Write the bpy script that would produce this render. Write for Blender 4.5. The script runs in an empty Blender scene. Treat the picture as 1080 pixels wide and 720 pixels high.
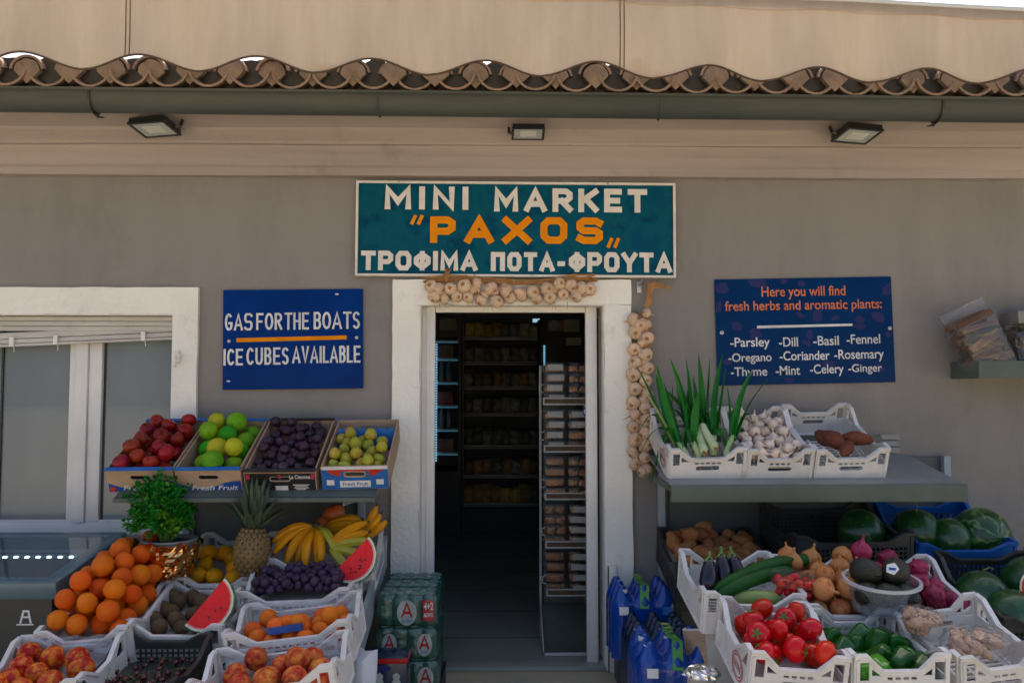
import bpy, bmesh, math, random
from mathutils import Vector, Matrix, Euler, noise
R = math.radians
random.seed(7)
rnd = random.random
def uni(a, b): return a + (b - a) * rnd()
scene = bpy.context.scene
COL = scene.collection

# ------------------------------------------------------------------ camera, sky, sun, exposure
FPX = 900.0
CAM = Vector((-0.080, -4.5, 1.45))
PITCH, YAW = math.atan(50 / FPX), R(1.02)
FWD = Vector((math.sin(YAW) * math.cos(PITCH), math.cos(YAW) * math.cos(PITCH), math.sin(PITCH)))
RIGHT = FWD.cross(Vector((0, 0, 1))).normalized()
UP = RIGHT.cross(FWD)
cd = bpy.data.cameras.new('camera')
cd.sensor_width = 36; cd.sensor_fit = 'HORIZONTAL'; cd.lens = FPX / 1080 * 36
cd.clip_start = 0.05; cd.clip_end = 500
co = bpy.data.objects.new('camera', cd); COL.objects.link(co)
co.location = CAM; co.rotation_euler = FWD.to_track_quat('-Z', 'Y').to_euler()
scene.camera = co

SUN_EL, SUN_AZ = R(52), R(12)          # the sun stands behind the building: the front is in open shade
w = bpy.data.worlds.new('World'); scene.world = w; w.use_nodes = True
nt = w.node_tree; bg = nt.nodes['Background']
sky = nt.nodes.new('ShaderNodeTexSky'); sky.sky_type = 'NISHITA'; sky.sun_disc = False
sky.sun_elevation = SUN_EL; sky.sun_rotation = SUN_AZ; sky.air_density = 0.8; sky.dust_density = 6.0; sky.ozone_density = 0.4
nt.links.new(sky.outputs[0], bg.inputs[0]); bg.inputs[1].default_value = 0.15
sd = bpy.data.lights.new('sun', 'SUN'); sd.energy = 3.4; sd.angle = R(0.5); sd.color = (1, .92, .74)
so = bpy.data.objects.new('sun', sd); COL.objects.link(so)
sdir = Vector((math.sin(SUN_AZ) * math.cos(SUN_EL), math.cos(SUN_AZ) * math.cos(SUN_EL), math.sin(SUN_EL)))
so.rotation_euler = sdir.to_track_quat('Z', 'Y').to_euler(); so.location = sdir * 30
vs = scene.view_settings
vs.view_transform = 'Standard'; vs.look = 'None'; vs.gamma = 1; vs.use_curve_mapping = False
vs.exposure = 1.02
scene.cycles.max_bounces = 8; scene.cycles.diffuse_bounces = 4; scene.cycles.transparent_max_bounces = 16
scene.cycles.use_denoising = True
scene.cycles.sample_clamp_indirect = 6

def at(px, py, Y):
    """point of the place seen at a pixel of the photograph, at distance plane y = Y"""
    d = FWD * FPX + RIGHT * (px - 540) + UP * (360 - py)
    return CAM + d * ((Y - CAM.y) / d.y)

# ------------------------------------------------------------------ materials
MATS = {}
def nn(nt, t, x=0, **kw):
    n = nt.nodes.new(t)
    for k, v in kw.items(): setattr(n, k, v)
    return n
PRODUCE = set('orange_skin apple_skin pomelo_skin pomelo_yellow pear_skin lemon_skin nectarine_skin peach_skin apricot_skin banana_skin melon_flesh tomato_skin pepper_skin pepper_light onion_skin red_onion_skin cucumber_skin leek_green basil_leaf basil_pale potato_skin yam_skin beer_red print_red'.split())
def mat(name, c, c2=None, rough=.5, ns=6, lo=.35, hi=.65, bump=0, bs=60, val=0, hue=0, metal=0, coat=0, sss=0,
        spec=.5, c3=None, stretch=None, dirt=None, rv=.12, transm=0):
    m = bpy.data.materials.new(name); m.use_nodes = True; MATS[name] = m
    nt = m.node_tree; L = nt.links; b = nt.nodes['Principled BSDF']
    if name in PRODUCE:
        sat = lambda q: tuple(v * (v / max(q)) ** .30 for v in q)
        c = sat(c); c2 = sat(c2) if c2 else None; c3 = sat(c3) if c3 else None; spec = min(spec, .22); coat = coat * .6
    c = (*c, 1); c2 = (*c2, 1) if c2 else (c[0] * .72, c[1] * .72, c[2] * .72, 1)
    tc = nn(nt, 'ShaderNodeTexCoord'); mp = nn(nt, 'ShaderNodeMapping')
    oi = nn(nt, 'ShaderNodeObjectInfo')
    L.new(tc.outputs['Object'], mp.inputs[0])
    sc = nn(nt, 'ShaderNodeVectorMath', operation='SCALE'); sc.inputs[0].default_value = (7.1, 3.3, 9.7)
    L.new(oi.outputs['Random'], sc.inputs['Scale']); L.new(sc.outputs[0], mp.inputs['Location'])
    if stretch: mp.inputs['Scale'].default_value = stretch
    no = nn(nt, 'ShaderNodeTexNoise'); no.inputs['Scale'].default_value = ns; no.inputs['Detail'].default_value = 5
    no.inputs['Roughness'].default_value = .6
    L.new(mp.outputs[0], no.inputs['Vector'])
    rp = nn(nt, 'ShaderNodeValToRGB'); rp.color_ramp.elements[0].position = lo; rp.color_ramp.elements[1].position = hi
    rp.color_ramp.elements[0].color = c; rp.color_ramp.elements[1].color = c2
    if c3:
        e = rp.color_ramp.elements.new((lo + hi) / 2); e.color = (*c3, 1)
    L.new(no.outputs['Fac'], rp.inputs[0]); out = rp.outputs[0]
    if dirt:                                                   # (colour, scale, threshold, amount): stains with a shape of their own
        n2 = nn(nt, 'ShaderNodeTexNoise'); n2.inputs['Scale'].default_value = dirt[1]; n2.inputs['Detail'].default_value = 8
        n2.inputs['Roughness'].default_value = .7
        L.new(tc.outputs['Object'], n2.inputs['Vector'])
        r2 = nn(nt, 'ShaderNodeMapRange'); r2.inputs[1].default_value = dirt[2]; r2.inputs[2].default_value = dirt[2] + .22
        r2.inputs[4].default_value = dirt[3]
        L.new(n2.outputs['Fac'], r2.inputs[0])
        mx = nn(nt, 'ShaderNodeMix', data_type='RGBA'); mx.inputs[7].default_value = (*dirt[0], 1)
        L.new(r2.outputs[0], mx.inputs[0]); L.new(out, mx.inputs[6]); out = mx.outputs[2]
    if val or hue:
        hs = nn(nt, 'ShaderNodeHueSaturation')
        v = nn(nt, 'ShaderNodeMapRange'); v.inputs[3].default_value = 1 - val; v.inputs[4].default_value = 1 + val
        h = nn(nt, 'ShaderNodeMapRange'); h.inputs[3].default_value = .5 - hue; h.inputs[4].default_value = .5 + hue
        fr = nn(nt, 'ShaderNodeMath', operation='MULTIPLY'); fr.inputs[1].default_value = 7.31
        f2 = nn(nt, 'ShaderNodeMath', operation='FRACT')
        L.new(oi.outputs['Random'], v.inputs[0]); L.new(oi.outputs['Random'], fr.inputs[0]); L.new(fr.outputs[0], f2.inputs[0])
        L.new(f2.outputs[0], h.inputs[0]); L.new(v.outputs[0], hs.inputs['Value']); L.new(h.outputs[0], hs.inputs['Hue'])
        L.new(out, hs.inputs['Color']); out = hs.outputs[0]
    L.new(out, b.inputs['Base Color'])
    rr = nn(nt, 'ShaderNodeMapRange'); rr.inputs[3].default_value = max(.02, rough - rv); rr.inputs[4].default_value = min(1, rough + rv)
    L.new(no.outputs['Fac'], rr.inputs[0]); L.new(rr.outputs[0], b.inputs['Roughness'])
    b.inputs['Metallic'].default_value = metal; b.inputs['Coat Weight'].default_value = coat
    b.inputs['Specular IOR Level'].default_value = spec
    b.inputs['Transmission Weight'].default_value = transm
    if sss:
        b.inputs['Subsurface Weight'].default_value = sss; b.inputs['Subsurface Radius'].default_value = (.02, .01, .005)
        b.inputs['Subsurface Scale'].default_value = .5
    if bump:
        nb = nn(nt, 'ShaderNodeTexNoise'); nb.inputs['Scale'].default_value = bs; nb.inputs['Detail'].default_value = 4
        L.new(mp.outputs[0], nb.inputs['Vector'])
        bu = nn(nt, 'ShaderNodeBump'); bu.inputs['Strength'].default_value = bump; bu.inputs['Distance'].default_value = .01
        L.new(nb.outputs['Fac'], bu.inputs['Height']); L.new(bu.outputs[0], b.inputs['Normal'])
    return m
def film(name, tint=(.9, .93, .95), opaque=.12, rough=.12, white=(.8, .82, .85), bump=.6, bs=30, gl=.25):
    """thin clear plastic: mostly see-through, a little milky, with wrinkled reflections"""
    m = bpy.data.materials.new(name); m.use_nodes = True; MATS[name] = m
    nt = m.node_tree; L = nt.links; nt.nodes.remove(nt.nodes['Principled BSDF']); o = nt.nodes['Material Output']
    tr = nn(nt, 'ShaderNodeBsdfTransparent'); tr.inputs[0].default_value = (*tint, 1)
    df = nn(nt, 'ShaderNodeBsdfDiffuse'); df.inputs[0].default_value = (*white, 1)
    g = nn(nt, 'ShaderNodeBsdfGlossy'); g.inputs['Roughness'].default_value = rough; g.inputs[0].default_value = (.9, .9, .9, 1)
    tc = nn(nt, 'ShaderNodeTexCoord'); nb = nn(nt, 'ShaderNodeTexNoise'); nb.inputs['Scale'].default_value = bs
    L.new(tc.outputs['Object'], nb.inputs['Vector'])
    bu = nn(nt, 'ShaderNodeBump'); bu.inputs['Strength'].default_value = bump; bu.inputs['Distance'].default_value = .02
    L.new(nb.outputs['Fac'], bu.inputs['Height']); L.new(bu.outputs[0], g.inputs['Normal'])
    a = nn(nt, 'ShaderNodeMixShader'); a.inputs[0].default_value = opaque
    L.new(tr.outputs[0], a.inputs[1]); L.new(df.outputs[0], a.inputs[2])
    fr = nn(nt, 'ShaderNodeFresnel'); fr.inputs[0].default_value = 1.45; L.new(bu.outputs[0], fr.inputs['Normal'])
    ad = nn(nt, 'ShaderNodeMath', operation='MULTIPLY_ADD'); ad.inputs[1].default_value = .9; ad.inputs[2].default_value = gl * .12
    L.new(fr.outputs[0], ad.inputs[0])
    ge = nn(nt, 'ShaderNodeNewGeometry'); fo = nn(nt, 'ShaderNodeMath', operation='SUBTRACT'); fo.inputs[0].default_value = 1; L.new(ge.outputs['Backfacing'], fo.inputs[1])
    mu = nn(nt, 'ShaderNodeMath', operation='MULTIPLY'); L.new(ad.outputs[0], mu.inputs[0]); L.new(fo.outputs[0], mu.inputs[1]); ad = mu      # only the outer side mirrors
    b = nn(nt, 'ShaderNodeMixShader'); L.new(ad.outputs[0], b.inputs[0]); L.new(a.outputs[0], b.inputs[1]); L.new(g.outputs[0], b.inputs[2])
    L.new(b.outputs[0], o.inputs[0])
    return m
def glow(name, c, s):
    m = bpy.data.materials.new(name); m.use_nodes = True; MATS[name] = m
    b = m.node_tree.nodes['Principled BSDF']; b.inputs['Base Color'].default_value = (*c, 1)
    b.inputs['Emission Color'].default_value = (*c, 1); b.inputs['Emission Strength'].default_value = s
    return m

mat('stucco', (.258, .238, .222), (.228, .212, .20), rough=.9, ns=2.2, bump=.4, bs=110, stretch=(2.2, 1, .55), dirt=((.175, .158, .14), 2.0, .54, .55))
mat('white_plaster', (.87, .84, .78), (.81, .78, .72), rough=.85, ns=3, bump=.55, bs=45, dirt=((.40, .36, .31), 5, .60, .6))
mat('cornice_paint', (.385, .325, .305), (.32, .27, .25), rough=.8, ns=2.2, bump=.12, bs=50, stretch=(.25, 1, 4), dirt=((.2, .165, .145), 4, .57, .6))
mat('gutter_paint', (.078, .088, .084), (.056, .066, .063), rough=.55, ns=3, stretch=(.3, 1, 3), bump=.05, spec=.12)
mat('terracotta', (.25, .16, .115), (.16, .105, .078), rough=.85, ns=7, bump=.4, bs=60, c3=(.23, .165, .13), dirt=((.10, .11, .09), 9, .52, .6))
mat('mortar', (.235, .175, .135), (.16, .12, .095), rough=.95, ns=14, bump=.6, bs=60)
mat('pavement', (.52, .45, .31), (.44, .385, .27), rough=.85, ns=2, bump=.2, bs=30, dirt=((.25, .22, .2), 1.2, .55, .5))
mat('dark_tile', (.32, .35, .31), (.27, .29, .26), rough=.38, ns=3, bump=.03, dirt=((.15, .15, .145), 2.5, .58, .4))
mat('interior_paint', (.78, .77, .74), rough=.9, ns=2)
mat('pvc', (.78, .75, .72), (.70, .67, .64), rough=.38, ns=4, dirt=((.42, .38, .33), 6, .62, .5))
mat('blind_slat', (.56, .53, .49), (.48, .45, .41), rough=.5, ns=5, stretch=(.4, 1, 3), dirt=((.3, .27, .23), 7, .55, .5))
mat('rack_metal', (.105, .13, .11), (.085, .105, .09), rough=.45, ns=4, bump=.03, dirt=((.2, .2, .19), 6, .57, .5), spec=.25)
mat('rack_top', (.29, .30, .29), (.23, .24, .23), rough=.4, ns=5, spec=.3, dirt=((.12, .12, .11), 7, .57, .5))
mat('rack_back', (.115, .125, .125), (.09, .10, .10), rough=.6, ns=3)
mat('brace_metal', (.33, .38, .40), (.26, .31, .33), rough=.45, ns=4, dirt=((.06, .30, .38), 3.0, .55, .6))
mat('white_crate', (.76, .73, .70), (.68, .65, .62), rough=.42, ns=9, bump=.05, bs=80, val=.05, dirt=((.40, .35, .29), 9, .53, .7))
mat('black_crate', (.026, .028, .028), (.038, .04, .04), rough=.45, ns=9)
mat('blue_crate', (.008, .12, .44), (.006, .09, .34), rough=.4, ns=9, dirt=((.05, .1, .2), 11, .6, .5))
mat('red_print', (.55, .07, .06), (.4, .05, .05), rough=.6, ns=20)
mat('cardboard', (.50, .34, .22), (.42, .28, .18), rough=.85, ns=12, stretch=(1, 1, 5), bump=.08)
mat('cardboard_grey', (.42, .39, .36), (.36, .33, .30), rough=.85, ns=10)
mat('print_blue', (.006, .075, .36), (.005, .06, .30), rough=.5)
mat('edge_blue', (.006, .15, .50), (.005, .12, .42), rough=.5)
mat('print_black', (.022, .022, .024), rough=.45)
mat('print_red', (.62, .08, .03), rough=.5)
mat('print_white', (.76, .75, .73), (.68, .67, .65), rough=.55)
mat('print_cyan', (.02, .16, .52), rough=.5)
mat('print_magenta', (.6, .04, .12), rough=.5)
mat('print_green', (.1, .4, .08), rough=.5)
mat('sign_teal', (.0008, .062, .125), (.0006, .046, .10), rough=.42, ns=7, c3=(.002, .085, .13), bump=.04, bs=20, dirt=((.02, .14, .18), 11, .58, .5), spec=.06)
mat('sign_white', (.74, .70, .64), (.65, .61, .55), rough=.5, ns=12, dirt=((.4, .36, .3), 25, .6, .6), spec=.06)
mat('sign_orange', (.80, .27, .004), (.70, .22, .003), rough=.45, ns=9, spec=.06)
mat('sign_blue', (.0008, .032, .19), (.0006, .026, .155), rough=.4, ns=4, dirt=((.004, .05, .23), 9, .57, .5), spec=.06)
mat('sign_navy', (.0015, .032, .125), (.001, .026, .105), rough=.35, ns=5, spec=.06)
mat('sign_purple', (.035, .035, .13), (.025, .032, .125), rough=.35, ns=30, spec=.06)
mat('sign_coral', (.72, .22, .10), rough=.4, spec=.06)
mat('sign_letter', (.74, .74, .74), rough=.4, spec=.06)
mat('screw', (.5, .48, .45), rough=.35, metal=.8)
mat('freezer_rim', (.10, .17, .20), (.08, .14, .17), rough=.3, ns=5, coat=.2)
mat('freezer_black', (.022, .026, .028), (.03, .034, .036), rough=.4, ns=5)
mat('freezer_inside', (.45, .52, .55), rough=.4)
mat('black_plastic', (.02, .02, .02), rough=.4)
mat('lamp_glass', (.42, .46, .47), (.34, .38, .39), rough=.25, ns=9)
mat('tray_wire', (.36, .36, .35), (.30, .30, .29), rough=.4, ns=5)
mat('white_enamel', (.62, .62, .60), (.54, .54, .52), rough=.35, ns=5, dirt=((.35, .33, .3), 8, .6, .5))
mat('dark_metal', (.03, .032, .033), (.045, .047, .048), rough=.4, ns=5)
mat('shelf_edge', (.62, .60, .55), (.5, .48, .44), rough=.35, ns=8)
# produce
mat('orange_skin', (.80, .235, .012), (.72, .17, .008), rough=.42, dirt=((.60, .22, .02), 1.6, .58, .6), ns=0.7, bump=0.5, bs=26, val=.10, hue=.010, sss=.05, spec=.3)
mat('apple_skin', (.22, .012, .014), (.34, .035, .02), rough=.28, ns=0.7, lo=.4, hi=.75, val=.3, hue=.012, stretch=(1, 1, .35), dirt=((.42, .22, .06), 1.54, .64, .5), coat=.15, spec=.3)
mat('pomelo_skin', (.10, .30, .015), (.22, .40, .02), rough=.38, ns=0.7, bump=0.35, bs=24, val=.18, hue=.045, spec=.3)
mat('pomelo_yellow', (.52, .44, .03), (.38, .42, .03), rough=.38, ns=0.56, bump=0.35, bs=24, val=.1, hue=.02, spec=.3)
mat('plum_skin', (.022, .008, .018), (.05, .022, .045), rough=.34, ns=1.26, val=.35, dirt=((.10, .07, .11), 1.4, .55, .5), spec=.3)
mat('pear_skin', (.34, .33, .05), (.46, .30, .07), rough=.45, ns=0.98, val=.15, hue=.03, c3=(.36, .36, .06), dirt=((.40, .13, .04), 1.26, .56, .6), spec=.3)
mat('lemon_skin', (.88, .50, .015), (.80, .40, .01), rough=.4, ns=0.84, bump=0.4, bs=22, val=.08, spec=.3)
mat('kiwi_skin', (.13, .085, .04), (.085, .052, .025), rough=.85, ns=3.5, bump=.3, bs=9.9, val=.15, spec=.3)
mat('cherry_skin', (.07, .004, .008), (.12, .008, .01), rough=.18, ns=2.8, val=.3, coat=.3)
mat('nectarine_skin', (.34, .022, .018), (.68, .26, .04), rough=.33, ns=1.96, lo=.34, hi=.60, val=.15, hue=.008, c3=(.50, .05, .025), spec=.3)
mat('peach_skin', (.36, .04, .03), (.66, .27, .07), rough=.75, ns=1.82, lo=.34, hi=.60, val=.15, hue=.008, bump=.1, bs=9, c3=(.5, .10, .045), spec=.3)
mat('apricot_skin', (.78, .27, .035), (.74, .19, .03), rough=.6, ns=1.96, val=.1, hue=.01, dirt=((.6, .08, .03), 2.52, .57, .6), spec=.3)
mat('grape_skin', (.022, .010, .032), (.05, .024, .06), rough=.36, ns=4.2, val=.4, hue=.02, dirt=((.13, .10, .15), 8.4, .52, .35), spec=.3)
mat('banana_skin', (.82, .42, .022), (.70, .33, .018), rough=.42, ns=18, val=.06, dirt=((.22, .11, .03), 45, .64, .8), spec=.3)
mat('banana_green', (.42, .40, .03), (.5, .42, .04), rough=.45, ns=14)
mat('stem_brown', (.10, .06, .03), (.06, .035, .018), rough=.8, ns=40)
mat('stem_green', (.12, .22, .03), (.08, .16, .03), rough=.6, ns=30)
mat('melon_flesh', (.82, .030, .040), (.70, .018, .025), rough=.28, ns=22, lo=.3, hi=.7, bump=.25, bs=160, c3=(.78, .045, .055), sss=.1, spec=.3)
mat('melon_pith', (.76, .74, .56), (.66, .72, .44), rough=.4, ns=20)
mat('melon_seed', (.03, .015, .01), rough=.4)
mat('tomato_skin', (.62, .016, .010), (.56, .03, .012), rough=.22, ns=0.7, val=.12, hue=.006, coat=.35)
mat('pepper_skin', (.012, .075, .012), (.02, .11, .014), rough=.2, ns=0.84, val=.35, hue=.02, coat=.4)
mat('pepper_light', (.10, .30, .02), (.07, .25, .02), rough=.2, ns=0.84, coat=.4)
mat('onion_skin', (.56, .24, .085), (.42, .15, .05), rough=.38, ns=1.26, stretch=(2, 2, .3), val=.18, hue=.01, c3=(.54, .30, .13), spec=.3)
mat('red_onion_skin', (.24, .018, .065), (.14, .01, .045), rough=.32, ns=1.26, stretch=(2, 2, .3), val=.25, c3=(.34, .06, .12), spec=.3)
mat('eggplant_skin', (.006, .004, .014), (.010, .006, .022), rough=.2, ns=0.7, coat=.1)
mat('cucumber_skin', (.010, .060, .012), (.018, .085, .015), rough=.4, ns=8, stretch=(.3, 3, 3), bump=.3, bs=60)
mat('marrow_skin', (.30, .36, .10), (.22, .30, .07), rough=.4, ns=14)
mat('potato_skin', (.42, .22, .10), (.33, .16, .07), rough=.75, ns=1.4, val=.15, hue=.012, bump=.2, bs=2.7, dirt=((.2, .1, .05), 3.36, .6, .6), spec=.3)
mat('yam_skin', (.20, .085, .055), (.14, .055, .035), rough=.7, ns=1.4, val=.1, bump=.3, bs=2.25)
mat('garlic_skin', (.70, .53, .37), (.52, .34, .21), rough=.6, ns=1.68, stretch=(2.5, 2.5, .25), val=.10, hue=.008, c3=(.62, .43, .30), bump=.1, bs=1.2, spec=.3)
mat('straw', (.42, .22, .08), (.30, .14, .05), rough=.85, ns=30, stretch=(1, 1, .3), val=.1)
mat('leek_white', (.62, .68, .44), (.30, .48, .14), rough=.4, ns=4)
mat('garlic_pale', (.86, .72, .55), (.70, .52, .37), rough=.6, ns=1.2, stretch=(2.5, 2.5, .25), val=.10, hue=.008, c3=(.80, .66, .56), bump=.1, bs=1.2, spec=.3)
mat('leek_green', (.022, .17, .024), (.012, .10, .016), rough=.38, ns=7, stretch=(2, 2, .4), val=.2)
mat('leek_yellow', (.52, .44, .16), (.4, .36, .1), rough=.6, ns=9)
mat('basil_leaf', (.012, .14, .018), (.02, .20, .022), rough=.4, ns=20, lo=.3, hi=.7)
mat('basil_pale', (.13, .30, .02), (.20, .32, .03), rough=.45, ns=20)
mat('soil', (.03, .022, .016), rough=.95, ns=30, bump=.6, bs=60)
mat('foil_copper', (.95, .58, .24), (.80, .40, .12), rough=.16, ns=6, metal=1, rv=.06)
mat('foil_silver', (.75, .77, .80), rough=.2, metal=1, ns=6, rv=.06)
mat('pineapple_skin', (.07, .055, .025), (.05, .04, .02), rough=.6, ns=16, bump=.4, bs=60)
mat('pineapple_eye', (.26, .15, .045), (.13, .09, .035), rough=.55, ns=45)
mat('pineapple_leaf', (.055, .10, .055), (.09, .13, .08), rough=.5, ns=10, stretch=(1, 1, .3))
mat('mango_skin', (.55, .07, .02), (.62, .20, .03), rough=.35, ns=1.26)
mat('avocado_skin', (.009, .010, .006), (.018, .018, .010), rough=.5, ns=2.8, bump=.6, bs=4.05)
mat('ginger_skin', (.58, .36, .22), (.36, .20, .12), rough=.75, ns=2.52, bump=.2)
mat('firewood', (.19, .085, .042), (.06, .03, .02), rough=.9, ns=8, stretch=(.5, 4, 4), bump=.4, bs=40)
mat('charcoal', (.05, .035, .028), (.025, .02, .018), rough=.95, ns=25, bump=.8, bs=50)
mat('pack_grey', (.24, .24, .23), (.19, .19, .18), rough=.55, ns=8)
# watermelon rind: bands along the meridians
def rind(name, sc):
    m = mat(name, (.012, .07, .014), (.018, .10, .018), rough=.3, ns=6, coat=.2)
    nt = m.node_tree; L = nt.links; b = nt.nodes['Principled BSDF']
    tc = nn(nt, 'ShaderNodeTexCoord'); sp = nn(nt, 'ShaderNodeSeparateXYZ'); L.new(tc.outputs['Object'], sp.inputs[0])
    a = nn(nt, 'ShaderNodeMath', operation='ARCTAN2'); L.new(sp.outputs[1], a.inputs[0]); L.new(sp.outputs[0], a.inputs[1])
    no = nn(nt, 'ShaderNodeTexNoise'); no.inputs['Scale'].default_value = sc; L.new(tc.outputs['Object'], no.inputs['Vector'])
    ma = nn(nt, 'ShaderNodeMath', operation='MULTIPLY_ADD'); ma.inputs[1].default_value = 1.6; L.new(no.outputs['Fac'], ma.inputs[0]); L.new(a.outputs[0], ma.inputs[2])
    mu = nn(nt, 'ShaderNodeMath', operation='MULTIPLY'); mu.inputs[1].default_value = 9; L.new(ma.outputs[0], mu.inputs[0])
    si = nn(nt, 'ShaderNodeMath', operation='SINE'); L.new(mu.outputs[0], si.inputs[0])
    rp = nn(nt, 'ShaderNodeValToRGB'); e = rp.color_ramp.elements
    e[0].position = .5; e[0].color = (.010, .055, .012, 1); e[1].position = .95; e[1].color = (.10, .22, .05, 1)
    L.new(si.outputs[0], rp.inputs[0])
    for l in list(b.inputs['Base Color'].links): L.remove(l)
    L.new(rp.outputs[0], b.inputs['Base Color'])
rind('melon_rind', 2.6); rind('wedge_rind', 22)
mat('melon_dark', (.008, .050, .011), (.014, .075, .015), rough=.3, ns=2.52, dirt=((.17, .30, .07), 3.24, .55, .75), coat=.2)
# packs and interior goods
mat('water_blue', (.003, .062, .38), (.002, .042, .26), rough=.16, ns=9, coat=.3, bump=.4, bs=30, dirt=((.01, .10, .5), 12, .57, .5))
mat('water_dark', (.008, .022, .06), rough=.2, ns=9)
mat('beer_green', (.006, .085, .055), (.005, .06, .04), rough=.2, ns=9, coat=.3, bump=.5, bs=25, dirt=((.03, .16, .11), 16, .55, .6))
mat('beer_top', (.10, .20, .17), (.14, .22, .20), rough=.25, ns=16, bump=.4, bs=30)
mat('beer_oval', (.42, .46, .44), (.30, .36, .33), rough=.3, ns=16)
mat('beer_red', (.50, .025, .03), rough=.3)
mat('beer_letter_blue', (.03, .12, .4), rough=.3)
mat('cake_brown', (.26, .105, .045), (.15, .06, .028), rough=.85, ns=60, bump=.5, bs=90, val=.2)
mat('bag_gold', (.85, .58, .16), (.5, .32, .09), rough=.3, ns=25, val=.5, bump=.4, bs=40)
mat('bag_brown', (.70, .40, .20), (.4, .22, .12), rough=.25, ns=22, val=.5, bump=.4, bs=40)
mat('bag_dark', (.5, .48, .36), (.22, .22, .16), rough=.22, ns=22, val=.5, bump=.4, bs=40)
mat('bottle_mix', (.20, .22, .24), (.10, .12, .14), rough=.25, ns=4, val=.6, hue=.06)
mat('carton_mix', (.34, .12, .08), (.25, .1, .07), rough=.4, ns=4, val=.4, hue=.08)
mat('paper_note', (.45, .45, .33), rough=.8)
mat('white_paper', (.74, .77, .82), (.66, .70, .76), rough=.6, ns=6, bump=.3, bs=14)
film('clear_film'); film('clamshell', tint=(.95, .95, .95), opaque=.004, bump=.3, gl=.0); film('bag_film', tint=(.95, .95, .95), opaque=.035, bump=1.0, bs=22, gl=.25)
mat('grey_label', (.30, .30, .29), (.24, .24, .23), rough=.5, ns=40)
film('wrap_film', tint=(.94, .97, .96), opaque=.012, bump=1.0, bs=26, gl=.15, rough=.08)
mat('melon_pink', (.84, .22, .20), (.80, .30, .24), rough=.3, ns=30)
film('tub_rim', opaque=.5, bump=.05); film('tub_plastic', tint=(.86, .9, .95), opaque=.12, bump=.05, rough=.15)
film('net_film', tint=(.97, .97, .97), opaque=.04, white=(.5, .42, .38), bump=.8, bs=40, gl=.3)
film('glass_lid', tint=(.80, .90, .93), opaque=.06, rough=.03, bump=0, gl=.9)
glow('led', (.75, .92, 1.0), 3.5); glow('led_blue', (.35, .75, 1.0), .28); glow('screen', (.45, .72, .85), .35); glow('led_dim', (.10, .45, .70), .09)
def mk_awning():
    m = bpy.data.materials.new('awning_fabric'); m.use_nodes = True; MATS['awning_fabric'] = m
    nt = m.node_tree; L = nt.links; b = nt.nodes['Principled BSDF']; o = nt.nodes['Material Output']
    tc = nn(nt, 'ShaderNodeTexCoord'); mp = nn(nt, 'ShaderNodeMapping'); mp.inputs['Scale'].default_value = (5, 1, .8)
    L.new(tc.outputs['Object'], mp.inputs[0])
    no = nn(nt, 'ShaderNodeTexNoise'); no.inputs['Scale'].default_value = 2.4; no.inputs['Detail'].default_value = 8; no.inputs['Roughness'].default_value = .7
    L.new(mp.outputs[0], no.inputs[0])
    rp = nn(nt, 'ShaderNodeValToRGB'); e = rp.color_ramp.elements
    e[0].position = .3; e[0].color = (.325, .26, .20, 1); e[1].position = .75; e[1].color = (.39, .32, .255, 1)
    L.new(no.outputs['Fac'], rp.inputs[0])
    # brown damp stains gather along the lower hem
    sp = nn(nt, 'ShaderNodeSeparateXYZ'); L.new(tc.outputs['Object'], sp.inputs[0])
    n2 = nn(nt, 'ShaderNodeTexNoise'); n2.inputs['Scale'].default_value = 3.0; n2.inputs['Detail'].default_value = 7
    L.new(tc.outputs['Object'], n2.inputs[0])
    s = nn(nt, 'ShaderNodeMath', operation='MULTIPLY_ADD'); s.inputs[1].default_value = -3.4; s.inputs[2].default_value = 0.02
    L.new(sp.outputs[2], s.inputs[0])
    ad = nn(nt, 'ShaderNodeMath', operation='ADD'); L.new(s.outputs[0], ad.inputs[0]); L.new(n2.outputs['Fac'], ad.inputs[1])
    mr = nn(nt, 'ShaderNodeMapRange'); mr.inputs[1].default_value = .42; mr.inputs[2].default_value = .85; mr.inputs[4].default_value = .85
    L.new(ad.outputs[0], mr.inputs[0])
    mx = nn(nt, 'ShaderNodeMix', data_type='RGBA'); mx.inputs[7].default_value = (.17, .09, .05, 1)
    L.new(mr.outputs[0], mx.inputs[0]); L.new(rp.outputs[0], mx.inputs[6])
    wv = nn(nt, 'ShaderNodeTexNoise'); wv.inputs['Scale'].default_value = 260; L.new(tc.outputs['Object'], wv.inputs[0])
    bu = nn(nt, 'ShaderNodeBump'); bu.inputs['Strength'].default_value = .2; bu.inputs['Distance'].default_value = .004
    L.new(wv.outputs['Fac'], bu.inputs['Height'])
    d = nn(nt, 'ShaderNodeBsdfDiffuse'); t = nn(nt, 'ShaderNodeBsdfTranslucent'); k = nn(nt, 'ShaderNodeMixShader'); k.inputs[0].default_value = .22
    for q in (d, t): L.new(mx.outputs[2], q.inputs[0]); L.new(bu.outputs[0], q.inputs['Normal'])
    L.new(d.outputs[0], k.inputs[1]); L.new(t.outputs[0], k.inputs[2]); L.new(k.outputs[0], o.inputs[0]); nt.nodes.remove(b)
mk_awning()
def mk_window():
    m = mat('window_glass', (.20, .235, .25), (.155, .185, .205), rough=.22, ns=1.2, dirt=((.05, .05, .05), 26, .73, .85), stretch=(1, 1, .4), rv=.08, bump=.015, bs=3)
    m.node_tree.nodes['Principled BSDF'].inputs['Coat Weight'].default_value = .35
mk_window()

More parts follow.
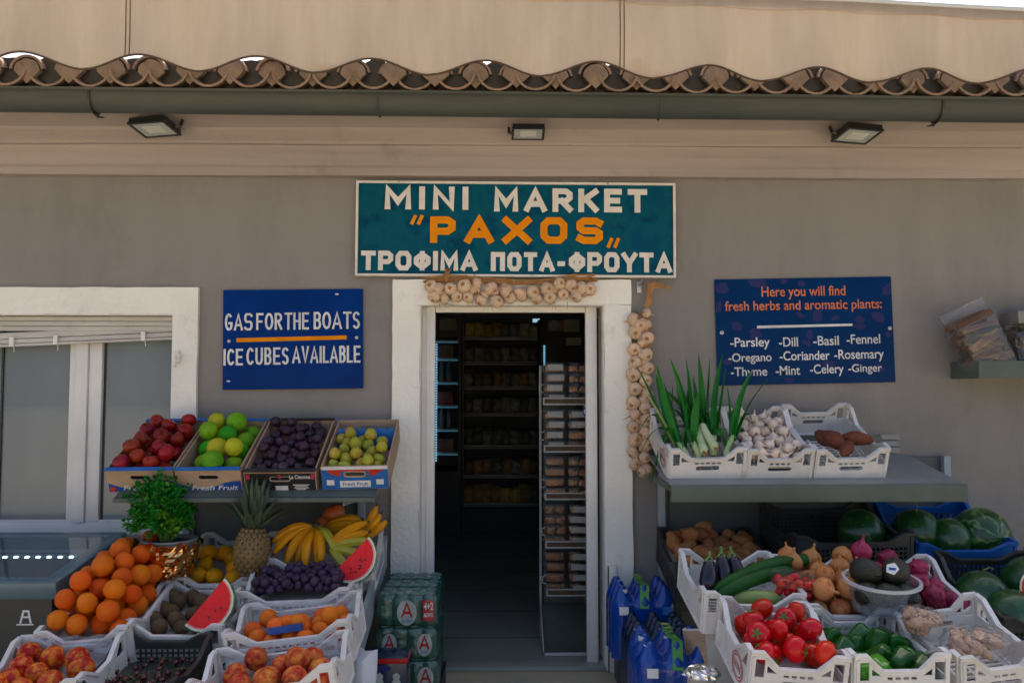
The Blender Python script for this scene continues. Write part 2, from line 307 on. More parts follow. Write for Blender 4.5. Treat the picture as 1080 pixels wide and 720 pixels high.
# ------------------------------------------------------------------ mesh helpers
I4 = Matrix.Identity(4)
T = Matrix.Translation
def rotm(x=0, y=0, z=0): return Euler((R(x), R(y), R(z))).to_matrix().to_4x4()
def lerp(a, b, t): return a + (b - a) * t
class MB:
    """collects shapes and makes them ONE mesh"""
    def __init__(s): s.bm = bmesh.new()
    def _put(s, vs, fs, M=I4):
        v = [s.bm.verts.new(M @ Vector(p)) for p in vs]
        for f in fs:
            try: s.bm.faces.new([v[i] for i in f])
            except ValueError: pass
        return v
    def box(s, x0, x1, y0, y1, z0, z1, bev=0, M=I4):
        b = bmesh.new(); bmesh.ops.create_cube(b, size=1)
        bmesh.ops.transform(b, verts=b.verts, matrix=T(((x0 + x1) / 2, (y0 + y1) / 2, (z0 + z1) / 2)) @ Matrix.Diagonal((x1 - x0, y1 - y0, z1 - z0, 1)))
        if bev: bmesh.ops.bevel(b, geom=b.edges[:], offset=bev, segments=2, affect='EDGES', profile=.6)
        s._join(b, M); return s
    def _join(s, b, M=I4):
        b.verts.index_update()
        s._put([v.co.copy() for v in b.verts], [[v.index for v in f.verts] for f in b.faces], M); b.free()
    def mesh(s, me, M=I4):
        s._put([v.co.copy() for v in me.vertices], [list(p.vertices) for p in me.polygons], M); return s
    def tube(s, pts, r, n=8, caps=True, M=I4, flat=None):
        pts = [Vector(p) for p in pts]; k = len(pts)
        rs = r if isinstance(r, (list, tuple)) else [r] * k
        rings = []; prev = None
        for i, p in enumerate(pts):
            t = (pts[min(i + 1, k - 1)] - pts[max(i - 1, 0)]).normalized()
            if prev is None:
                a = t.cross(Vector((0, 0, 1)));
                if a.length < .1: a = t.cross(Vector((1, 0, 0)))
                a.normalize()
            else:
                a = (prev - t * prev.dot(t)).normalized()
            prev = a; b = t.cross(a)
            fl = flat[i] if isinstance(flat, (list, tuple)) else (flat or 1)
            rings.append([p + (a * math.cos(2 * math.pi * j / n) + b * math.sin(2 * math.pi * j / n) * fl) * rs[i] for j in range(n)])
        vs = [q for ring in rings for q in ring]
        fs = [(i * n + j, i * n + (j + 1) % n, (i + 1) * n + (j + 1) % n, (i + 1) * n + j) for i in range(k - 1) for j in range(n)]
        if caps: fs += [tuple(range(n))[::-1], tuple((k - 1) * n + j for j in range(n))]
        s._put(vs, fs, M); return s
    def lathe(s, prof, n=20, M=I4, mod=None):
        """prof: (r, z) from bottom to top; r = 0 closes to a pole"""
        vs = []; idx = []
        for i, (r, z) in enumerate(prof):
            if r < 1e-6: idx.append([len(vs)] * n); vs.append((0, 0, z)); continue
            row = []
            for j in range(n):
                a = 2 * math.pi * j / n
                q = mod(a, i / (len(prof) - 1)) if mod else 1
                row.append(len(vs)); vs.append((r * q * math.cos(a), r * q * math.sin(a), z))
            idx.append(row)
        fs = []
        for i in range(len(prof) - 1):
            for j in range(n):
                f = [idx[i][j], idx[i][(j + 1) % n], idx[i + 1][(j + 1) % n], idx[i + 1][j]]
                g = []
                for q in f:
                    if q not in g: g.append(q)
                if len(g) > 2: fs.append(g)
        s._put(vs, fs, M); return s
    def prism(s, pts, t, M=I4):
        """flat outline in local XY, thickness t along Z from 0"""
        n = len(pts)
        s._put([(x, y, 0) for x, y in pts] + [(x, y, t) for x, y in pts],
               [tuple(range(n))[::-1], tuple(range(n, 2 * n))] + [(i, (i + 1) % n, n + (i + 1) % n, n + i) for i in range(n)], M); return s
    def face(s, pts, M=I4): s._put(pts, [tuple(range(len(pts)))], M); return s
    def quadstrip(s, a, b, M=I4):
        n = len(a); s._put(list(a) + list(b), [(i, i + 1, n + i + 1, n + i) for i in range(n - 1)], M); return s
    def data(s, name, m, sharp=38, smooth=True):
        me = bpy.data.meshes.new(name)
        bmesh.ops.recalc_face_normals(s.bm, faces=s.bm.faces[:])
        if smooth:
            for f in s.bm.faces: f.smooth = True
            for e in s.bm.edges:
                if len(e.link_faces) == 2 and e.calc_face_angle(0) > R(sharp): e.smooth = False
        s.bm.to_mesh(me); s.bm.free()
        me.materials.append(MATS[m] if isinstance(m, str) else m); return me
    def build(s, name, m, parent=None, M=None, **k): return link(name, s.data(name, m, **k), parent, M)
def link(name, me, parent=None, M=None):
    o = bpy.data.objects.new(name, me); COL.objects.link(o)
    if parent: o.parent = parent
    if M is not None: o.matrix_local = M
    return o
def tag(o, label=None, cat=None, group=None, kind=None):
    if label: o['label'] = label
    if cat: o['category'] = cat
    if group: o['group'] = group
    if kind: o['kind'] = kind
    return o
def thing(name, label, cat, M=I4, group=None):
    o = bpy.data.objects.new(name, None); COL.objects.link(o); o.empty_display_size = .05
    o.matrix_world = M; return tag(o, label, cat, group)
def copy_tree(o, parent=None, M=None):
    c = o.copy(); COL.objects.link(c)
    if parent: c.parent = parent
    if M is not None: c.matrix_world = M
    for ch in o.children: copy_tree(ch, c)
    return c

def curve_mesh(loops, depth):
    """flat plate with holes: first loop the outline, the others openings; local XY, thickness centred on Z"""
    cu = bpy.data.curves.new('plate', 'CURVE'); cu.dimensions = '2D'; cu.fill_mode = 'BOTH'; cu.extrude = depth / 2
    for lp in loops:
        sp = cu.splines.new('POLY'); sp.points.add(len(lp) - 1); sp.use_cyclic_u = True
        for p, (x, y) in zip(sp.points, lp): p.co = (x, y, 0, 1)
    ob = bpy.data.objects.new('plate', cu); me = bpy.data.meshes.new_from_object(ob)
    bpy.data.objects.remove(ob); bpy.data.curves.remove(cu); return me
def rect(x0, x1, y0, y1): return [(x0, y0), (x1, y0), (x1, y1), (x0, y1)]
def slot(x0, x1, y0, y1, n=5):
    r = (y1 - y0) / 2; c = (y0 + y1) / 2
    return [(x1 - r + r * math.sin(math.pi * i / n), c - r * math.cos(math.pi * i / n)) for i in range(n + 1)] + \
           [(x0 + r - r * math.sin(math.pi * i / n), c + r * math.cos(math.pi * i / n)) for i in range(n + 1)]
XZ = Matrix(((1, 0, 0, 0), (0, 0, -1, 0), (0, 1, 0, 0), (0, 0, 0, 1)))      # plate XY -> upright XZ, its front towards -Y

def text_mesh(body, height, bold=0, xs=1.0, shear=0, sp=1.0, align='CENTER'):
    cu = bpy.data.curves.new('lettering', 'FONT'); cu.body = body; cu.size = 1; cu.offset = bold; cu.align_x = align
    cu.space_character = sp; cu.shear = shear; cu.fill_mode = 'FRONT' if hasattr(cu, 'fill_mode') else cu.fill_mode
    ob = bpy.data.objects.new('lettering', cu); me = bpy.data.meshes.new_from_object(ob)
    bpy.data.objects.remove(ob); bpy.data.curves.remove(cu)
    me.transform(Matrix.Diagonal((height * xs / .72, height / .72, 1, 1))); return me
def fit_text(body, x0, x1, z0, z1, bold=0, sp=1.0, shear=0):
    """a line of lettering stretched to fill a rectangle of the sign plane (x right, z up, facing -Y)"""
    me = text_mesh(body, 1, bold, 1, shear, sp)
    xs = [v.co.x for v in me.vertices]; ys = [v.co.y for v in me.vertices]
    a, b, c, d = min(xs), max(xs), min(ys), max(ys)
    me.transform(XZ @ T((x0, z0, 0)) @ Matrix.Diagonal(((x1 - x0) / (b - a), (z1 - z0) / (d - c), 1, 1)) @ T((-a, -c, 0)))
    return me
# hand-cut capitals as strokes in a 1 x 1 cell: (relative width, strokes)
def arc(cx, cy, rx, ry, a0, a1, n=7): return [(cx + rx * math.cos(R(lerp(a0, a1, i / n))), cy + ry * math.sin(R(lerp(a0, a1, i / n)))) for i in range(n + 1)]
def glyph(ch, rd=.5):
    """rd: how round bowls are"""
    k = .22
    oct_ = [(k, 0), (1 - k, 0), (1, k), (1, 1 - k), (1 - k, 1), (k, 1), (0, 1 - k), (0, k), (k, 0)]
    G = {
     'M': (1.1, [[(0, 0), (0, 1), (.5, .28), (1, 1), (1, 0)]]), 'I': (0, [[(0, 0), (0, 1)]]), 'N': (.85, [[(0, 0), (0, 1), (1, 0), (1, 1)]]),
     'A': (1, [[(0, 0), (.5, 1), (1, 0)], [(.2, .28), (.8, .28)]]), 'R': (.85, [[(0, 0), (0, 1), (.75, 1), (1, .85), (1, .62), (.75, .46), (0, .46)], [(.45, .46), (1, 0)]]),
     'K': (.85, [[(0, 0), (0, 1)], [(1, 1), (.06, .45)], [(.3, .6), (1, 0)]]), 'E': (.72, [[(1, 1), (0, 1), (0, 0), (1, 0)], [(0, .5), (.85, .5)]]),
     'T': (.82, [[(0, 1), (1, 1)], [(.5, 1), (.5, 0)]]), 'P': (.85, [[(0, 0), (0, 1), (.75, 1), (1, .85), (1, .58), (.75, .42), (0, .42)]]),
     'X': (1, [[(0, 0), (1, 1)], [(0, 1), (1, 0)]]), 'O': (.92, [oct_]),
     'S': (.9, [[(0, .1), (.2, 0), (.8, 0), (1, .15), (1, .38), (.82, .5), (.18, .5), (0, .65), (0, .86), (.2, 1), (.8, 1), (1, .9)]]),
     'F': (.7, [[(0, 0), (0, 1), (1, 1)], [(0, .5), (.8, .5)]]), 'Ph': (1.0, [[(.3, .16), (.7, .16), (1, .36), (1, .66), (.7, .84), (.3, .84), (0, .66), (0, .36), (.3, .16)], [(.5, 0), (.5, 1)]]),
     'Pi': (.9, [[(0, 0), (0, 1), (1, 1), (1, 0)]]), 'Y': (.95, [[(0, 1), (.5, .45), (1, 1)], [(.5, .5), (.5, 0)]]), '-': (.5, [[(0, .45), (1, .45)]]),
     'G': (.8, [arc(.5, .5, .5, .5, 50, 270, 10) + [(.85, .06), (1, .22), (1, .42), (.62, .42)]]), 'C': (.75, [arc(.55, .5, .55, .5, 48, 312, 11)]),
     'H': (.8, [[(0, 0), (0, 1)], [(1, 0), (1, 1)], [(0, .5), (1, .5)]]), 'U': (.75, [[(0, 1), (0, .25), (.2, .04), (.5, 0), (.8, .04), (1, .25), (1, 1)]]),
     'B': (.7, [[(0, 0), (0, 1), (.65, 1), (.9, .88), (.9, .66), (.6, .53), (0, .53)], [(.5, .53), (.85, .45), (1, .28), (.9, .08), (.65, 0), (0, 0)]]),
     'V': (.85, [[(0, 1), (.5, 0), (1, 1)]]), 'L': (.6, [[(0, 1), (0, 0), (1, 0)]]), 'o': (.85, [arc(.5, .5, .5, .5, 0, 350, 17) + [(1.0, .5)]]),
     's': (.65, [arc(.5, .76, .5, .24, 35, 250, 8) + [(.7, .48)] + arc(.5, .24, .5, .24, 60, -145, 8)], ),
     'P_': (.7, []), 'R_': (.72, [[(0, 0), (0, 1)] + arc(.5, .76, .5, .24, 90, -90, 7) + [(0, .52)], [(.4, .5), (1, 0)]]),
    }
    return G[ch]
def strokes(mb, line, x0, x1, z0, z1, t, y, gap=.3, space=.8, slant=0):
    """paint a line of stroke capitals into the rectangle x0..x1, z0..z1; t = stroke width; line = list of glyph keys"""
    h = z1 - z0 - t
    gl = [glyph(ch) for ch in line]; n = len(gl)
    k = (x1 - x0 - n * t) / max(1e-6, sum(g[0] for g in gl) + gap * (n - 1))
    x = x0; lvl = 0
    for wd, st in gl:
        for pl in st:
            P = [Vector((x + t / 2 + px * wd * k + slant * py * h, z0 + t / 2 + py * h)) for px, py in pl]
            lvl = (lvl + 1) % 5
            ribbon(mb, P, t, y - .0005 * lvl)
        x += wd * k + t + gap * k
def ribbon(mb, P, t, y):
    closed = len(P) > 2 and (P[0] - P[-1]).length < 1e-6
    if closed: P = P[:-1]
    n = len(P); L, Rr = [], []
    for i in range(n):
        d0 = (P[i] - P[i - 1]).normalized() if (i or closed) else None
        d1 = (P[(i + 1) % n] - P[i]).normalized() if (i < n - 1 or closed) else None
        e = 0
        if d0 is None: d0 = d1; e = -t / 2
        elif d1 is None: d1 = d0; e = t / 2
        nrm = Vector((-(d0 + d1).y, (d0 + d1).x))
        if nrm.length < .05: nrm = Vector((-d0.y, d0.x))
        nrm.normalize(); c = max(.55, nrm.dot(Vector((-d0.y, d0.x))))
        q = P[i] + (d0 * (e * .98) if e else Vector((0, 0)))
        L.append((q.x + nrm.x * t / 2 / c, q.y + nrm.y * t / 2 / c)); Rr.append((q.x - nrm.x * t / 2 / c, q.y - nrm.y * t / 2 / c))
    for i in range(n if closed else n - 1):
        j = (i + 1) % n; yy = y - .00004 * i
        mb._put([(L[i][0], yy, L[i][1]), (L[j][0], yy, L[j][1]), (Rr[j][0], yy, Rr[j][1]), (Rr[i][0], yy, Rr[i][1])], [(0, 1, 2, 3)])

# ------------------------------------------------------------------ structure
def W(px, py=410): p = at(px, py, 0); return p.x, p.z
GX0, GX1 = -5.4, 5.4
# door opening, window opening on the wall plane
DX0, DX1 = W(443)[0], W(637)[0]; DZ1 = W(540, 322)[1]
WX0, WX1 = -3.9, W(183)[0]; WZ0, WZ1 = W(100, 566)[1], W(100, 332)[1]
tag(MB().box(-60, 60, -60, 60, -.3, 0).build('ground', 'pavement'), kind='structure')
tag(MB().box(GX0, GX1, .121, 6.6, .001, .006).build('floor', 'dark_tile'), kind='structure')
fj = MB()
for yy in (.55, 1.15, 1.75, 2.35, 2.95): fj.box(GX0, GX1, yy, yy + .006, .004, .0075)
tag(fj.build('floor_joints', 'black_plastic'), kind='structure')

bld = thing('market_building', 'grey plastered shop front with white framed door and window under a tiled eave', 'shop building')
wall = MB()
TOPZ = 2.80
wall.box(GX0, WX0, 0, .22, 0, TOPZ)
wall.box(WX0, WX1, 0, .22, 0, WZ0); wall.box(WX0, WX1, 0, .22, WZ1, TOPZ)
wall.box(WX1, DX0, 0, .22, 0, TOPZ); wall.box(DX0, DX1, 0, .22, DZ1, TOPZ); wall.box(DX1, GX1, 0, .22, 0, TOPZ)
wall.build('wall', 'stucco', bld, smooth=False)
MB().box(GX0, GX1, 6.4, 6.6, .01, 2.9).box(GX0 - .1, GX0, .22, 6.6, .01, 2.9).box(GX1, GX1 + .1, .22, 6.6, .01, 2.9).build('interior_wall', 'interior_paint', bld)
MB().box(GX0, GX1, .22, 6.4, 2.60, 2.7).build('ceiling', 'interior_paint', bld)
# white plaster surrounds, a little uneven
def surround(mb, x0, x1, z0, z1):
    nx = max(2, int((x1 - x0) / .06)); nz = max(2, int((z1 - z0) / .06))
    def pt(i, j, y): return Vector((lerp(x0, x1, i / nx) + (noise.noise((i * .6, j * .5, x0 * 3)) * .004 if i in (0, nx) else 0), y + noise.noise((i * .7, j * .7, x0)) * .003, lerp(z0, z1, j / nz) + (noise.noise((i * .5, j * .6, 5 + z0)) * .004 if j in (0, nz) else 0)))
    front = [[pt(i, j, -.028) for j in range(nz + 1)] for i in range(nx + 1)]
    vs = [p for row in front for p in row]; m = nz + 1
    fs = [(i * m + j, (i + 1) * m + j, (i + 1) * m + j + 1, i * m + j + 1) for i in range(nx) for j in range(nz)]
    base = len(vs); loop = [i * m for i in range(nx + 1)] + [nx * m + j for j in range(1, nz + 1)] + [i * m + nz for i in range(nx - 1, -1, -1)] + [j for j in range(nz - 1, 0, -1)]
    vs += [Vector((vs[i].x, -.001, vs[i].z)) for i in loop]; n = len(loop)
    fs += [(loop[q], loop[(q + 1) % n], base + (q + 1) % n, base + q) for q in range(n)]
    mb._put(vs, fs)
OX0, OX1, OZ1 = W(414)[0], W(665.5)[0], W(540, 295.5)[1]
dfr = MB(); surround(dfr, OX0, DX0 - .001, .004, DZ1); surround(dfr, DX1 + .001, OX1, .004, DZ1); surround(dfr, OX0, OX1, DZ1 + .0015, OZ1)
door = MB().box(DX0 + .004, W(457)[0] + .004, .055, .10, .012, DZ1 - .003, bev=.004).box(W(619)[0], DX1 - .03, .055, .10, .012, DZ1 - .003, bev=.004) \
    .box(W(457)[0] + .006, W(619)[0] - .002, .055, .10, DZ1 - .032, DZ1 - .003, bev=.003) \
    .box(W(449)[0], W(452)[0], .045, .054, .012, DZ1 - .004, bev=.002).box(W(627)[0], W(629)[0], .045, .054, .012, DZ1 - .004, bev=.002)
do = dfr.build('door_surround', 'white_plaster', bld)
door.build('door_frame', 'pvc', do)
MB().box(DX0, DX1, -.03, .12, .001, .022, bev=.004).build('threshold', 'dark_tile', do)
MB().box(DX0 - .0, DX0 + .0035, -.026, .2, .022, DZ1).box(DX1 - .0035, DX1, -.026, .2, .022, DZ1).box(DX0 + .004, DX1 - .004, -.026, .2, DZ1 - .0025, DZ1 + .0005).build('door_reveal', 'white_plaster', do)

SX1, SZ1 = W(209)[0], W(100, 303.5)[1]
wfr = MB(); surround(wfr, WX0 - .15, SX1, WZ1 + .0015, SZ1); surround(wfr, WX1 + .001, SX1, WZ0 - .02, WZ1)
wo = wfr.build('window_surround', 'white_plaster', bld)
MB().box(WX0, WX1 - .0005, -.027, .07, WZ1 - .0025, WZ1 + .001).box(WX1 - .003, WX1 + .0005, -.027, .07, WZ0, WZ1 - .003).build('window_reveal', 'white_plaster', wo)
win = bpy.data.objects.new('window', None); COL.objects.link(win); win.parent = bld
GZ0, GZ1 = W(50, 553)[1], WZ1 - .004
def Wp(px): return at(px, 460, .08).x
fr = MB()
fr.box(WX0, WX1 - .004, .07, .12, WZ0, GZ0, bev=.005)
fr.box(Wp(72), Wp(79), .075, .12, GZ0, GZ1, bev=.004); fr.box(Wp(79) + .002, Wp(92), .06, .12, GZ0, GZ1, bev=.004)
fr.box(Wp(92) + .002, Wp(106), .075, .12, GZ0, GZ1, bev=.004)
fr.box(WX0, Wp(72) - .002, .075, .12, GZ0, GZ0 + .012, bev=.003); fr.box(Wp(106), WX1 - .006, .075, .12, GZ0, GZ0 + .012, bev=.003)
fr.build('sash', 'pvc', win)
MB().box(Wp(106) + .001, Wp(109), .10, .118, GZ0, GZ1).box(Wp(-2), Wp(0), .09, .118, GZ0, GZ1).build('gasket', 'black_plastic', win)
MB().box(Wp(109), WX1 - .005, .10, .11, GZ0 + .01, GZ1).build('pane', 'window_glass', win)
MB().box(WX0, Wp(72) - .001, .10, .11, GZ0 + .01, GZ1).build('pane', 'window_glass', win)
bl = MB()
bz0l, bz0r = at(0, 366, .03).z, at(183, 358, .03).z
nsl = 5
for i in range(nsl):
    za, zb = GZ1 - .002 - i * .026, GZ1 - .002 - (i + 1) * .026 + .002
    if i < 3: bl.box(WX0, WX1 - .006, .03, .055, zb, za, bev=.004)
sk = (bz0r - bz0l) / (at(183, 360, .03).x - at(0, 360, .03).x)
Msk = Matrix(((1, 0, 0, 0), (0, 1, 0, 0), (sk, 0, 1, bz0r - sk * WX1), (0, 0, 0, 1)))
bl.box(WX0, WX1 - .008, .02, .05, 0, .014, bev=.004, M=Msk); bl.box(WX0, WX1 - .008, .03, .045, .017, .04, bev=.004, M=Msk); bl.box(WX0, WX1 - .008, .034, .045, .043, .075, bev=.003, M=Msk)
bl.build('roller_blind', 'blind_slat', win)
for px in (14, 60, 152):
    cl = MB()
    x = at(px, 350, .03).x
    cl.box(x - .012, x + .012, .012, .024, .0, .05, bev=.004, M=Msk); cl.tube([(x + .01, .02, 0), (x + .014, .018, -.022), (x + .012, .02, -.03)], .002, 5, M=Msk)
    cl.build('blind_clip', 'pvc', win)
hx, hz = W(190, 377)
hk = MB().box(hx - .012, hx + .012, -.05, -.026, hz - .03, hz + .035, bev=.006).tube([(hx, -.05, hz), (hx + .01, -.075, hz - .01), (hx + .028, -.07, hz + .01)], .006, 6) \
    .tube([(hx - .005, -.05, hz - .02), (hx - .005, -.06, hz - .05)], .008, 6).build('shutter_catch', 'pvc', wo)
# cornice: stepped mouldings, then the sloping soffit
prof = [(0, W(540, 188.5)[1]), (-.045, W(540, 188.5)[1] + .002)]
def cz(py, y): return at(540, py, y).z
steps = [(-.046, 186), (-.052, 182), (-.052, 178), (-.068, 175), (-.075, 172), (-.085, 166), (-.10, 162), (-.115, 158), (-.12, 154.5), (-.145, 153), (-.15, 150), (-.19, 142), (-.205, 138.5), (-.21, 136), (-.27, 128), (-.34, 121)]
prof += [(y, cz(p, y)) for y, p in steps]
prof += [(-.40, cz(121, -.34) + .06), (-.40, 2.86), (0, 2.86)]
nxs = 120; cor = MB(); rows = []
for i in range(nxs + 1):
    x = lerp(GX0, GX1, i / nxs)
    rows.append([(x, y + noise.noise((x * 1.1, k * .9, 3)) * .004, z + noise.noise((x * .9, k * .55, 0)) * .005) for k, (y, z) in enumerate(prof)])
m = len(prof); vs = [p for r_ in rows for p in r_]
cor._put(vs, [(i * m + k, (i + 1) * m + k, (i + 1) * m + k + 1, i * m + k + 1) for i in range(nxs) for k in range(m - 1)])
cor.build('cornice', 'cornice_paint', bld, sharp=25)
# gutter
GYc, GR = -.455, .066; gr = at(540, 97.5, GYc - GR).z; gz = gr - .075
EAVE = Matrix(((1, 0, 0, 0), (0, 1, 0, 0), (-.0095, 0, 1, 0), (0, 0, 0, 1)))      # the eave runs a little out of level
gp = [(GYc - GR - .012, gz + .062), (GYc - GR - .012, gz + .075), (GYc - GR, gz + .075)] + [(GYc + GR * math.cos(R(a)), gz + .05 + (GR * 1.1) * math.sin(R(a))) for a in range(180, 361, 15)] + [(GYc + GR, gz + .08)]
gut = MB(); nx = 24
gv = [(lerp(GX0, GX1, i / nx), y, z + noise.noise((i * .5, 0, 9)) * .003) for i in range(nx + 1) for (y, z) in gp]; m = len(gp)
gut._put(gv, [(i * m + k, (i + 1) * m + k, (i + 1) * m + k + 1, i * m + k + 1) for i in range(nx) for k in range(m - 1)])
go = gut.build('gutter', 'gutter_paint', bld, M=EAVE)
for px, d in ((90, 1), (395, 0), (695, 0), (992, -1)):
    x = at(px, 105, GYc - .07).x
    b = MB().tube([(x, GYc + (GR + .006) * math.cos(R(a)), gz + .05 + (GR * 1.1 + .006) * math.sin(R(a))) for a in range(175, 366, 15)], .006 if d else .003, 6)
    if d: b.tube([(x, GYc, gz - .025), (x + .02 * d, GYc - .01, gz - .045), (x + .05 * d, GYc - .01, gz - .05)], [.009, .008, .003], 6)
    b.build('gutter_bracket', 'black_plastic' if d else 'gutter_paint', go)
# roof: courses of barrel tiles, pans below and covers above, mortar in the cover ends
PITCHX = .1915; SL = R(13); tz = gr + .008; TY = -.53
tiles, mortar, shade_plates = MB(), MB(), MB()
def barrel(mb, x, y, z, r0, r1, L_, up, t=.011, jit=0):
    n = 9; a0, a1 = (8, 172) if up else (188, 352)
    dx, dz = math.cos(SL), math.sin(SL)
    vs = []
    for e, rr in ((0, r0), (1, r1)):
        for q in (0, t):
            for k in range(n + 1):
                a = R(lerp(a0, a1, k / n)); r_ = rr - q
                vs.append((x + r_ * math.cos(a) * 1.04 + jit * e, y + e * L_ * dx, z + e * L_ * dz + r_ * math.sin(a)))
    m = n + 1; fs = []
    for k in range(n):
        fs += [(k, k + 1, 2 * m + k + 1, 2 * m + k), (m + k, m + k + 1, 3 * m + k + 1, 3 * m + k), (k, k + 1, m + k + 1, m + k), (2 * m + k, 2 * m + k + 1, 3 * m + k + 1, 3 * m + k)]
    fs += [(0, m, 3 * m, 2 * m), (n, m + n, 3 * m + n, 2 * m + n)]
    mb._put(vs, fs)
x = -3.55 - 9 * PITCHX; i = 0
while x < 5.3:
    j = uni(-.006, .006)
    for c in range(4):
        yo, zo = c * .30 * math.cos(SL), c * .30 * math.sin(SL) + (.008 if c else 0)
        barrel(tiles, x + j + uni(-.004, .004), TY + yo + uni(-.015, .01), tz + .088 + zo, .094, .080, .40, False, jit=uni(-.01, .01))
        barrel(tiles, x + PITCHX / 2 + j + uni(-.006, .006), TY + yo + .02 + uni(-.02, .015), tz + .072 + zo + uni(-.004, .004), .078, .064, .40, True, jit=uni(-.015, .015))
    ys = TY + .045; zs = tz + .088 + .017  # added black plates: their colour stands in for shade inside the pan hollows
    sp_ = [(x + j + .086 * math.cos(R(a)), ys, zs + .082 * math.sin(R(a))) for a in range(180, 361, 15)] + [(x + j + .086 * math.cos(R(a)), ys - .0, zs + uni(.040, .056) * math.sin(R(a))) for a in range(20, 161, 20)]
    q = [shade_plates.bm.verts.new(p) for p in sp_]; shade_plates.bm.faces.new(q); q2 = [shade_plates.bm.verts.new((p[0], p[1] + .05, p[2] + .011)) for p in sp_]; shade_plates.bm.faces.new(q2[::-1])
    for k in range(len(q)): shade_plates.bm.faces.new((q[k], q[(k + 1) % len(q)], q2[(k + 1) % len(q)], q2[k]))
    mx = x + PITCHX / 2 + j
    rr = uni(.059, .067); yy = TY + .010 + uni(-.012, .012)
    pts = [(mx + rr * math.cos(R(a)) * (1 + uni(-.04, .04)), yy + uni(-.006, .006), tz + .072 + rr * math.sin(R(a))) for a in range(0, 181, 20)] + \
          [(mx - rr * .55, yy, tz + .045), (mx, yy, tz + .012), (mx + rr * .55, yy, tz + .045)]
    q = [mortar.bm.verts.new(p) for p in pts] + [mortar.bm.verts.new((p[0], p[1] + .12, p[2] + .028)) for p in pts]; n = len(pts)
    cv = mortar.bm.verts.new((mx, yy - .012, tz + .075))
    for k in range(n):
        mortar.bm.faces.new((q[k], q[(k + 1) % n], cv)); mortar.bm.faces.new((q[k], q[(k + 1) % n], q[n + (k + 1) % n], q[n + k]))
    x += PITCHX
ro = tiles.build('tiled_roof', 'terracotta', bld, M=EAVE); mortar.build('mortar_fill', 'mortar', ro); shade_plates.build('pan_shade', 'black_plastic', ro)
# the roof deck under the tiles, carried back over the shop
MB().prism([(-.42, gz + .14), (3.2, gz + .14 + 3.62 * math.tan(SL)), (6.6, gz + .14), (6.6, gz + .02), (-.40, gz + .06)], GX1 - GX0,
           M=Matrix(((0, 0, 1, GX0), (1, 0, 0, 0), (0, 1, 0, 0), (0, 0, 0, 1)))).build('roof_deck', 'terracotta', ro, smooth=False)

# awning valance hanging before the eave
AY = -.85
av = thing('awning', 'stained beige awning with scalloped hem hanging before the roof tiles', 'awning', T((0, AY, 2.80)))
z_peak = lambda px: lerp(57.5, 75, (px - 28) / (1080 - 28)); 
peaks = [-215, -95, 26, 150, 275, 396, 516, 632, 753, 866, 981, 1088, 1200, 1310]
def hem(px):
    for a, b in zip(peaks, peaks[1:]):
        if a <= px <= b:
            t = (px - a) / (b - a); return z_peak(px) + 13.5 * (1 - math.cos(2 * math.pi * t)) / 2 * (1.05 if t < .5 else 1)
    return 80
cols = list(range(-210, 1306, 6)); nz = 14
vs = []
for px in cols:
    p0 = at(px, hem(px), AY); p1 = at(px, lerp(-14, 11.5, (px - 540) / 540) if px > 540 else lerp(-38, -14, px / 540), AY)
    for k in range(nz + 1):
        t = k / nz; z = lerp(p0.z, p1.z, t); xx = lerp(p0.x, p1.x, t)
        yy = .018 * math.sin(p0.x * 13 + 1) * (1 - t) ** 2 + noise.noise((p0.x * 1.3, z * 2, 1)) * .02
        vs.append((xx, yy, z - 2.80))
m = nz + 1; fab = MB(); fab._put(vs, [(i * m + k, (i + 1) * m + k, (i + 1) * m + k + 1, i * m + k + 1) for i in range(len(cols) - 1) for k in range(nz)])
fo = fab.build('valance', 'awning_fabric', av)
MB().tube([Vector(vs[i * m]) + Vector((0, -.003, 0)) for i in range(len(cols))], .0045, 6).build('hem_piping', 'stem_brown', fo)
MB().tube([Vector(vs[i * m + nz - 2]) + Vector((0, -.004, -.0)) for i in range(len(cols))], .002, 4).build('top_seam', 'cardboard', fo)
for sx in (136, 656):
    for dx in (-2.2, 2.2):
        i = min(range(len(cols)), key=lambda q: abs(cols[q] - sx)); off = (sx + dx - cols[i]) * 3.65 / 900
        MB().tube([Vector(vs[i * m + k]) + Vector((off, -.003, 0)) for k in range(nz + 1)], .0022, 4).build('seam', 'stem_brown', fo)
MB().tube([Vector(vs[i * m + nz]) + Vector((0, .02, .012)) for i in range(0, len(cols), 8)], .016, 8).build('bar', 'white_enamel', av)
for i in (2, len(cols) - 3):
    p = Vector(vs[i * m + nz]); MB().tube([p + Vector((0, .03, .01)), p + Vector((0, .9, .25)), p + Vector((0, .95, -.1))], .02, 8).build('arm', 'white_enamel', av)

# ------------------------------------------------------------------ signs on the wall
def plate_matrix(tl, tr, br, bl, Y):
    """frame of a flat sign: origin at its lower left corner, x along it, z up; returns matrix, width, height"""
    a, b, c, d = (at(*p, Y) for p in (bl, br, tr, tl))
    x = ((b - a) + (c - d)); wv = x.length / 2; x.normalize(); z = ((d - a) + (c - b)); h = z.length / 2
    y = z.cross(x).normalized(); z = x.cross(y).normalized()
    M = Matrix((x, y, z)).transposed().to_4x4(); M.translation = a
    return M, wv, h
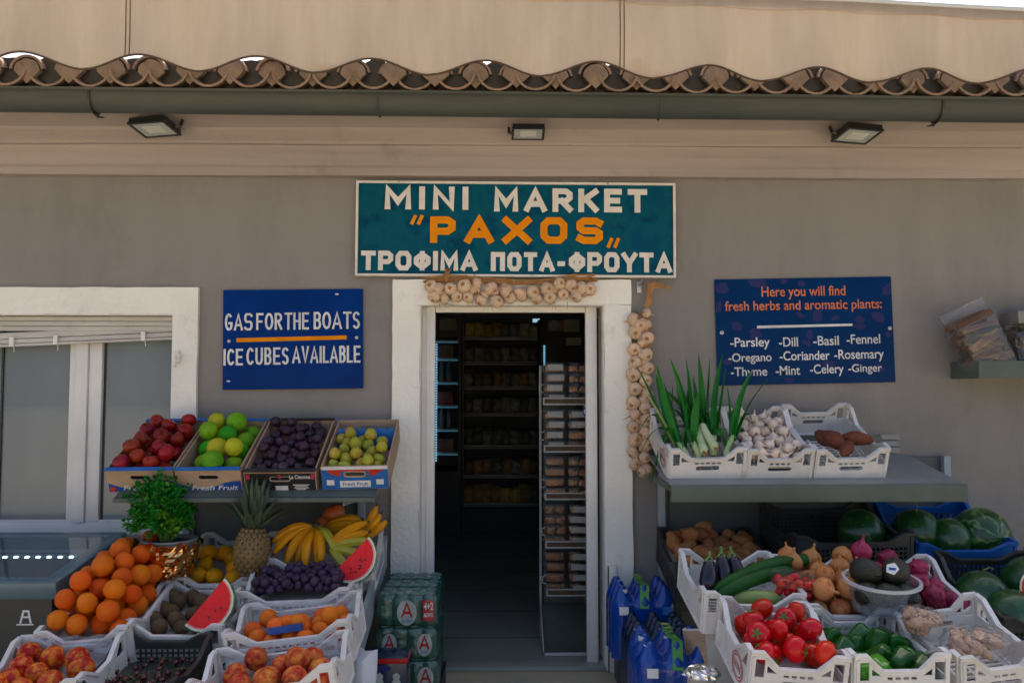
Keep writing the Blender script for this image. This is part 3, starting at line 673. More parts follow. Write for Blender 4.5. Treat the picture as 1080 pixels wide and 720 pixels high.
# main sign
M, w_, h_ = plate_matrix((375, 190.5), (711, 193.5), (713, 293), (374.5, 291), -.035)
sg = thing('shop_sign', 'large teal painted mini market sign with white frame above the door', 'sign', M)
u, v = w_ / 337, h_ / 100
MB().box(.006, w_ - .006, 0, .02, .006, h_ - .006).build('sign_board', 'sign_teal', sg, smooth=False)
f = MB()
t = .013
f.box(0, w_, -.012, .024, 0, t, bev=.004).box(0, w_, -.012, .024, h_ - t, h_, bev=.004).box(0, t, -.0115, .0235, t - .004, h_ - t + .004, bev=.003).box(w_ - t, w_, -.0115, .0235, t - .004, h_ - t + .004, bev=.003)
f.build('sign_frame', 'sign_white', sg)
def sx(px): return (px - 375) * u
def sz(py): return h_ - (py - 192) * v
l = MB()
strokes(l, ['M', 'I', 'N', 'I'], sx(405), sx(493), sz(222), sz(197.5), .031, -.0025, gap=.42)
strokes(l, ['M', 'A', 'R', 'K', 'E', 'T'], sx(520), sx(682), sz(223.5), sz(198.5), .031, -.0025, gap=.34)
strokes(l, ['T', 'P', 'O', 'Ph', 'I', 'M', 'A'], sx(381), sx(503), sz(286), sz(265.5), .026, -.0025, gap=.20)
strokes(l, ['Pi', 'O', 'T', 'A'], sx(517), sx(584), sz(286), sz(266), .026, -.0025, gap=.22)
strokes(l, ['-'], sx(587), sx(595), sz(288), sz(266), .026, -.0025)
strokes(l, ['Ph', 'P', 'O', 'Y', 'T', 'A'], sx(599), sx(708), sz(286.5), sz(265.5), .026, -.0025, gap=.18)
l.build('lettering', 'sign_white', sg, smooth=False)
l = MB()
strokes(l, ['P', 'A', 'X', 'O', 'S'], sx(453), sx(635), sz(257), sz(229), .038, -.0025, gap=.42)
for px in (434, 441): ribbon(l, [Vector((sx(px + 3), sz(229.5))), Vector((sx(px), sz(236)))], .018, -.0025)
for px in (641, 648): ribbon(l, [Vector((sx(px + 3), sz(252))), Vector((sx(px), sz(259)))], .018, -.0025)
l.build('name_lettering', 'sign_orange', sg, smooth=False)
for px in (420, 500, 560, 640):
    MB().lathe([(0, -.0), (.006, 0), (.006, .004), (0, .006)], 8, M=T((sx(px), -.012, h_ - .006 if px in (420, 640) else .006)) @ rotm(90)).build('screw', 'screw', sg)
# gas sign
M, w_, h_ = plate_matrix((236, 305.5), (383, 304.5), (383, 409), (234.5, 411), -.02)
gs = thing('wall_sign', 'blue painted sign about gas for boats and ice cubes between window and door', 'sign', M)
MB().box(0, w_, 0, .016, 0, h_, bev=.003).build('sign_board', 'sign_blue', gs)
kx, kz = w_ / 848, h_ / 602
def gx(px): return (px - 62) * kx
def gz_(py): return h_ - (py - 60) * kz
l = MB(); ts = .0115
strokes(l, ['G', 'A', 'S'], gx(75), gx(243), gz_(306), gz_(202), ts, -.0015, gap=.18)
strokes(l, ['F', 'o', 'R_'], gx(264), gx(422), gz_(304), gz_(202), ts, -.0015, gap=.18)
strokes(l, ['T', 'H', 'E'], gx(436), gx(584), gz_(304), gz_(200), ts, -.0015, gap=.18)
strokes(l, ['B', 'o', 'A', 'T', 's'], gx(612), gx(893), gz_(303), gz_(198), ts, -.0015, gap=.14)
strokes(l, ['I', 'C', 'E'], gx(68), gx(186), gz_(516), gz_(416), ts, -.0015, gap=.2)
strokes(l, ['C', 'U', 'B', 'E', 's'], gx(206), gx(462), gz_(514), gz_(410), ts, -.0015, gap=.2)
strokes(l, ['A', 'V', 'A', 'I', 'L', 'A', 'B', 'L', 'E'], gx(482), gx(896), gz_(507), gz_(404), ts, -.0015, gap=.16)
l.build('lettering', 'sign_letter', gs, smooth=False)
MB().prism([(gx(145), gz_(377)), (gx(812), gz_(366)), (gx(812), gz_(342)), (gx(145), gz_(352))], .001, M=XZ @ T((0, 0, .0003))).build('painted_line', 'sign_orange', gs, smooth=False)
for a, b in ((100, 369), (873, 355)): MB().lathe([(0, .0), (.009, 0), (.009, .003), (.004, .005), (0, .005)], 12, M=T((gx(a), 0, gz_(b))) @ rotm(90)).build('screw', 'screw', gs)
for a, b in ((753, 92), (98, 610)): MB().box(gx(a - 10), gx(a + 10), -.002, 0, gz_(b + 4), gz_(b - 4)).build('staple', 'sign_letter', gs)
# herb sign
M, w_, h_ = plate_matrix((753, 294.5), (940, 291.5), (944, 402.5), (757, 406.5), -.012)
hs = thing('wall_sign', 'navy printed sign listing fresh herbs and aromatic plants above the leek crate', 'sign', M)
MB().box(0, w_, 0, .006, 0, h_, bev=.0015).build('sign_board', 'sign_navy', hs)
kx, kz = w_ / 612, h_ / 366
def hx_(px, py): return (px - 44 - (py - 46) * 12 / 366) * kx
def hz_(px, py): return h_ - (py - 46 + (px - 44) * 7 / 612) * kz
deco = MB(); random.seed(5)
for (cx, cy, rx, ry, ro_) in ((72, 76, 23, 20, 0), (195, 58, 34, 17, 10), (345, 62, 14, 10, 20), (122, 208, 20, 14, 25), (400, 172, 17, 24, 10), (372, 240, 12, 18, 0), (545, 190, 17, 14, 0), (545, 212, 20, 10, 0),
                              (610, 180, 26, 17, 30), (462, 182, 15, 9, -10), (640, 85, 14, 22, 25), (645, 240, 12, 10, 0), (186, 236, 20, 24, 0), (340, 170, 16, 8, 30), (362, 268, 16, 9, 20), (440, 340, 22, 12, 10), (90, 330, 18, 12, 0), (610, 355, 20, 14, 30), (300, 395, 18, 9, 0), (545, 325, 14, 10, 0), (60, 140, 10, 22, 10), (285, 50, 12, 14, 30)):
    n = 14; ph = rnd() * 6
    pts = [(rx * math.cos(2 * math.pi * k / n) * (1 + .18 * math.sin(3 * k + ph)), ry * math.sin(2 * math.pi * k / n) * (1 + .18 * math.sin(2 * k + ph))) for k in range(n)]
    c, s_ = math.cos(R(ro_)), math.sin(R(ro_))
    P = [(hx_(cx + a * c - b * s_, cy + a * s_ + b * c), hz_(cx + a * c - b * s_, cy + a * s_ + b * c)) for a, b in pts]
    P = [(min(max(p, .004), w_ - .004), min(max(q, .004), h_ - .004)) for p, q in P]
    deco.face([(p, -.0006, q) for p, q in P])
deco.build('printed_pattern', 'sign_purple', hs, smooth=False)
l = MB()
def hline(body, x0, x1, y0, y1, dst, bold=.012):
    za, zb = hz_(x0, y1), hz_(x0, y0)
    me = fit_text(body, hx_(x0, y0), hx_(x1, y0), za, zb, bold)
    # follow the slight tilt of the printed lines
    k = (hz_(x1, y0) - hz_(x0, y0)) / (hx_(x1, y0) - hx_(x0, y0)) * .0
    dst.mesh(me, T((0, -.0016, 0))); bpy.data.meshes.remove(me)
hline('Here you will find', 206, 496, 72, 118, l, .012); hline('fresh herbs and aromatic plants:', 80, 622, 122, 166, l, .012)
l.build('heading', 'sign_coral', hs, smooth=False)
l = MB()
for body, x0, x1, y0, y1 in (('-Parsley', 98, 234, 248, 290), ('-Dill', 266, 331, 248, 280), ('-Basil', 384, 472, 244, 277), ('-Fennel', 499, 615, 240, 273),
                             ('-Oregano', 92, 240, 302, 340), ('-Coriander', 268, 440, 296, 328), ('-Rosemary', 456, 627, 292, 335),
                             ('-Thyme', 100, 225, 350, 390), ('-Mint', 254, 338, 346, 378), ('-Celery', 372, 488, 342, 384), ('-Ginger', 504, 620, 342, 378)):
    hline(body, x0, x1, y0, y1, l, .011)
l.prism([(hx_(191, 215), hz_(191, 216)), (hx_(520, 210), hz_(520, 210)), (hx_(520, 202), hz_(520, 202)), (hx_(191, 206), hz_(191, 207))], .001, M=XZ @ T((0, 0, .0008)))
l.build('lettering', 'sign_letter', hs, smooth=False)
for a, b in ((70, 230), (650, 219)): MB().lathe([(0, .0), (.011, 0), (.011, .003), (.005, .006), (0, .006)], 12, M=T((hx_(a, b), 0, hz_(a, b))) @ rotm(90)).build('screw', 'screw', hs)
# ------------------------------------------------------------------ floodlights under the cornice
def floodlight(px, py, yaw, label, side):
    Y = -.30; p = at(px, py, Y)
    M = T(p) @ rotm(0, 0, yaw) @ rotm(-12) @ Matrix.Scale(.8 if yaw == 0 else 1, 4)
    o = thing('floodlight', label, 'floodlight', M, 'floodlights under the eave')
    MB().box(-.10, .10, -.072, .072, 0, .03, bev=.006).build('housing', 'black_plastic', o)
    MB().box(-.103, .103, -.075, -.060, -.006, .004, bev=.002).box(-.103, .103, .060, .075, -.006, .004, bev=.002).box(-.103, -.088, -.060, .060, -.006, .004, bev=.002).box(.088, .103, -.060, .060, -.006, .004, bev=.002).build('bezel', 'black_plastic', o)
    MB().box(-.088, .088, -.060, .060, -.003, -.0005).build('glass', 'lamp_glass', o)
    MB().box(-.05, .05, -.032, .032, -.0045, -.0032).build('led_panel', 'white_enamel', o)
    b = MB().tube([(side * .10, .02, .015), (side * .12, .03, .02), (side * .12, .04, .06)], .009, 6); b.build('bracket', 'black_plastic', o)
floodlight(163, 136, -14, 'black floodlight above the white framed window', 1)
floodlight(557, 141, 0, 'small black floodlight straight above the mini market sign', -1)
floodlight(904, 143, 14, 'black floodlight above the navy herb sign', -1)

# ------------------------------------------------------------------ crates
def fitc(fl, fr, bl, br, Yf, Yb, H):
    A, B, C_, D = at(*fl, Yf), at(*fr, Yf), at(*bl, Yb), at(*br, Yb)
    F, K = (A + B) / 2, (C_ + D) / 2
    x = ((B - A).normalized() + (D - C_).normalized()).normalized(); y = K - F; L_ = y.length; y.normalize()
    y = (y - x * y.dot(x)).normalized(); z = x.cross(y)
    M = Matrix((x, y, z)).transposed().to_4x4(); M.translation = F - z * H
    return M, ((B - A).length + (D - C_).length) / 2, L_
def wall_plate(l, H, dip, corner, slant, style, bottom=0):
    e = l / 2
    out = [(-e, bottom), (e, bottom), (e, H), (e - corner, H), (e - corner - slant, dip), (-e + corner + slant, dip), (-e + corner, H), (-e, H)]
    holes = []
    def free(x0, x1, y0, y1): holes.append(rect(x0, x1, y0, y1))
    if style == 'white':
        n = int((l - 2 * corner - 2 * slant) / .026); x0 = -n * .026 / 2
        for i in range(n): free(x0 + i * .026 + .004, x0 + i * .026 + .022, dip - .027, dip - .018)
        for s in (-1, 1):
            xa, xb = e - .016, e - corner - .004
            q = [(s * xb, dip - .03), (s * xa, dip - .03), (s * xa, H - .022), (s * xb, H - .022)]
            holes.append(q if s > 0 else q[::-1])
            xc = e - corner - .012; xd = e - corner - slant + .010
            if xc - xd > .02:
                q = [(s * xd, dip - .014), (s * xc, dip - .014), (s * xc, dip - .014 + (H - dip) * (xc - xd) / slant * .78)]
                holes.append(q if s > 0 else q[::-1])
        holes.append(slot(-.055, .055, dip * .50, dip * .50 + .022))
    elif style == 'side':
        n = int((l - 2 * corner - 2 * slant) / .03); x0 = -n * .03 / 2
        for i in range(n): free(x0 + i * .03 + .004, x0 + i * .03 + .026, .012, .02)
        for s in (-1, 1):
            q = [(s * (e - corner - slant * .4), dip - .02), (s * (e - .016), dip - .02), (s * (e - .016), H - .024), (s * (e - corner * .9), H - .024)]
            holes.append(q if s > 0 else q[::-1])
    elif style == 'mesh':
        nx_ = int((l - .05) / .021); nz_ = int((dip - .03) / .021)
        for i in range(nx_):
            for j in range(nz_):
                x = -nx_ * .021 / 2 + i * .021; y = .014 + j * .021; free(x + .003, x + .018, y + .003, y + .018)
    elif style == 'slat':
        nx_ = int((l - .06) / .026)
        for i in range(nx_):
            x = -nx_ * .026 / 2 + i * .026
            for (a, b) in ((.02, dip * .46), (dip * .52, dip - .03)): free(x + .004, x + .020, a, b)
    return out, holes
CRATE_CACHE = {}
def crate_meshes(W_, L_, H, kind):
    key = (round(W_, 2), round(L_, 2), H, kind)
    if key in CRATE_CACHE: return CRATE_CACHE[key]
    m = {'white': 'white_crate', 'black': 'black_crate', 'blue': 'blue_crate'}[kind]
    t = .006
    def wallm(name, l, dipf, corner, slant, style, place):
        dip = H * dipf; out, holes = wall_plate(l, H, dip, corner, slant, style)
        mb = MB(); pm = curve_mesh([out] + holes, t); mb.mesh(pm, XZ); bpy.data.meshes.remove(pm)
        top = out[2:][::-1]      # left to right along the top
        tops = [(x, y + .004) for x, y in top]; low = [(x, y - .009) for x, y in top]
        pm = curve_mesh([low + tops[::-1]], .018); mb.mesh(pm, XZ @ T((0, 0, 0))); bpy.data.meshes.remove(pm)
        # a stiffening rib low on the wall
        mb.box(-l / 2 + .004, l / 2 - .004, -t / 2 - .004, -t / 2 + .001, .002, .010)
        for sx_ in (-1, 1): mb.box(sx_ * (l / 2 - .012) - .005, sx_ * (l / 2 - .012) + .005, -t / 2 - .004, -t / 2 + .001, .010, H - .012)
        for v in mb.bm.verts: v.co = place @ v.co
        return mb.data(name, m, sharp=30)
    st = {'white': ('white', 'side'), 'black': ('mesh', 'mesh'), 'blue': ('slat', 'slat')}[kind]
    c1 = .045; s1 = min(.075, W_ * .17); d1 = .70
    c2 = .05; s2 = .09; d2 = .68
    if kind != 'white': d1, d2 = .80, .74
    f_ = wallm('front_panel', W_, d1, c1, s1, st[0], T((0, .003, 0)))
    b_ = wallm('back_panel', W_, d1, c1, s1, st[0], T((0, L_ - .003, 0)) @ rotm(0, 0, 180))
    sl = wallm('side_panel', L_ - .014, d2, c2, s2, st[1], T((-W_ / 2 + .003, L_ / 2, 0)) @ rotm(0, 0, -90))
    sr = wallm('side_panel', L_ - .014, d2, c2, s2, st[1], T((W_ / 2 - .003, L_ / 2, 0)) @ rotm(0, 0, 90))
    holes = []
    n1, n2 = max(2, int((W_ - .04) / .05)), max(2, int((L_ - .04) / .028))
    for i in range(n1):
        for j in range(n2):
            x, y = -W_ / 2 + .02 + i * (W_ - .04) / n1, .02 + j * (L_ - .04) / n2
            holes.append(rect(x + .005, x + (W_ - .04) / n1 - .005, y + .005, y + (L_ - .04) / n2 - .005))
    pm = curve_mesh([rect(-W_ / 2 + .007, W_ / 2 - .007, .007, L_ - .007)] + holes, .006); mb = MB(); mb.mesh(pm, T((0, 0, .004))); bpy.data.meshes.remove(pm)
    bt = mb.data('crate_base', m)
    CRATE_CACHE[key] = (f_, b_, sl, sr, bt); return CRATE_CACHE[key]
def crate(fl, fr, bl, br, Yf, Yb, H, kind, label, group=None, name='plastic_crate', width=None, length=None):
    M, W_, L_ = fitc(fl, fr, bl, br, Yf, Yb, H)
    W_ = width or round(W_, 2); L_ = length or round(L_, 2)
    o = thing(name, label, 'crate', M, group)
    for me in crate_meshes(W_, L_, H, kind): link(me.name.split('.')[0], me, o)
    o['W'] = 0; del o['W']
    return o, M, W_, L_
def pack(W_, L_, n, rad, z0, cap, mx=.012, tries=90, seed=0, x0=None, x1=None, y0=None, y1=None, tight=1.0):
    """settle n round things one by one in a box; cap(x, y) is the highest centre allowed. Returns (x, y, z, r)"""
    rs = random.Random(seed); out = []
    X0 = -W_ / 2 if x0 is None else x0; X1 = W_ / 2 if x1 is None else x1; Y0 = 0 if y0 is None else y0; Y1 = L_ if y1 is None else y1
    fails = 0
    while len(out) < n and fails < 12:
        r = rad * rs.uniform(.9, 1.08); best = None
        for _ in range(tries):
            x = rs.uniform(X0 + r + mx, X1 - r - mx); y = rs.uniform(Y0 + r + mx, Y1 - r - mx)
            z = z0(x, y) + r if callable(z0) else z0 + r
            for (a, b, c, q) in out:
                d2 = (x - a) ** 2 + (y - b) ** 2; s = (r + q) * tight
                if d2 < s * s: z = max(z, c + math.sqrt(s * s - d2))
            if z > cap(x, y): continue
            if best is None or z < best[2]: best = (x, y, z, r)
        if best is None: fails += 1; continue
        out.append(best)
    return out
def randrot(rs, tilt=180):
    if tilt >= 180:
        return Euler((rs.uniform(0, 6.28), rs.uniform(0, 6.28), rs.uniform(0, 6.28))).to_matrix().to_4x4()
    return Matrix.Rotation(rs.uniform(0, 6.28), 4, 'Z') @ Matrix.Rotation(R(rs.uniform(0, tilt)), 4, 'X') @ Matrix.Rotation(rs.uniform(0, 6.28), 4, 'Z')
def put(kind, M, label, cat, group):
    """one instance of a produce kind: [(mesh of the body), (part name, part mesh) ...] sharing mesh data"""
    name, variants = KIND[kind]; body, parts = variants[int(rnd() * len(variants))]
    o = bpy.data.objects.new(name, body); COL.objects.link(o); o.matrix_world = M; tag(o, label, cat, group)
    for pn, pm in parts:
        c = bpy.data.objects.new(pn, pm); COL.objects.link(c); c.parent = o
    return o
def heap(kinds, Mc, places, label, cat, group, tilt=180, seed=1, squash=None, unit=1.0):
    rs = random.Random(seed); res = []
    for (x, y, z, r) in places:
        k = kinds if isinstance(kinds, str) else rs.choice(kinds)
        M = Mc @ T((x, y, z)) @ randrot(rs, tilt) @ Matrix.Scale(r * unit, 4)
        res.append(put(k, M, label, cat, group))
    return res
# ------------------------------------------------------------------ produce, each modelled once at radius 1
KIND = {}
def sph_prof(n, fz=lambda c: c, fr=lambda s, c: s):
    return [(0, fz(-1))] + [(fr(math.sin(math.pi * i / n), -math.cos(math.pi * i / n)), fz(-math.cos(math.pi * i / n))) for i in range(1, n)] + [(0, fz(1))]
def bumpy(mb, amp, sc, seed):
    for v in mb.bm.verts:
        q = noise.noise(v.co * sc + Vector((seed, seed * 2, 0))); v.co *= 1 + amp * q
def fruit(kind, name, material, prof, nseg=16, mods=None, amp=.04, sc=1.2, variants=3, parts=()):
    vs = []
    for k in range(variants):
        mb = MB().lathe(prof, nseg, mod=mods(k) if mods else None); bumpy(mb, amp, sc, k * 7.3 + len(KIND)); me = mb.data(name, material, sharp=80)
        vs.append((me, [(pn, pf(k)) for pn, pf in parts]))
    KIND[kind] = (name, vs)
def dimple(d_top, d_bot, wt=.45, squash=.9, shoulder=0):
    """apple-like outline: dimples at both poles"""
    n = 14; P = []
    for i in range(n + 1):
        a = math.pi * i / n; r = math.sin(a); z = -math.cos(a) * squash
        f = math.exp(-(r / wt) ** 2)
        z += -d_top * f if i > n / 2 else d_bot * f
        r *= 1 + shoulder * (-math.cos(a)) * .5
        P.append((r if 0 < i < n else 0, z))
    return P
def stem_part(m, r, L_, bend=.15, z=.7):
    return lambda k: MB().tube([(0, 0, z - .1), (bend * .3, 0, z + L_ * .5), (bend, 0, z + L_)], [r, r * .8, r * 1.1], 6).data('stem', m)
fruit('orange', 'orange', 'orange_skin', dimple(.05, .03, .16, .95), 20, amp=.05, parts=[('stem_button', lambda k: MB().lathe([(0, .86), (.07, .87), (.075, .915), (.03, .935), (0, .93)], 7).data('stem_button', 'stem_green'))])
fruit('apple', 'red_apple', 'apple_skin', dimple(.30, .18, .36, .92, .14), 18, amp=.05, parts=[('stem', stem_part('stem_brown', .035, .35, .12, .62))])
fruit('pomelo', 'green_citrus', 'pomelo_skin', dimple(.05, .02, .2, .97), 18, amp=.06)
fruit('yellow_pomelo', 'yellow_citrus', 'pomelo_yellow', dimple(.05, .02, .2, .97), 18, amp=.06)
fruit('plum', 'plum', 'plum_skin', dimple(.14, .02, .25, 1.02), 12, amp=.04, mods=lambda k: (lambda a, t: 1 - .07 * math.exp(-((a - 3.14) / .2) ** 2)))
fruit('pear', 'small_pear', 'pear_skin', [(0, -.86), (.35, -.92), (.72, -.75), (.95, -.4), (1, 0), (.9, .38), (.68, .72), (.48, .95), (.25, 1.08), (0, 1.08)], 14, amp=.05, parts=[('stem', stem_part('stem_brown', .05, .35, .1, 1.02))])
fruit('lemon', 'lemon', 'lemon_skin', [(0, -1.35), (.16, -1.3), (.25, -1.15), (.6, -.9), (.88, -.5), (1, 0), (.88, .5), (.6, .9), (.3, 1.12), (.2, 1.25), (0, 1.3)], 14, amp=.05)
fruit('kiwi', 'kiwi', 'kiwi_skin', sph_prof(10, lambda c: c * 1.25), 14, amp=.05)
fruit('cherry', 'cherry', 'cherry_skin', dimple(.25, .05, .35, .92), 10, amp=.03, parts=[('stem', lambda k: MB().tube([(0, 0, .6), (.25, .1, 1.6), (1.0 + .4 * k, .3, 2.6), (1.6 + .5 * k, .9 - k * .5, 3.4)], [.09, .07, .06, .11], 5).data('stem', 'stem_green'))])
cleft = lambda k: (lambda a, t: 1 - .10 * math.exp(-((a - 3.14) / .22) ** 2) * math.sin(math.pi * t) ** .5)
fruit('nectarine', 'nectarine', 'nectarine_skin', dimple(.22, -.03, .3, .95), 18, amp=.05, mods=cleft)
fruit('peach', 'peach', 'peach_skin', dimple(.22, -.03, .3, .95), 18, amp=.05, mods=cleft)
fruit('apricot', 'apricot', 'apricot_skin', dimple(.16, .0, .28, .95), 16, amp=.04, mods=cleft)
fruit('grape', 'grape', 'grape_skin', sph_prof(8, lambda c: c * 1.1), 10, amp=.02, variants=1)
lob = lambda n_, d: (lambda k: (lambda a, t: 1 + d * math.cos(n_ * a + k) * math.sin(math.pi * t)))
def calyx(k):
    mb = MB()
    for i in range(5):
        a = i * 1.257 + k; c, s = math.cos(a), math.sin(a)
        mb._put([(.05 * s, -.05 * c, .70), (-.05 * s, .05 * c, .70), (.28 * c - .09 * s, .28 * s + .09 * c, .80), (.28 * c + .09 * s, .28 * s - .09 * c, .80), (.55 * c, .55 * s, .74)], [(0, 1, 2, 3), (3, 2, 4)])
    mb.tube([(0, 0, .66), (.03, 0, .95)], .05, 6); return mb.data('calyx', 'stem_green')
fruit('tomato', 'tomato', 'tomato_skin', dimple(.20, .04, .3, .84), 20, amp=.07, mods=lob(5, .03), parts=[('calyx', calyx)])
fruit('cherry_tomato', 'cherry_tomato', 'tomato_skin', sph_prof(8, lambda c: c * 1.05), 10, amp=.03, variants=1)
pep = [(0, -1.15), (.3, -1.2), (.62, -1.05), (.78, -.6), (.86, 0), (.98, .5), (1, .8), (.85, 1.05), (.5, 1.12), (.2, .95), (0, .92)]
fruit('pepper', 'green_pepper', 'pepper_skin', pep, 20, amp=.10, mods=lob(4, .12), parts=[('stem', stem_part('stem_green', .11, .45, .15, .98))])
fruit('light_pepper', 'green_pepper', 'pepper_light', pep, 20, amp=.10, mods=lob(4, .12), parts=[('stem', stem_part('stem_green', .11, .45, .15, .98))])
oni = [(0, -.82), (.3, -.86), (.7, -.66), (.95, -.25), (1, .05), (.9, .38), (.62, .68), (.32, .88), (.16, 1.05), (.10, 1.25), (.13, 1.5), (0, 1.5)]
roots = lambda k: MB().lathe([(0, -.95), (.12, -.95), (.18, -.82), (0, -.80)], 8).data('roots', 'straw')
fruit('onion', 'onion', 'onion_skin', oni, 16, amp=.05, mods=lob(7, .015), parts=[('roots', roots)])
fruit('red_onion', 'red_onion', 'red_onion_skin', oni, 16, amp=.05, mods=lob(7, .015), parts=[('roots', roots)])
fruit('potato', 'potato', 'potato_skin', sph_prof(12, lambda c: c * 1.55), 14, amp=.24, sc=1.0, variants=4)
fruit('yam', 'sweet_potato', 'yam_skin', [(0, -2.3), (.2, -2.2), (.5, -1.7), (.85, -.8), (1, 0), (.9, .8), (.6, 1.6), (.25, 2.1), (0, 2.25)], 14, amp=.22, sc=.9)
fruit('eggplant', 'eggplant', 'eggplant_skin', [(0, -2.0), (.45, -1.95), (.85, -1.5), (1, -.8), (.95, 0), (.8, .8), (.62, 1.5), (.45, 1.8), (0, 1.9)], 16, amp=.06, variants=2,
      parts=[('cap', lambda k: MB().lathe([(.66, 1.35), (.6, 1.6), (.4, 1.95), (.2, 2.1), (.16, 2.5), (.18, 2.8), (0, 2.8)], 10, mod=lambda a, t: 1 + (.18 * math.cos(5 * a) if t < .2 else 0)).data('cap', 'stem_green'))])
gar = [(0, -.80), (.32, -.82), (.72, -.68), (.98, -.30), (1, 0), (.86, .35), (.55, .66), (.28, .92), (.15, 1.25), (.12, 1.6), (.15, 1.85), (0, 1.88)]
fruit('garlic', 'garlic_bulb', 'garlic_skin', gar, 22, amp=.08, mods=lambda k: (lambda a, t: 1 + .085 * abs(math.cos(4.5 * a + k)) * (math.sin(math.pi * min(1, t * 1.2)) if t < .83 else 0)), variants=4,
      parts=[('roots', lambda k: MB().lathe([(0, -.98), (.22, -.94), (.34, -.78), (0, -.74)], 9, mod=lambda a, t: 1 + .2 * math.sin(5 * a)).data('roots', 'straw'))])
KIND['garlic_pale'] = ('garlic_bulb', [])
for me_, pt_ in KIND['garlic'][1]:
    m2 = me_.copy(); m2.materials[0] = MATS['garlic_pale']; KIND['garlic_pale'][1].append((m2, pt_))
fruit('avocado', 'avocado', 'avocado_skin', [(0, -1.1), (.45, -1.02), (.85, -.65), (1, -.1), (.88, .5), (.6, 1.05), (.35, 1.35), (0, 1.45)], 14, amp=.05, variants=2)
fruit('watermelon', 'watermelon', 'melon_rind', sph_prof(16, lambda c: c * .95), 28, amp=.05, variants=2)
fruit('dark_watermelon', 'watermelon', 'melon_dark', sph_prof(16, lambda c: c * .95), 28, amp=.05, variants=2)
fruit('mango', 'mango', 'mango_skin', sph_prof(12, lambda c: c * 1.25), 16, amp=.10, variants=1)
fruit('ginger', 'ginger_root', 'ginger_skin', sph_prof(12, lambda c: c * 1.9), 14, amp=.55, sc=1.5, variants=4)

# ------------------------------------------------------------------ display racks
random.seed(11)
def slab_from(o3, name, m, parent, t=.02, bev=.003):
    """a board through four points (a, b, c, d), thickness t downwards"""
    a, b, c, d = [Vector(p) for p in o3]; n = (b - a).cross(d - a).normalized()
    if n.z < 0: n = -n
    mb = MB(); mb._put([a, b, c, d, a - n * t, b - n * t, c - n * t, d - n * t], [(0, 1, 2, 3), (7, 6, 5, 4), (0, 4, 5, 1), (1, 5, 6, 2), (2, 6, 7, 3), (3, 7, 4, 0)])
    return mb.build(name, m, parent, smooth=False)
# --- left rack
lx0, lx1 = at(112, 520, -.55).x, at(392, 520, -.55).x
lr = thing('display_rack', 'grey metal display rack left of the door with a tilted shelf of fruit boxes', 'display rack', T((lx1, -.05, 0)))
inv = lambda p, o: Vector(p) - o.location
def rel(o, *ps): return [inv(p, o) for p in ps]
A, B = at(196, 524, -.60), at(396, 524, -.60); A.x = lx0 + .06
lo_y = -.10; zb = A.z + .215
slab_from(rel(lr, (A.x, -.60, A.z), (B.x, -.60, A.z), (B.x, lo_y, zb), (A.x, lo_y, zb)), 'shelf', 'rack_metal', lr, .016)
lip = MB().box(A.x - lr.location.x, B.x - lr.location.x, -.572, -.552, A.z - .022, A.z - .002, bev=.004); lip.build('shelf_lip', 'rack_metal', lr)
b0, b1 = at(203, 545, -.03), at(376, 545, -.03)
MB().box(b0.x - lr.location.x, b1.x - lr.location.x, .022, .040, .35, A.z + .16).build('back_panel', 'rack_back', lr)
for px in (197, 381):
    x = at(px, 545, -.06).x - lr.location.x
    MB().box(x - .018, x + .018, -.02, .02, .0, A.z + .14, bev=.003).build('upright', 'brace_metal', lr)
    br = MB(); br.prism([(-.03, A.z + .11), (-.52, A.z - .025), (-.52, A.z - .045), (-.03, A.z - .08)], .006, M=Matrix(((0, 0, 1, x - .003), (1, 0, 0, 0), (0, 1, 0, 0), (0, 0, 0, 1)))); br.build('bracket', 'brace_metal', lr, smooth=False)
# lower stepped stand, left
ls = thing('crate_stand', 'low stepped stand under the white fruit crates left of the door', 'stand', T((-1.0, -.9, 0)))
def stand_side(o, x, pts, m='brace_metal', name='side_board', t=.018):
    mb = MB(); mb.prism([(y - o.location.y, z) for y, z in pts], t, M=Matrix(((0, 0, 1, x - o.location.x), (1, 0, 0, 0), (0, 1, 0, 0), (0, 0, 0, 1))))
    return mb.build(name, m, o, smooth=False)
xr = at(384, 620, -.75).x
zt = lambda y: lerp(.60, .19, (-.15 - y) / 1.5)
stand_side(ls, xr, [(-.12, zt(-.12) + .10), (-1.72, zt(-1.72) + .09), (-1.72, zt(-1.72) - .05), (-.12, zt(-.12) - .05)])
stand_side(ls, -1.44, [(-.12, zt(-.12)), (-1.5, zt(-1.5)), (-1.5, zt(-1.5) - .1), (-.12, zt(-.12) - .1)])
for y in (-.3, -.62, -.95, -1.28, -1.6):
    MB().box(-.44, xr - ls.location.x, y - .02 + .9, y + .02 + .9, zt(y) - .07, zt(y) - .045).build('cross_bar', 'rack_metal', ls)
for x in (-1.41, xr - .02):
    for y in (-.18, -1.45): MB().box(x - .02 + 1.0, x + .02 + 1.0, y + .88, y + .92, 0, zt(y) - .05).build('leg', 'rack_metal', ls)
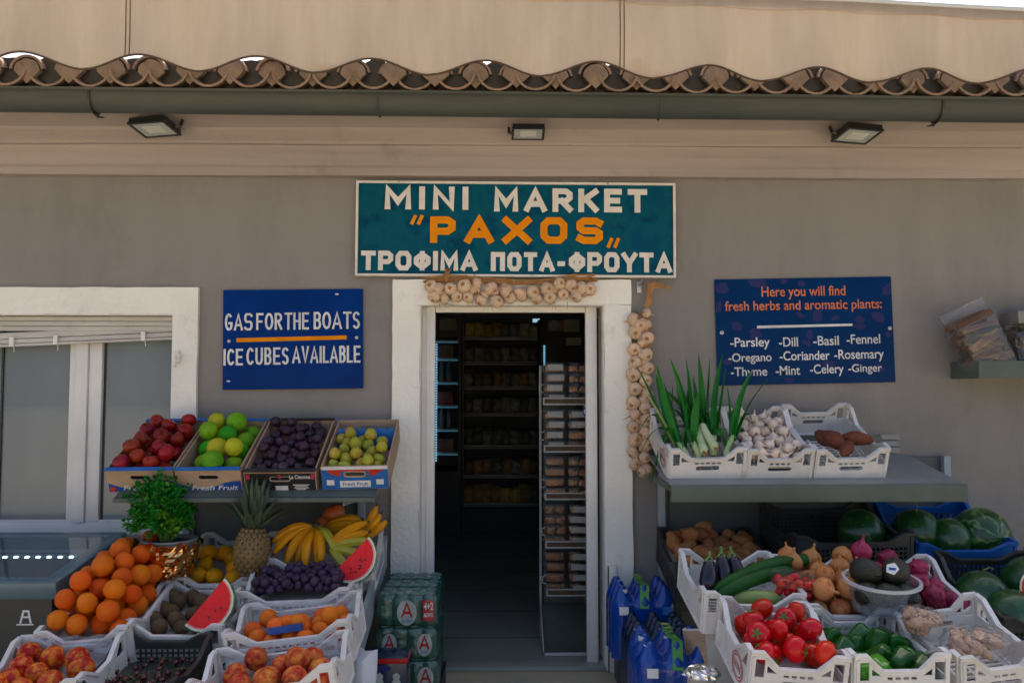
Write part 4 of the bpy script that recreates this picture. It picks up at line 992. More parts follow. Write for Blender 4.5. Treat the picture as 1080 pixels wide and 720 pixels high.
# --- right rack
rx0, rx1 = at(706, 515, -.62).x, at(1016, 515, -.62).x
rr = thing('display_rack', 'grey metal display rack right of the door with a sloping shelf of vegetable crates', 'display rack', T((rx0, -.05, 0)))
zf = at(860, 511, -.64).z; zk = at(985, 479, -.10).z
slab_from(rel(rr, (rx0, -.64, zf), (rx1, -.64, zf), (rx1, -.08, zk), (rx0 + .0, -.08, zk)), 'shelf', 'rack_top', rr, .012)
MB().box(0, rx1 - rx0, -.610, -.592, zf - .075, zf + .004, bev=.004).build('shelf_lip', 'rack_metal', rr)
MB().box(.0, .008, -.59, -.03, zf - .03, zf + .0).build('shelf_end', 'rack_metal', rr)
MB().box(.02, rx1 - rx0 - .15, -.09, -.05, zk + .055, zk + .10, bev=.004).build('back_rail', 'rack_metal', rr)
for i in range(3): MB().box(at(937, 480, -.1).x - rx0, rx1 - rx0, .034, .046, zk + .0 + i * .035, zk + .03 + i * .035, bev=.003).build('back_slat', 'rack_top', rr)
b0, b1 = at(706, 545, -.03), at(1004, 545, -.03)
MB().box(b0.x - rx0, b1.x - rx0, .022, .040, .3, zk - .02).build('back_panel', 'rack_back', rr)
for px in (698, 1000):
    x = at(px, 545, -.06).x - rx0; MB().box(x - .018, x + .018, -.02, .02, 0, zk - .01, bev=.003).build('upright', 'brace_metal', rr)
rs_ = thing('crate_stand', 'low stepped stand under the vegetable crates right of the door', 'stand', T((1.5, -.9, 0)))
zt2 = lambda y: lerp(.64, .40, (-.15 - y) / 1.7)
stand_side(rs_, .79, [(-.12, zt2(-.12) + .05), (-1.9, zt2(-1.9) + .06), (-1.9, zt2(-1.9) - .06), (-.12, zt2(-.12) - .06)])
stand_side(rs_, 2.62, [(-.12, zt2(-.12)), (-1.9, zt2(-1.9)), (-1.9, zt2(-1.9) - .1), (-.12, zt2(-.12) - .1)])
for y in (-.3, -.7, -1.05, -1.4, -1.75): MB().box(-.69, 1.12, y - .02 + .9, y + .02 + .9, zt2(y) - .08, zt2(y) - .055).build('cross_bar', 'rack_metal', rs_)
for x in (.82, 2.6):
    for y in (-.2, -1.8): MB().box(x - .02 - 1.5, x + .02 - 1.5, y + .88, y + .92, 0, zt2(y) - .06).build('leg', 'rack_metal', rs_)

# ------------------------------------------------------------------ cardboard fruit boxes on the left shelf
def card_box(fl, fr, bl, br, Yf, Yb, H, label, mats, group='cardboard fruit boxes on the left shelf'):
    M, W_, L_ = fitc(fl, fr, bl, br, Yf, Yb, H)
    o = thing('fruit_box', label, 'cardboard box', M, group); t = .006
    body, edge, hole_y = mats
    e = W_ / 2 - .002
    def wp(name, l, hole, place):
        pm = curve_mesh([rect(-l / 2, l / 2, 0, H)] + ([slot(-.045, .045, H * .56, H * .56 + .02)] if hole else []), t)
        mb = MB(); mb.mesh(pm, place @ XZ); bpy.data.meshes.remove(pm); return mb.build(name, body, o, smooth=False)
    fp = wp('front_panel', 2 * e, True, T((0, .003, 0)))
    bp = wp('back_panel', 2 * e, True, T((0, L_ - .003, 0)))
    for s in (-1, 1): wp('side_panel', L_ - .0135, False, T((s * (e - .003), L_ / 2, 0)) @ rotm(0, 0, 90))
    MB().box(-e + .007, e - .007, .007, L_ - .007, .002, .006).build('bottom_panel', body, o)
    if edge:
        MB().box(-e - .001, e + .001, -.012, .016, H + .0005, H + .0045).build('top_strip', edge, o)
        MB().box(-e - .001, e + .001, L_ - .016, L_ + .006, H + .0005, H + .0045).build('top_strip', edge, o)
    return o, M, e, L_, fp
H = .118
def fresh_print(fp, e, H, full):
    w = MB(); n = 16
    top = [(lerp(-e + .004, e - .004, i / n), .038 + .020 * math.sin(lerp(2.6, 8.2, i / n))) for i in range(n + 1)]
    w.face([(x, -.0012, .004) for x in (-e + .004, e - .004)] + [(x, -.0012, z) for x, z in top[::-1]]); w.build('printed_wave', 'print_blue', fp, smooth=False)
    m = MB(); me = fit_text('Fresh Fruit', -e * .55, e * .88, .011, .036, .015, 1.0, .25); m.mesh(me, T((0, -.0022, 0))); bpy.data.meshes.remove(me); m.build('lettering', 'print_white', fp, smooth=False)
    r_ = MB(); r_.face([(-e + .022 + .014 * math.cos(a * .5236), -.0021, .018 + .012 * math.sin(a * .5236)) for a in range(12)]); r_.build('printed_berry', 'print_red', fp, smooth=False)
Yf, Yb = -.585, -.13
b1 = card_box((110, 495), (182, 495), (156, 443), (220, 442), Yf, Yb, H, 'blue edged cardboard box full of red apples, outermost on the shelf', ('cardboard', 'edge_blue', 0)); fresh_print(b1[4], b1[2], H, 0)
b2 = card_box((184, 495), (253, 494.5), (222, 443), (286, 442.5), Yf, Yb, H, 'blue edged cardboard box full of green and yellow citrus', ('cardboard', 'edge_blue', 0)); fresh_print(b2[4], b2[2], H, 0)
b3 = card_box((255, 497), (334, 496), (287, 442), (354, 442), Yf, Yb, H, 'black printed cardboard box full of dark plums', ('cardboard', 'print_black', 0))
e = b3[2]; fp = b3[4]
def plate_on(fp, x0, x1, z0, z1, m, y, name='printed_patch'):
    return MB().prism(rect(x0, x1, z0, z1), .0006, M=XZ @ T((0, 0, -y))).build(name, m, fp, smooth=False)
pb = curve_mesh([rect(-e + .004, e - .004, .002, H - .012), slot(-.05, .05, H * .56 - .004, H * .56 + .024)], .001); mb = MB(); mb.mesh(pb, T((0, -.0012, 0)) @ XZ); mb.build('printed_black', 'print_black', fp, smooth=False)
plate_on(fp, -e * .15, e * .20, .004, .042, 'print_white', -.0024, 'price_label')
plate_on(fp, -e * .05, e * .02, .078, .100, 'print_magenta', -.0024); plate_on(fp, e * .86, e * .96, .076, .102, 'print_magenta', -.0024); plate_on(fp, -e * .95, -e * .84, .076, .10, 'print_magenta', -.0024)
m = MB(); me = fit_text('La Cleonna', e * .26, e * .84, .078, .098, .02); m.mesh(me, T((0, -.0026, 0)))
for i, (a, b) in enumerate(((.42, .70), (.36, .78), (.40, .74), (.34, .8))): m.prism(rect(e * a, e * b, .020 + i * .008, .024 + i * .008), .0004, M=XZ @ T((0, 0, .0022)))
m.build('lettering', 'print_white', fp, smooth=False)
b4 = card_box((337, 492), (410, 490.5), (356, 443), (419, 442), Yf, Yb, H, 'blue and red printed cardboard box of small pears beside the door', ('cardboard', None, 0))
e = b4[2]; fp = b4[4]
plate_on(fp, -e + .001, e - .001, H - .016, H - .0005, 'print_white', -.0024, 'top_band')
pb = curve_mesh([rect(-e + .001, e - .001, .002, H - .017), slot(-.052, .052, H * .56 - .006, H * .56 + .026)], .001); mb = MB(); mb.mesh(pb, T((0, -.0012, 0)) @ XZ); mb.build('printed_blue', 'print_cyan', fp, smooth=False)
r_ = MB(); n = 12
pts = [(lerp(-e * .86, e * .86, i / n), H - .018 - .042 * math.sin(math.pi * i / n) ** .6) for i in range(n + 1)]
hl = slot(-.052, .052, H * .56 - .006, H * .56 + .026)
for i in range(n): # red swag, split either side of the hand hole
    x0, z0 = pts[i]; x1, z1 = pts[i + 1]; lo0, lo1 = z0, z1
    if abs((x0 + x1) / 2) < .066: lo0 = max(z0, H * .56 + .027); lo1 = max(z1, H * .56 + .027)
    r_._put([(x0, -.0022, H - .018), (x1, -.0022, H - .018), (x1, -.0022, lo1), (x0, -.0022, lo0)], [(0, 1, 2, 3)])
r_.build('printed_swag', 'print_red', fp, smooth=False)
r_ = MB()
random.seed(3)
for s in (-1, 1):
    for i in range(26):
        x, z = s * uni(e * .55, e * .95), uni(.008, .088); q = uni(.004, .009); a0 = uni(0, 6)
        r_._put([(x + q * math.cos(a0), -.0021, z + q * math.sin(a0)), (x + q * .4 * math.cos(a0 + 1.6), -.0021 - i * 1e-5, z + q * .4 * math.sin(a0 + 1.6)), (x - q * math.cos(a0), -.0021, z - q * math.sin(a0))], [(0, 1, 2)])
r_.build('printed_flourish', 'print_blue', fp, smooth=False)
plate_on(fp, -e * .46, e * .46, .012, .045, 'print_white', -.0026, 'name_plate')
for s in (-1, 1): plate_on(fp, s * e * .74 - .017, s * e * .74 + .017, .024, .05, 'print_white', -.0027)
m = MB(); me = fit_text('Fresh Fruit', -e * .38, e * .38, .020, .038, .012); m.mesh(me, T((0, -.0036, 0))); m.build('lettering', 'print_blue', fp, smooth=False)

def fill(box, kinds, n, rad, z0, cap, label, cat, group, tilt=180, seed=1, **k):
    o, M, e, L_ = box[:4]
    pl = pack(2 * e, L_, n, rad, z0, cap, seed=seed, **k)
    return heap(kinds, M, pl, label, cat, group, tilt, seed)
slope = lambda a, b, L_: (lambda x, y: lerp(a, b, y / L_))
fill(b1, 'apple', 33, .038, slope(.045, .05, .5), lambda x, y: .150, 'shiny dark red apple in the blue edged cardboard box', 'apple', 'red apples in the cardboard box', 50, 4)
g2 = 'green and yellow citrus in the cardboard box'
random.seed(2)
o, M, e, L_ = b2[:4]
pl = pack(2 * e, L_, 21, .048, .03, lambda x, y: .152, seed=8)
for i, (x, y, z, r) in enumerate(pl):
    yel = i in (2, 7, 13) or (y > L_ * .7 and x < -e * .2)
    put('yellow_pomelo' if yel else 'pomelo', M @ T((x, y, z)) @ randrot(random.Random(i), 180) @ Matrix.Scale(r, 4), 'large ' + ('yellow' if yel else 'bright green') + ' citrus fruit in the blue edged cardboard box', 'citrus', g2)
fill(b3, 'plum', 64, .0265, slope(.07, .07, .5), lambda x, y: .13, 'dark purple plum in the black printed cardboard box', 'plum', 'plums in the cardboard box', 180, 5)
fill(b4, 'pear', 26, .029, slope(.06, .07, .5), lambda x, y: .13, 'small speckled green pear in the box beside the door', 'pear', 'small pears in the cardboard box', 60, 6, y1=b4[3] * .74)
# crumpled blue liner behind the pears
o, M, e, L_ = b4[:4]
mb = MB(); nx = 18
rows = []
for j in range(6):
    rows.append([(lerp(-e + .012, e - .012, i / nx), L_ * .74 + j * .012 + noise.noise((i * .8, j * .9, 2)) * .012, .03 + .075 * math.sin(math.pi * min(1, j / 3)) * (j < 4) + .02 * (j >= 3) + .075 * (j in (2, 3)) * .3 + noise.noise((i * .9, j, 7)) * .022) for i in range(nx + 1)])
vs = [p for r_ in rows for p in r_]; m_ = nx + 1
mb._put(vs, [(j * m_ + i, j * m_ + i + 1, (j + 1) * m_ + i + 1, (j + 1) * m_ + i) for j in range(5) for i in range(nx)])
mb.build('tray_liner', 'edge_blue', o)
MB().box(-e + .007, e - .007, L_ * .76, L_ - .007, .03, .034).build('tray_base', 'edge_blue', o)

# ------------------------------------------------------------------ crates of fruit, lower left
gC = 'white plastic crates on the left stand'
cb = crate((280, 590), (393, 588), (294, 560), (400, 558), -.585, -.27, .16, 'white', 'white plastic crate holding bananas under the left shelf', gC)
cg = crate((250, 625), (367, 620), (263, 598), (378, 594), -.92, -.61, .16, 'white', 'white plastic crate of dark grapes in front of the bananas', gC)
ca = crate((236, 670), (366, 653), (247, 638), (372, 624), -1.27, -.95, .16, 'white', 'white plastic crate of apricots with a blue tray, below the grapes', gC)
cp = crate((197, 722), (348, 702), (215, 688), (361, 664), -1.62, -1.30, .16, 'white', 'white plastic crate of peaches, lowest and nearest the beer packs', gC)
cl_ = crate((183, 607), (268, 606), (207, 563), (291, 561), -.62, -.20, .16, 'white', 'white plastic crate of lemons behind the pineapple', gC)
ck = crate((128, 658), (236, 660), (176, 613), (266, 612), -1.05, -.64, .16, 'white', 'white plastic crate of brown kiwis between oranges and grapes', gC)
cc = crate((70, 722), (181, 722), (114, 670), (208, 669), -1.50, -1.08, .15, 'black', 'black mesh crate of dark cherries at the front of the left stand', gC)
coo = crate((38, 668), (133, 660), (119, 582), (203, 576), -1.12, -.42, .17, 'white', 'white plastic crate heaped with oranges beside the freezer', gC)
cn = crate((-42, 722), (78, 719), (8, 674), (125, 664), -1.50, -1.12, .16, 'white', 'white plastic crate of nectarines in the lowest left corner', gC)
def cfill(c, kinds, n, rad, z0, cap, label, cat, group, tilt=180, seed=1, **k):
    o, M, W_, L_ = c; pl = pack(W_, L_, n, rad, z0, cap, seed=seed, **k)
    MB().box(-W_ / 2 + .009, W_ / 2 - .009, .009, L_ - .009, z0 - .008, z0 - .002).build('crate_liner', 'black_crate' if kinds == 'cherry' else 'cardboard_grey', o)
    return heap(kinds, M, pl, label, cat, group, tilt, seed)
o, M, W_, L_ = coo
def dome(W_, L_, h, base): return lambda x, y: base + h * max(0, 1 - (2 * x / W_) ** 2) * max(0, 1 - (2 * (y - L_ * .5) / L_) ** 4)
cfill(coo, 'orange', 88, .0435, .085, dome(W_, L_, .175, .15), 'ripe orange in the heap beside the freezer', 'orange', 'oranges heaped in the white crate', 180, 3)
cfill(cn, 'nectarine', 14, .046, .06, lambda x, y: .13, 'red and yellow nectarine in the lowest left crate', 'nectarine', 'nectarines in the lowest left crate', 180, 5)
cfill(cl_, 'lemon', 13, .040, .065, lambda x, y: .16, 'yellow lemon in the crate behind the pineapple', 'lemon', 'lemons in the white crate', 180, 9)
cfill(ck, 'kiwi', 17, .033, .075, lambda x, y: .16, 'fuzzy brown kiwi in the white crate', 'kiwi', 'kiwis in the white crate', 180, 12)
cfill(cc, 'cherry', 48, .0125, .05, lambda x, y: .085, 'dark red cherry on its stalk in the black crate', 'cherry', 'cherries in the black crate', 55, 13)
cfill(ca, 'apricot', 17, .035, .055, lambda x, y: .135, 'soft orange apricot in the crate below the grapes', 'apricot', 'apricots in the white crate', 180, 14)
cfill(cp, 'peach', 15, .046, .05, lambda x, y: .135, 'round red blushed peach in the lowest crate', 'peach', 'peaches in the white crate', 180, 17)
# blue punnet tray with two apricots
o, M, W_, L_ = ca
tr = thing('punnet_tray', 'small blue fruit tray among the apricots', 'tray', M @ T((-.02, .085, .118)) @ rotm(-8, 0, 4) @ Matrix.Scale(.72, 4))
mb = MB().box(-.085, .085, -.05, .05, 0, .003); mb.box(-.085, .085, -.05, -.046, .003, .036).box(-.085, .085, .046, .05, .003, .036).box(-.085, -.081, -.046, .046, .003, .036).box(.081, .085, -.046, .046, .003, .036)
mb.build('tray_shell', 'print_blue', tr, smooth=False)
for (x, y) in ((-.055, -.004), (.055, .012), (.0, .022)): put('apricot', tr.matrix_world @ T((x, y, .034)) @ randrot(random.Random(int(x * 1000)), 180) @ Matrix.Scale(.044, 4), 'orange apricot lying in the small blue tray', 'apricot', 'apricots in the blue tray')
# clear film bags lying over nectarines, apricots and peaches
def film_sheet(name, Mx, w_, l_, h_, m, label, cat, seed, parent=None):
    nx, ny = 22, 14; mb = MB(); vs = []
    for j in range(ny + 1):
        for i in range(nx + 1):
            u, v = i / nx * 2 - 1, j / ny * 2 - 1
            z = h_ * (1 - u * u * .8) * (1 - v * v * .8) + noise.noise((u * 3 + seed, v * 3, 0)) * .02 + noise.noise((u * 9, v * 9, seed)) * .006
            vs.append((u * w_ / 2 + noise.noise((v * 4, seed, 1)) * .01, v * l_ / 2 + noise.noise((u * 4, seed, 5)) * .01, z))
    k = nx + 1; mb._put(vs, [(j * k + i, j * k + i + 1, (j + 1) * k + i + 1, (j + 1) * k + i) for j in range(ny) for i in range(nx)])
    o = mb.build(name, m, parent)
    if not parent: o.matrix_world = Mx; tag(o, label, cat)
    return o
for c_, lab, sd_ in ((cn, 'clear plastic bag lining the back of the nectarine crate', 3), (ca, 'clear plastic bag lining the back of the apricot crate', 8), (cp, 'clear plastic bag lining the back of the peach crate', 5)):
    film_sheet('film_bag', c_[1] @ T((.0, c_[3] - .035, .085)) @ rotm(78, 0, 0), c_[2] * .86, .15, .012, 'clear_film', lab, 'plastic bag', sd_)

# grapes: one heap, each berry a part
o, M, W_, L_ = cg
MB().box(-W_ / 2 + .009, W_ / 2 - .009, .009, L_ - .009, .085, .09).build('crate_liner', 'cardboard_grey', o)
gt = thing('grape_bunch', 'heap of dark purple grapes in the white crate', 'grapes', M @ T((0, 0, .09)))
pl = pack(W_ * .84, L_, 98, .0178, lambda x, y: .045 * max(0, 1 - (2 * x / W_) ** 2), lambda x, y: .06 + .07 * max(0, 1 - (2 * x / (W_ * .86)) ** 2) ** .6, seed=4, y0=.02, y1=L_ - .02)
for i, (x, y, z, r) in enumerate(pl):
    q = bpy.data.objects.new('grape', KIND['grape'][1][0][0]); COL.objects.link(q); q.parent = gt; q.matrix_local = T((x, y, z)) @ randrot(random.Random(i)) @ Matrix.Scale(r * 1.16, 4)
mb = MB()
for i in range(5): mb.tube([(uni(-.1, .1), uni(.1, .2), .05), (uni(-.1, .1), uni(.1, .2), .085), (uni(-.1, .1), uni(.1, .2), .06)], .002, 5)
mb.build('stalk', 'stem_brown', gt)
# bananas
def banana(L_, bend, seed):
    n = 12; pts, rs = [], []
    for i in range(n + 1):
        t = i / n; a = (t - .5) * bend
        pts.append((math.sin(a) / bend * L_, math.cos(a) / bend * L_ - L_ / bend, 0))
        rs.append(.0185 * (.30 if t < .06 else .42 if t < .12 else min(1, .62 + 2.2 * (t - .12)) if t < .35 else 1 if t < .75 else max(.32, 1 - ((t - .75) / .25) ** 2 * .75)))
    return pts, rs
def bunch(K, tips_dir, L_, bulge, label, tip_mat='stem_brown', green=()):
    """K crown point; each finger runs from the crown along its own direction, arching out by bulge"""
    o = thing('banana_bunch', label, 'bananas', T(K), 'banana bunches in the white crate')
    for i, (d, bl) in enumerate(tips_dir):
        d = Vector(d).normalized(); b = Vector(bl); b = (b - d * b.dot(d)).normalized()
        n = 12; pts, rs = [], []
        LL = L_ * uni(.93, 1.05)
        for k in range(n + 1):
            t = k / n; pts.append(d * LL * t + b * bulge * LL * math.sin(math.pi * (t * .92 + .04)) + d * 0)
            rs.append(.0215 * (.42 if t < .1 else .42 + .58 * min(1, (t - .1) / .18) if t < .78 else max(.34, 1 - ((t - .78) / .22) ** 2 * .72)))
        bo = MB().tube(pts, rs, 7).build('banana', 'banana_green' if i in green else 'banana_skin', o, sharp=50)
        e1, e2 = pts[-1], pts[-1] + (pts[-1] - pts[-2]).normalized() * .014
        MB().tube([pts[-1] - (pts[-1] - pts[-2]) * .1, e2], [.0070, .0052], 6).build('tip', tip_mat, bo)
    MB().lathe([(0, -.02), (.02, -.02), (.026, 0), (.02, .02), (0, .024)], 8).build('crown', 'stem_brown', o)
    return o
K1 = at(333, 556, -.42)
nf = (0, -.75, .65)
bunch(K1, [((-.55, -.25, -.18), (-.6, -.4, .9)), ((-.48, -.3, -.3), (-.7, -.5, .7)), ((-.30, -.35, -.42), (-.7, -.7, .6)), ((-.05, -.4, -.48), (-.3, -.9, .5)), ((.16, -.4, -.46), (.5, -.9, .5)), ((.36, -.32, -.36), (.8, -.7, .5)), ((-.2, -.2, -.5), (-.5, -.8, .3)), ((.08, -.22, -.5), (.2, -.9, .3))], .21, .17, 'bunch of ripe bananas hanging forward, left of the watermelon slice', green=(5,))
K2 = at(346, 577, -.50)
bunch(K2, [((.55, .12, .34), (-.3, -.6, .6)), ((.62, .10, .22), (.1, -.8, .6)), ((.60, .04, .08), (.2, -.8, .5)), ((.45, -.05, -.12), (.3, -.8, .5)), ((.25, -.12, -.25), (.3, -.8, .5))], .20, .12, 'bunch of greenish yellow bananas just above the watermelon slice', green=(2, 3, 4))
K3 = at(336, 563, -.33)
bunch(K3, [((.7, .05, .22), (-.1, -.3, 1)), ((.72, -.05, .14), (-.1, -.5, 1)), ((.72, -.12, .04), (.0, -.8, .7)), ((.74, .1, .26), (0, .2, 1))], .21, .13, 'bunch of yellow bananas lying highest beside the mango')
K4 = at(372, 571, -.38)
bunch(K4, [((.30, .05, .46), (.55, -.3, -.2)), ((.42, 0, .42), (.5, -.5, -.2)), ((.48, -.05, .30), (.4, -.6, -.3))], .19, .10, 'small hand of bananas pointing up towards the door frame')
put('mango', T(at(352, 543, -.24)) @ rotm(20, 60, 10) @ Matrix.Scale(.05, 4), 'red mango lying behind the bananas', 'mango', None)
put('mango', T(at(338, 556, -.30)) @ rotm(10, 30, 50) @ Matrix.Scale(.042, 4), 'dark red mango half hidden between two banana bunches', 'mango', None)
# pineapple
P = at(263, 607, -.635)
pa = thing('pineapple', 'whole pineapple with grey green crown standing before the lemon crate', 'pineapple', T(P) @ rotm(-4, 3, 0))
nu, nv = 72, 44; vs = []
for j in range(nv + 1):
    t = j / nv; r = .071 * math.sin(math.pi * (.09 + t * .82)) ** .55; z = t * .215
    for i in range(nu):
        a = 2 * math.pi * i / nu
        q = abs(math.sin(a * 5 + t * 13)) * abs(math.sin(a * 5 - t * 13))
        k = 1 + .10 * (q ** .5) - .03
        vs.append((r * k * math.cos(a), r * k * math.sin(a), z))
vs += [(0, 0, 0), (0, 0, .215)]; n_ = len(vs)
mb = MB(); mb._put(vs, [(j * nu + i, j * nu + (i + 1) % nu, (j + 1) * nu + (i + 1) % nu, (j + 1) * nu + i) for j in range(nv) for i in range(nu)] + [((i + 1) % nu, i, n_ - 2) for i in range(nu)] + [(nv * nu + i, nv * nu + (i + 1) % nu, n_ - 1) for i in range(nu)])
mb.build('body', 'pineapple_skin', pa, sharp=60)
ey = MB()
for row in range(11):
    t = (row + .6) / 11.4; r = .072 * math.sin(math.pi * (.09 + t * .82)) ** .55; z = t * .215
    for i in range(13):
        a = 2 * math.pi * (i + .5 * (row % 2)) / 13
        dz = .079 * (math.sin(math.pi * (.09 + (t + .02) * .82)) ** .55 - math.sin(math.pi * (.09 + (t - .02) * .82)) ** .55) / (.04 * .215)
        nrm = Vector((math.cos(a), math.sin(a), -dz)).normalized()
        Mx = T((r * math.cos(a), r * math.sin(a), z)) @ nrm.to_track_quat('Z', 'Y').to_matrix().to_4x4() @ rotm(0, 0, 30)
        q = r / .079
        ey.lathe([(.0185 * q, -.001), (.0165 * q, .004), (.008 * q, .0065), (.003, .0055), (.0015, .011), (0, .012)], 6, M=Mx)
ey.build('eyes', 'pineapple_eye', pa, sharp=25)
cr = MB()
for i in range(64):
    ring = i / 64; a = i * 2.4; r0 = .026 * (1 - ring * .5); L_ = .11 + .13 * ring if ring < .8 else .21
    out = (.105 * (1 - ring) + .02) * uni(.8, 1.2)
    base = Vector((r0 * math.cos(a), r0 * math.sin(a), .205 + .02 * ring)); side = Vector((-math.sin(a), math.cos(a), 0))
    rad = Vector((math.cos(a), math.sin(a), 0)); L1, L2, mid = [], [], []
    for k in range(6):
        t = k / 5; p = base + rad * (out * t ** .8 + .035 * max(0, t - .6) * (1 - ring)) + Vector((0, 0, L_ * (t - .28 * t * t * (1 - ring))))
        w_ = .018 * (1 - t) ** .6 + .0004; L1.append(p + side * w_); L2.append(p - side * w_); mid.append(p - rad * w_ * .5)
    cr.quadstrip(L1, mid); cr.quadstrip(mid, L2)
cr.build('crown', 'pineapple_leaf', pa)
# watermelon wedges: two cut faces meeting on a diameter, rind behind
def wedge(name_label, px, py, Y, rad, chord_ang, face_tilt, ang=78, cat='watermelon slice'):
    """local: chord along X, face in XZ (half disc towards -Z... ) facing -Y; second face turned by ang about the chord"""
    o = thing('watermelon_slice', name_label, cat, T(at(px, py, Y)) @ rotm(face_tilt, 0, 0) @ Matrix.Rotation(R(chord_ang), 4, 'Y'), 'cut watermelon slices')
    n, k = 22, 7
    def disc(r0, r1, w0, name, m, y=0):
        for fi, q in enumerate((0, ang)):
            pass
    def surf(r, a, b):      # a along the half circle 0..pi, b across the wedge 0..1
        th = R(-90 + ang * b); x = r * math.cos(a); s = r * math.sin(a)
        return Vector((x, s * math.cos(th) * 0 + s * math.sin(R(ang * b)), -s * math.cos(R(ang * b))))
    lay = [(0, .855, 'flesh', 'melon_flesh'), (.855, .90, 'flesh_edge', 'melon_pink'), (.90, .965, 'pith', 'melon_pith')]
    for r0, r1, nm, m in lay:
        mb = MB()
        for b in (0, 1):
            A = [surf(rad * r0, math.pi * i / n, b) for i in range(n + 1)]; B = [surf(rad * r1 * (1 + .01 * math.sin(i * 1.7)), math.pi * i / n, b) for i in range(n + 1)]
            if r0 == 0:
                for i in range(n): mb._put([Vector((0, 0, 0)), B[i], B[i + 1]], [(0, 1, 2)])
            else: mb.quadstrip(A, B)
        mb.build(nm, m, o, smooth=False)
    mb = MB(); vs = [surf(rad, math.pi * i / n, b / k) for b in range(k + 1) for i in range(n + 1)]
    mb._put(vs, [(b * (n + 1) + i, b * (n + 1) + i + 1, (b + 1) * (n + 1) + i + 1, (b + 1) * (n + 1) + i) for b in range(k) for i in range(n)])
    for b in (0, k):
        A = [surf(rad * .965, math.pi * i / n, b / k) for i in range(n + 1)]; B = [surf(rad, math.pi * i / n, b / k) for i in range(n + 1)]; mb.quadstrip(A, B)
    mb.build('rind', 'wedge_rind', o, sharp=60)
    rs = random.Random(int(px)); sm = None
    for i in range(3 if px < 300 else 10):
        a = rs.uniform(.9, 2.3); r = rad * rs.uniform(.40, .62)
        p = surf(r, a, 0); mb = MB().lathe([(0, -.007), (.003, -.003), (.0035, .002), (0, .006)], 8)
        s = mb.build('seed', 'melon_seed', o); s.matrix_local = T(p + Vector((0, -.001, 0))) @ rotm(0, rs.uniform(0, 360), 0) @ Matrix.Diagonal((1, .5, 1, 1))
    return o
w1 = wedge('red watermelon slice wrapped in film standing on the kiwi crate', 216, 634, -1.02, .118, -52, -14)
w2 = wedge('red watermelon slice with dark seeds standing on the grape crate', 369, 586, -.72, .118, -46, -14)
for ww, sd_ in ((w1, 2), (w2, 6)):
    mb = MB(); n, k = 18, 8; vs = []
    for b in range(k + 1):
        for i in range(n + 1):
            a = math.pi * lerp(.30, 1.0, i / n); q = R(78 * lerp(-.05, 1.05, b / k)); r = .124 + .006 * noise.noise((i * .9, b * .9, sd_))
            vs.append((r * math.cos(a), r * math.sin(a) * math.sin(q), -r * math.sin(a) * math.cos(q)))
    mb._put(vs, [(b * (n + 1) + i, b * (n + 1) + i + 1, (b + 1) * (n + 1) + i + 1, (b + 1) * (n + 1) + i) for b in range(k) for i in range(n)])
    mb.build('cling_film', 'clear_film', ww)
# basil pot
P = at(178, 606, -.60)
bp_ = thing('basil_pot', 'bushy green basil plant in a pot wrapped in copper foil', 'potted plant', T(P))
MB().lathe([(0, .0), (.088, 0), (.10, .06), (.116, .150), (.122, .154), (.122, .162), (.114, .163), (.106, .15), (.10, .14)], 28).build('pot', 'pack_grey', bp_)
MB().lathe([(0, .150), (.06, .152), (.106, .146)], 20).build('soil', 'soil', bp_)
fm = MB(); n, k = 64, 14; vs = []
for j in range(k + 1):
    for i in range(n):
        a = 2 * math.pi * i / n; t = j / k
        r = lerp(.095, .132, t) + .010 * noise.noise((math.cos(a) * 5, math.sin(a) * 5, t * 7)) + .007 * noise.noise((math.cos(a) * 14, math.sin(a) * 14, t * 16)) + (.02 if j == k else 0)
        vs.append((r * math.cos(a), r * math.sin(a), .002 + t * .150 + (.03 * noise.noise((math.cos(a) * 3, math.sin(a) * 3, 4)) if j > k - 3 else 0)))
fm._put(vs, [(j * n + i, j * n + (i + 1) % n, (j + 1) * n + (i + 1) % n, (j + 1) * n + i) for j in range(k) for i in range(n)])
fm.build('foil_wrap', 'foil_copper', bp_, smooth=False)
lf, lp, st = MB(), MB(), MB(); rs = random.Random(4)
def leafq(mb, p, d, s, w_):
    side = d.cross(Vector((rs.uniform(-1, 1), rs.uniform(-1, 1), rs.uniform(-.2, 1)))).normalized(); up = side.cross(d).normalized()
    mb._put([p, p + d * s * .45 + side * w_ + up * s * .12, p + d * s, p + d * s * .45 - side * w_ + up * s * .12, p + d * s * .5], [(0, 1, 4), (1, 2, 4), (0, 4, 3), (4, 2, 3)])
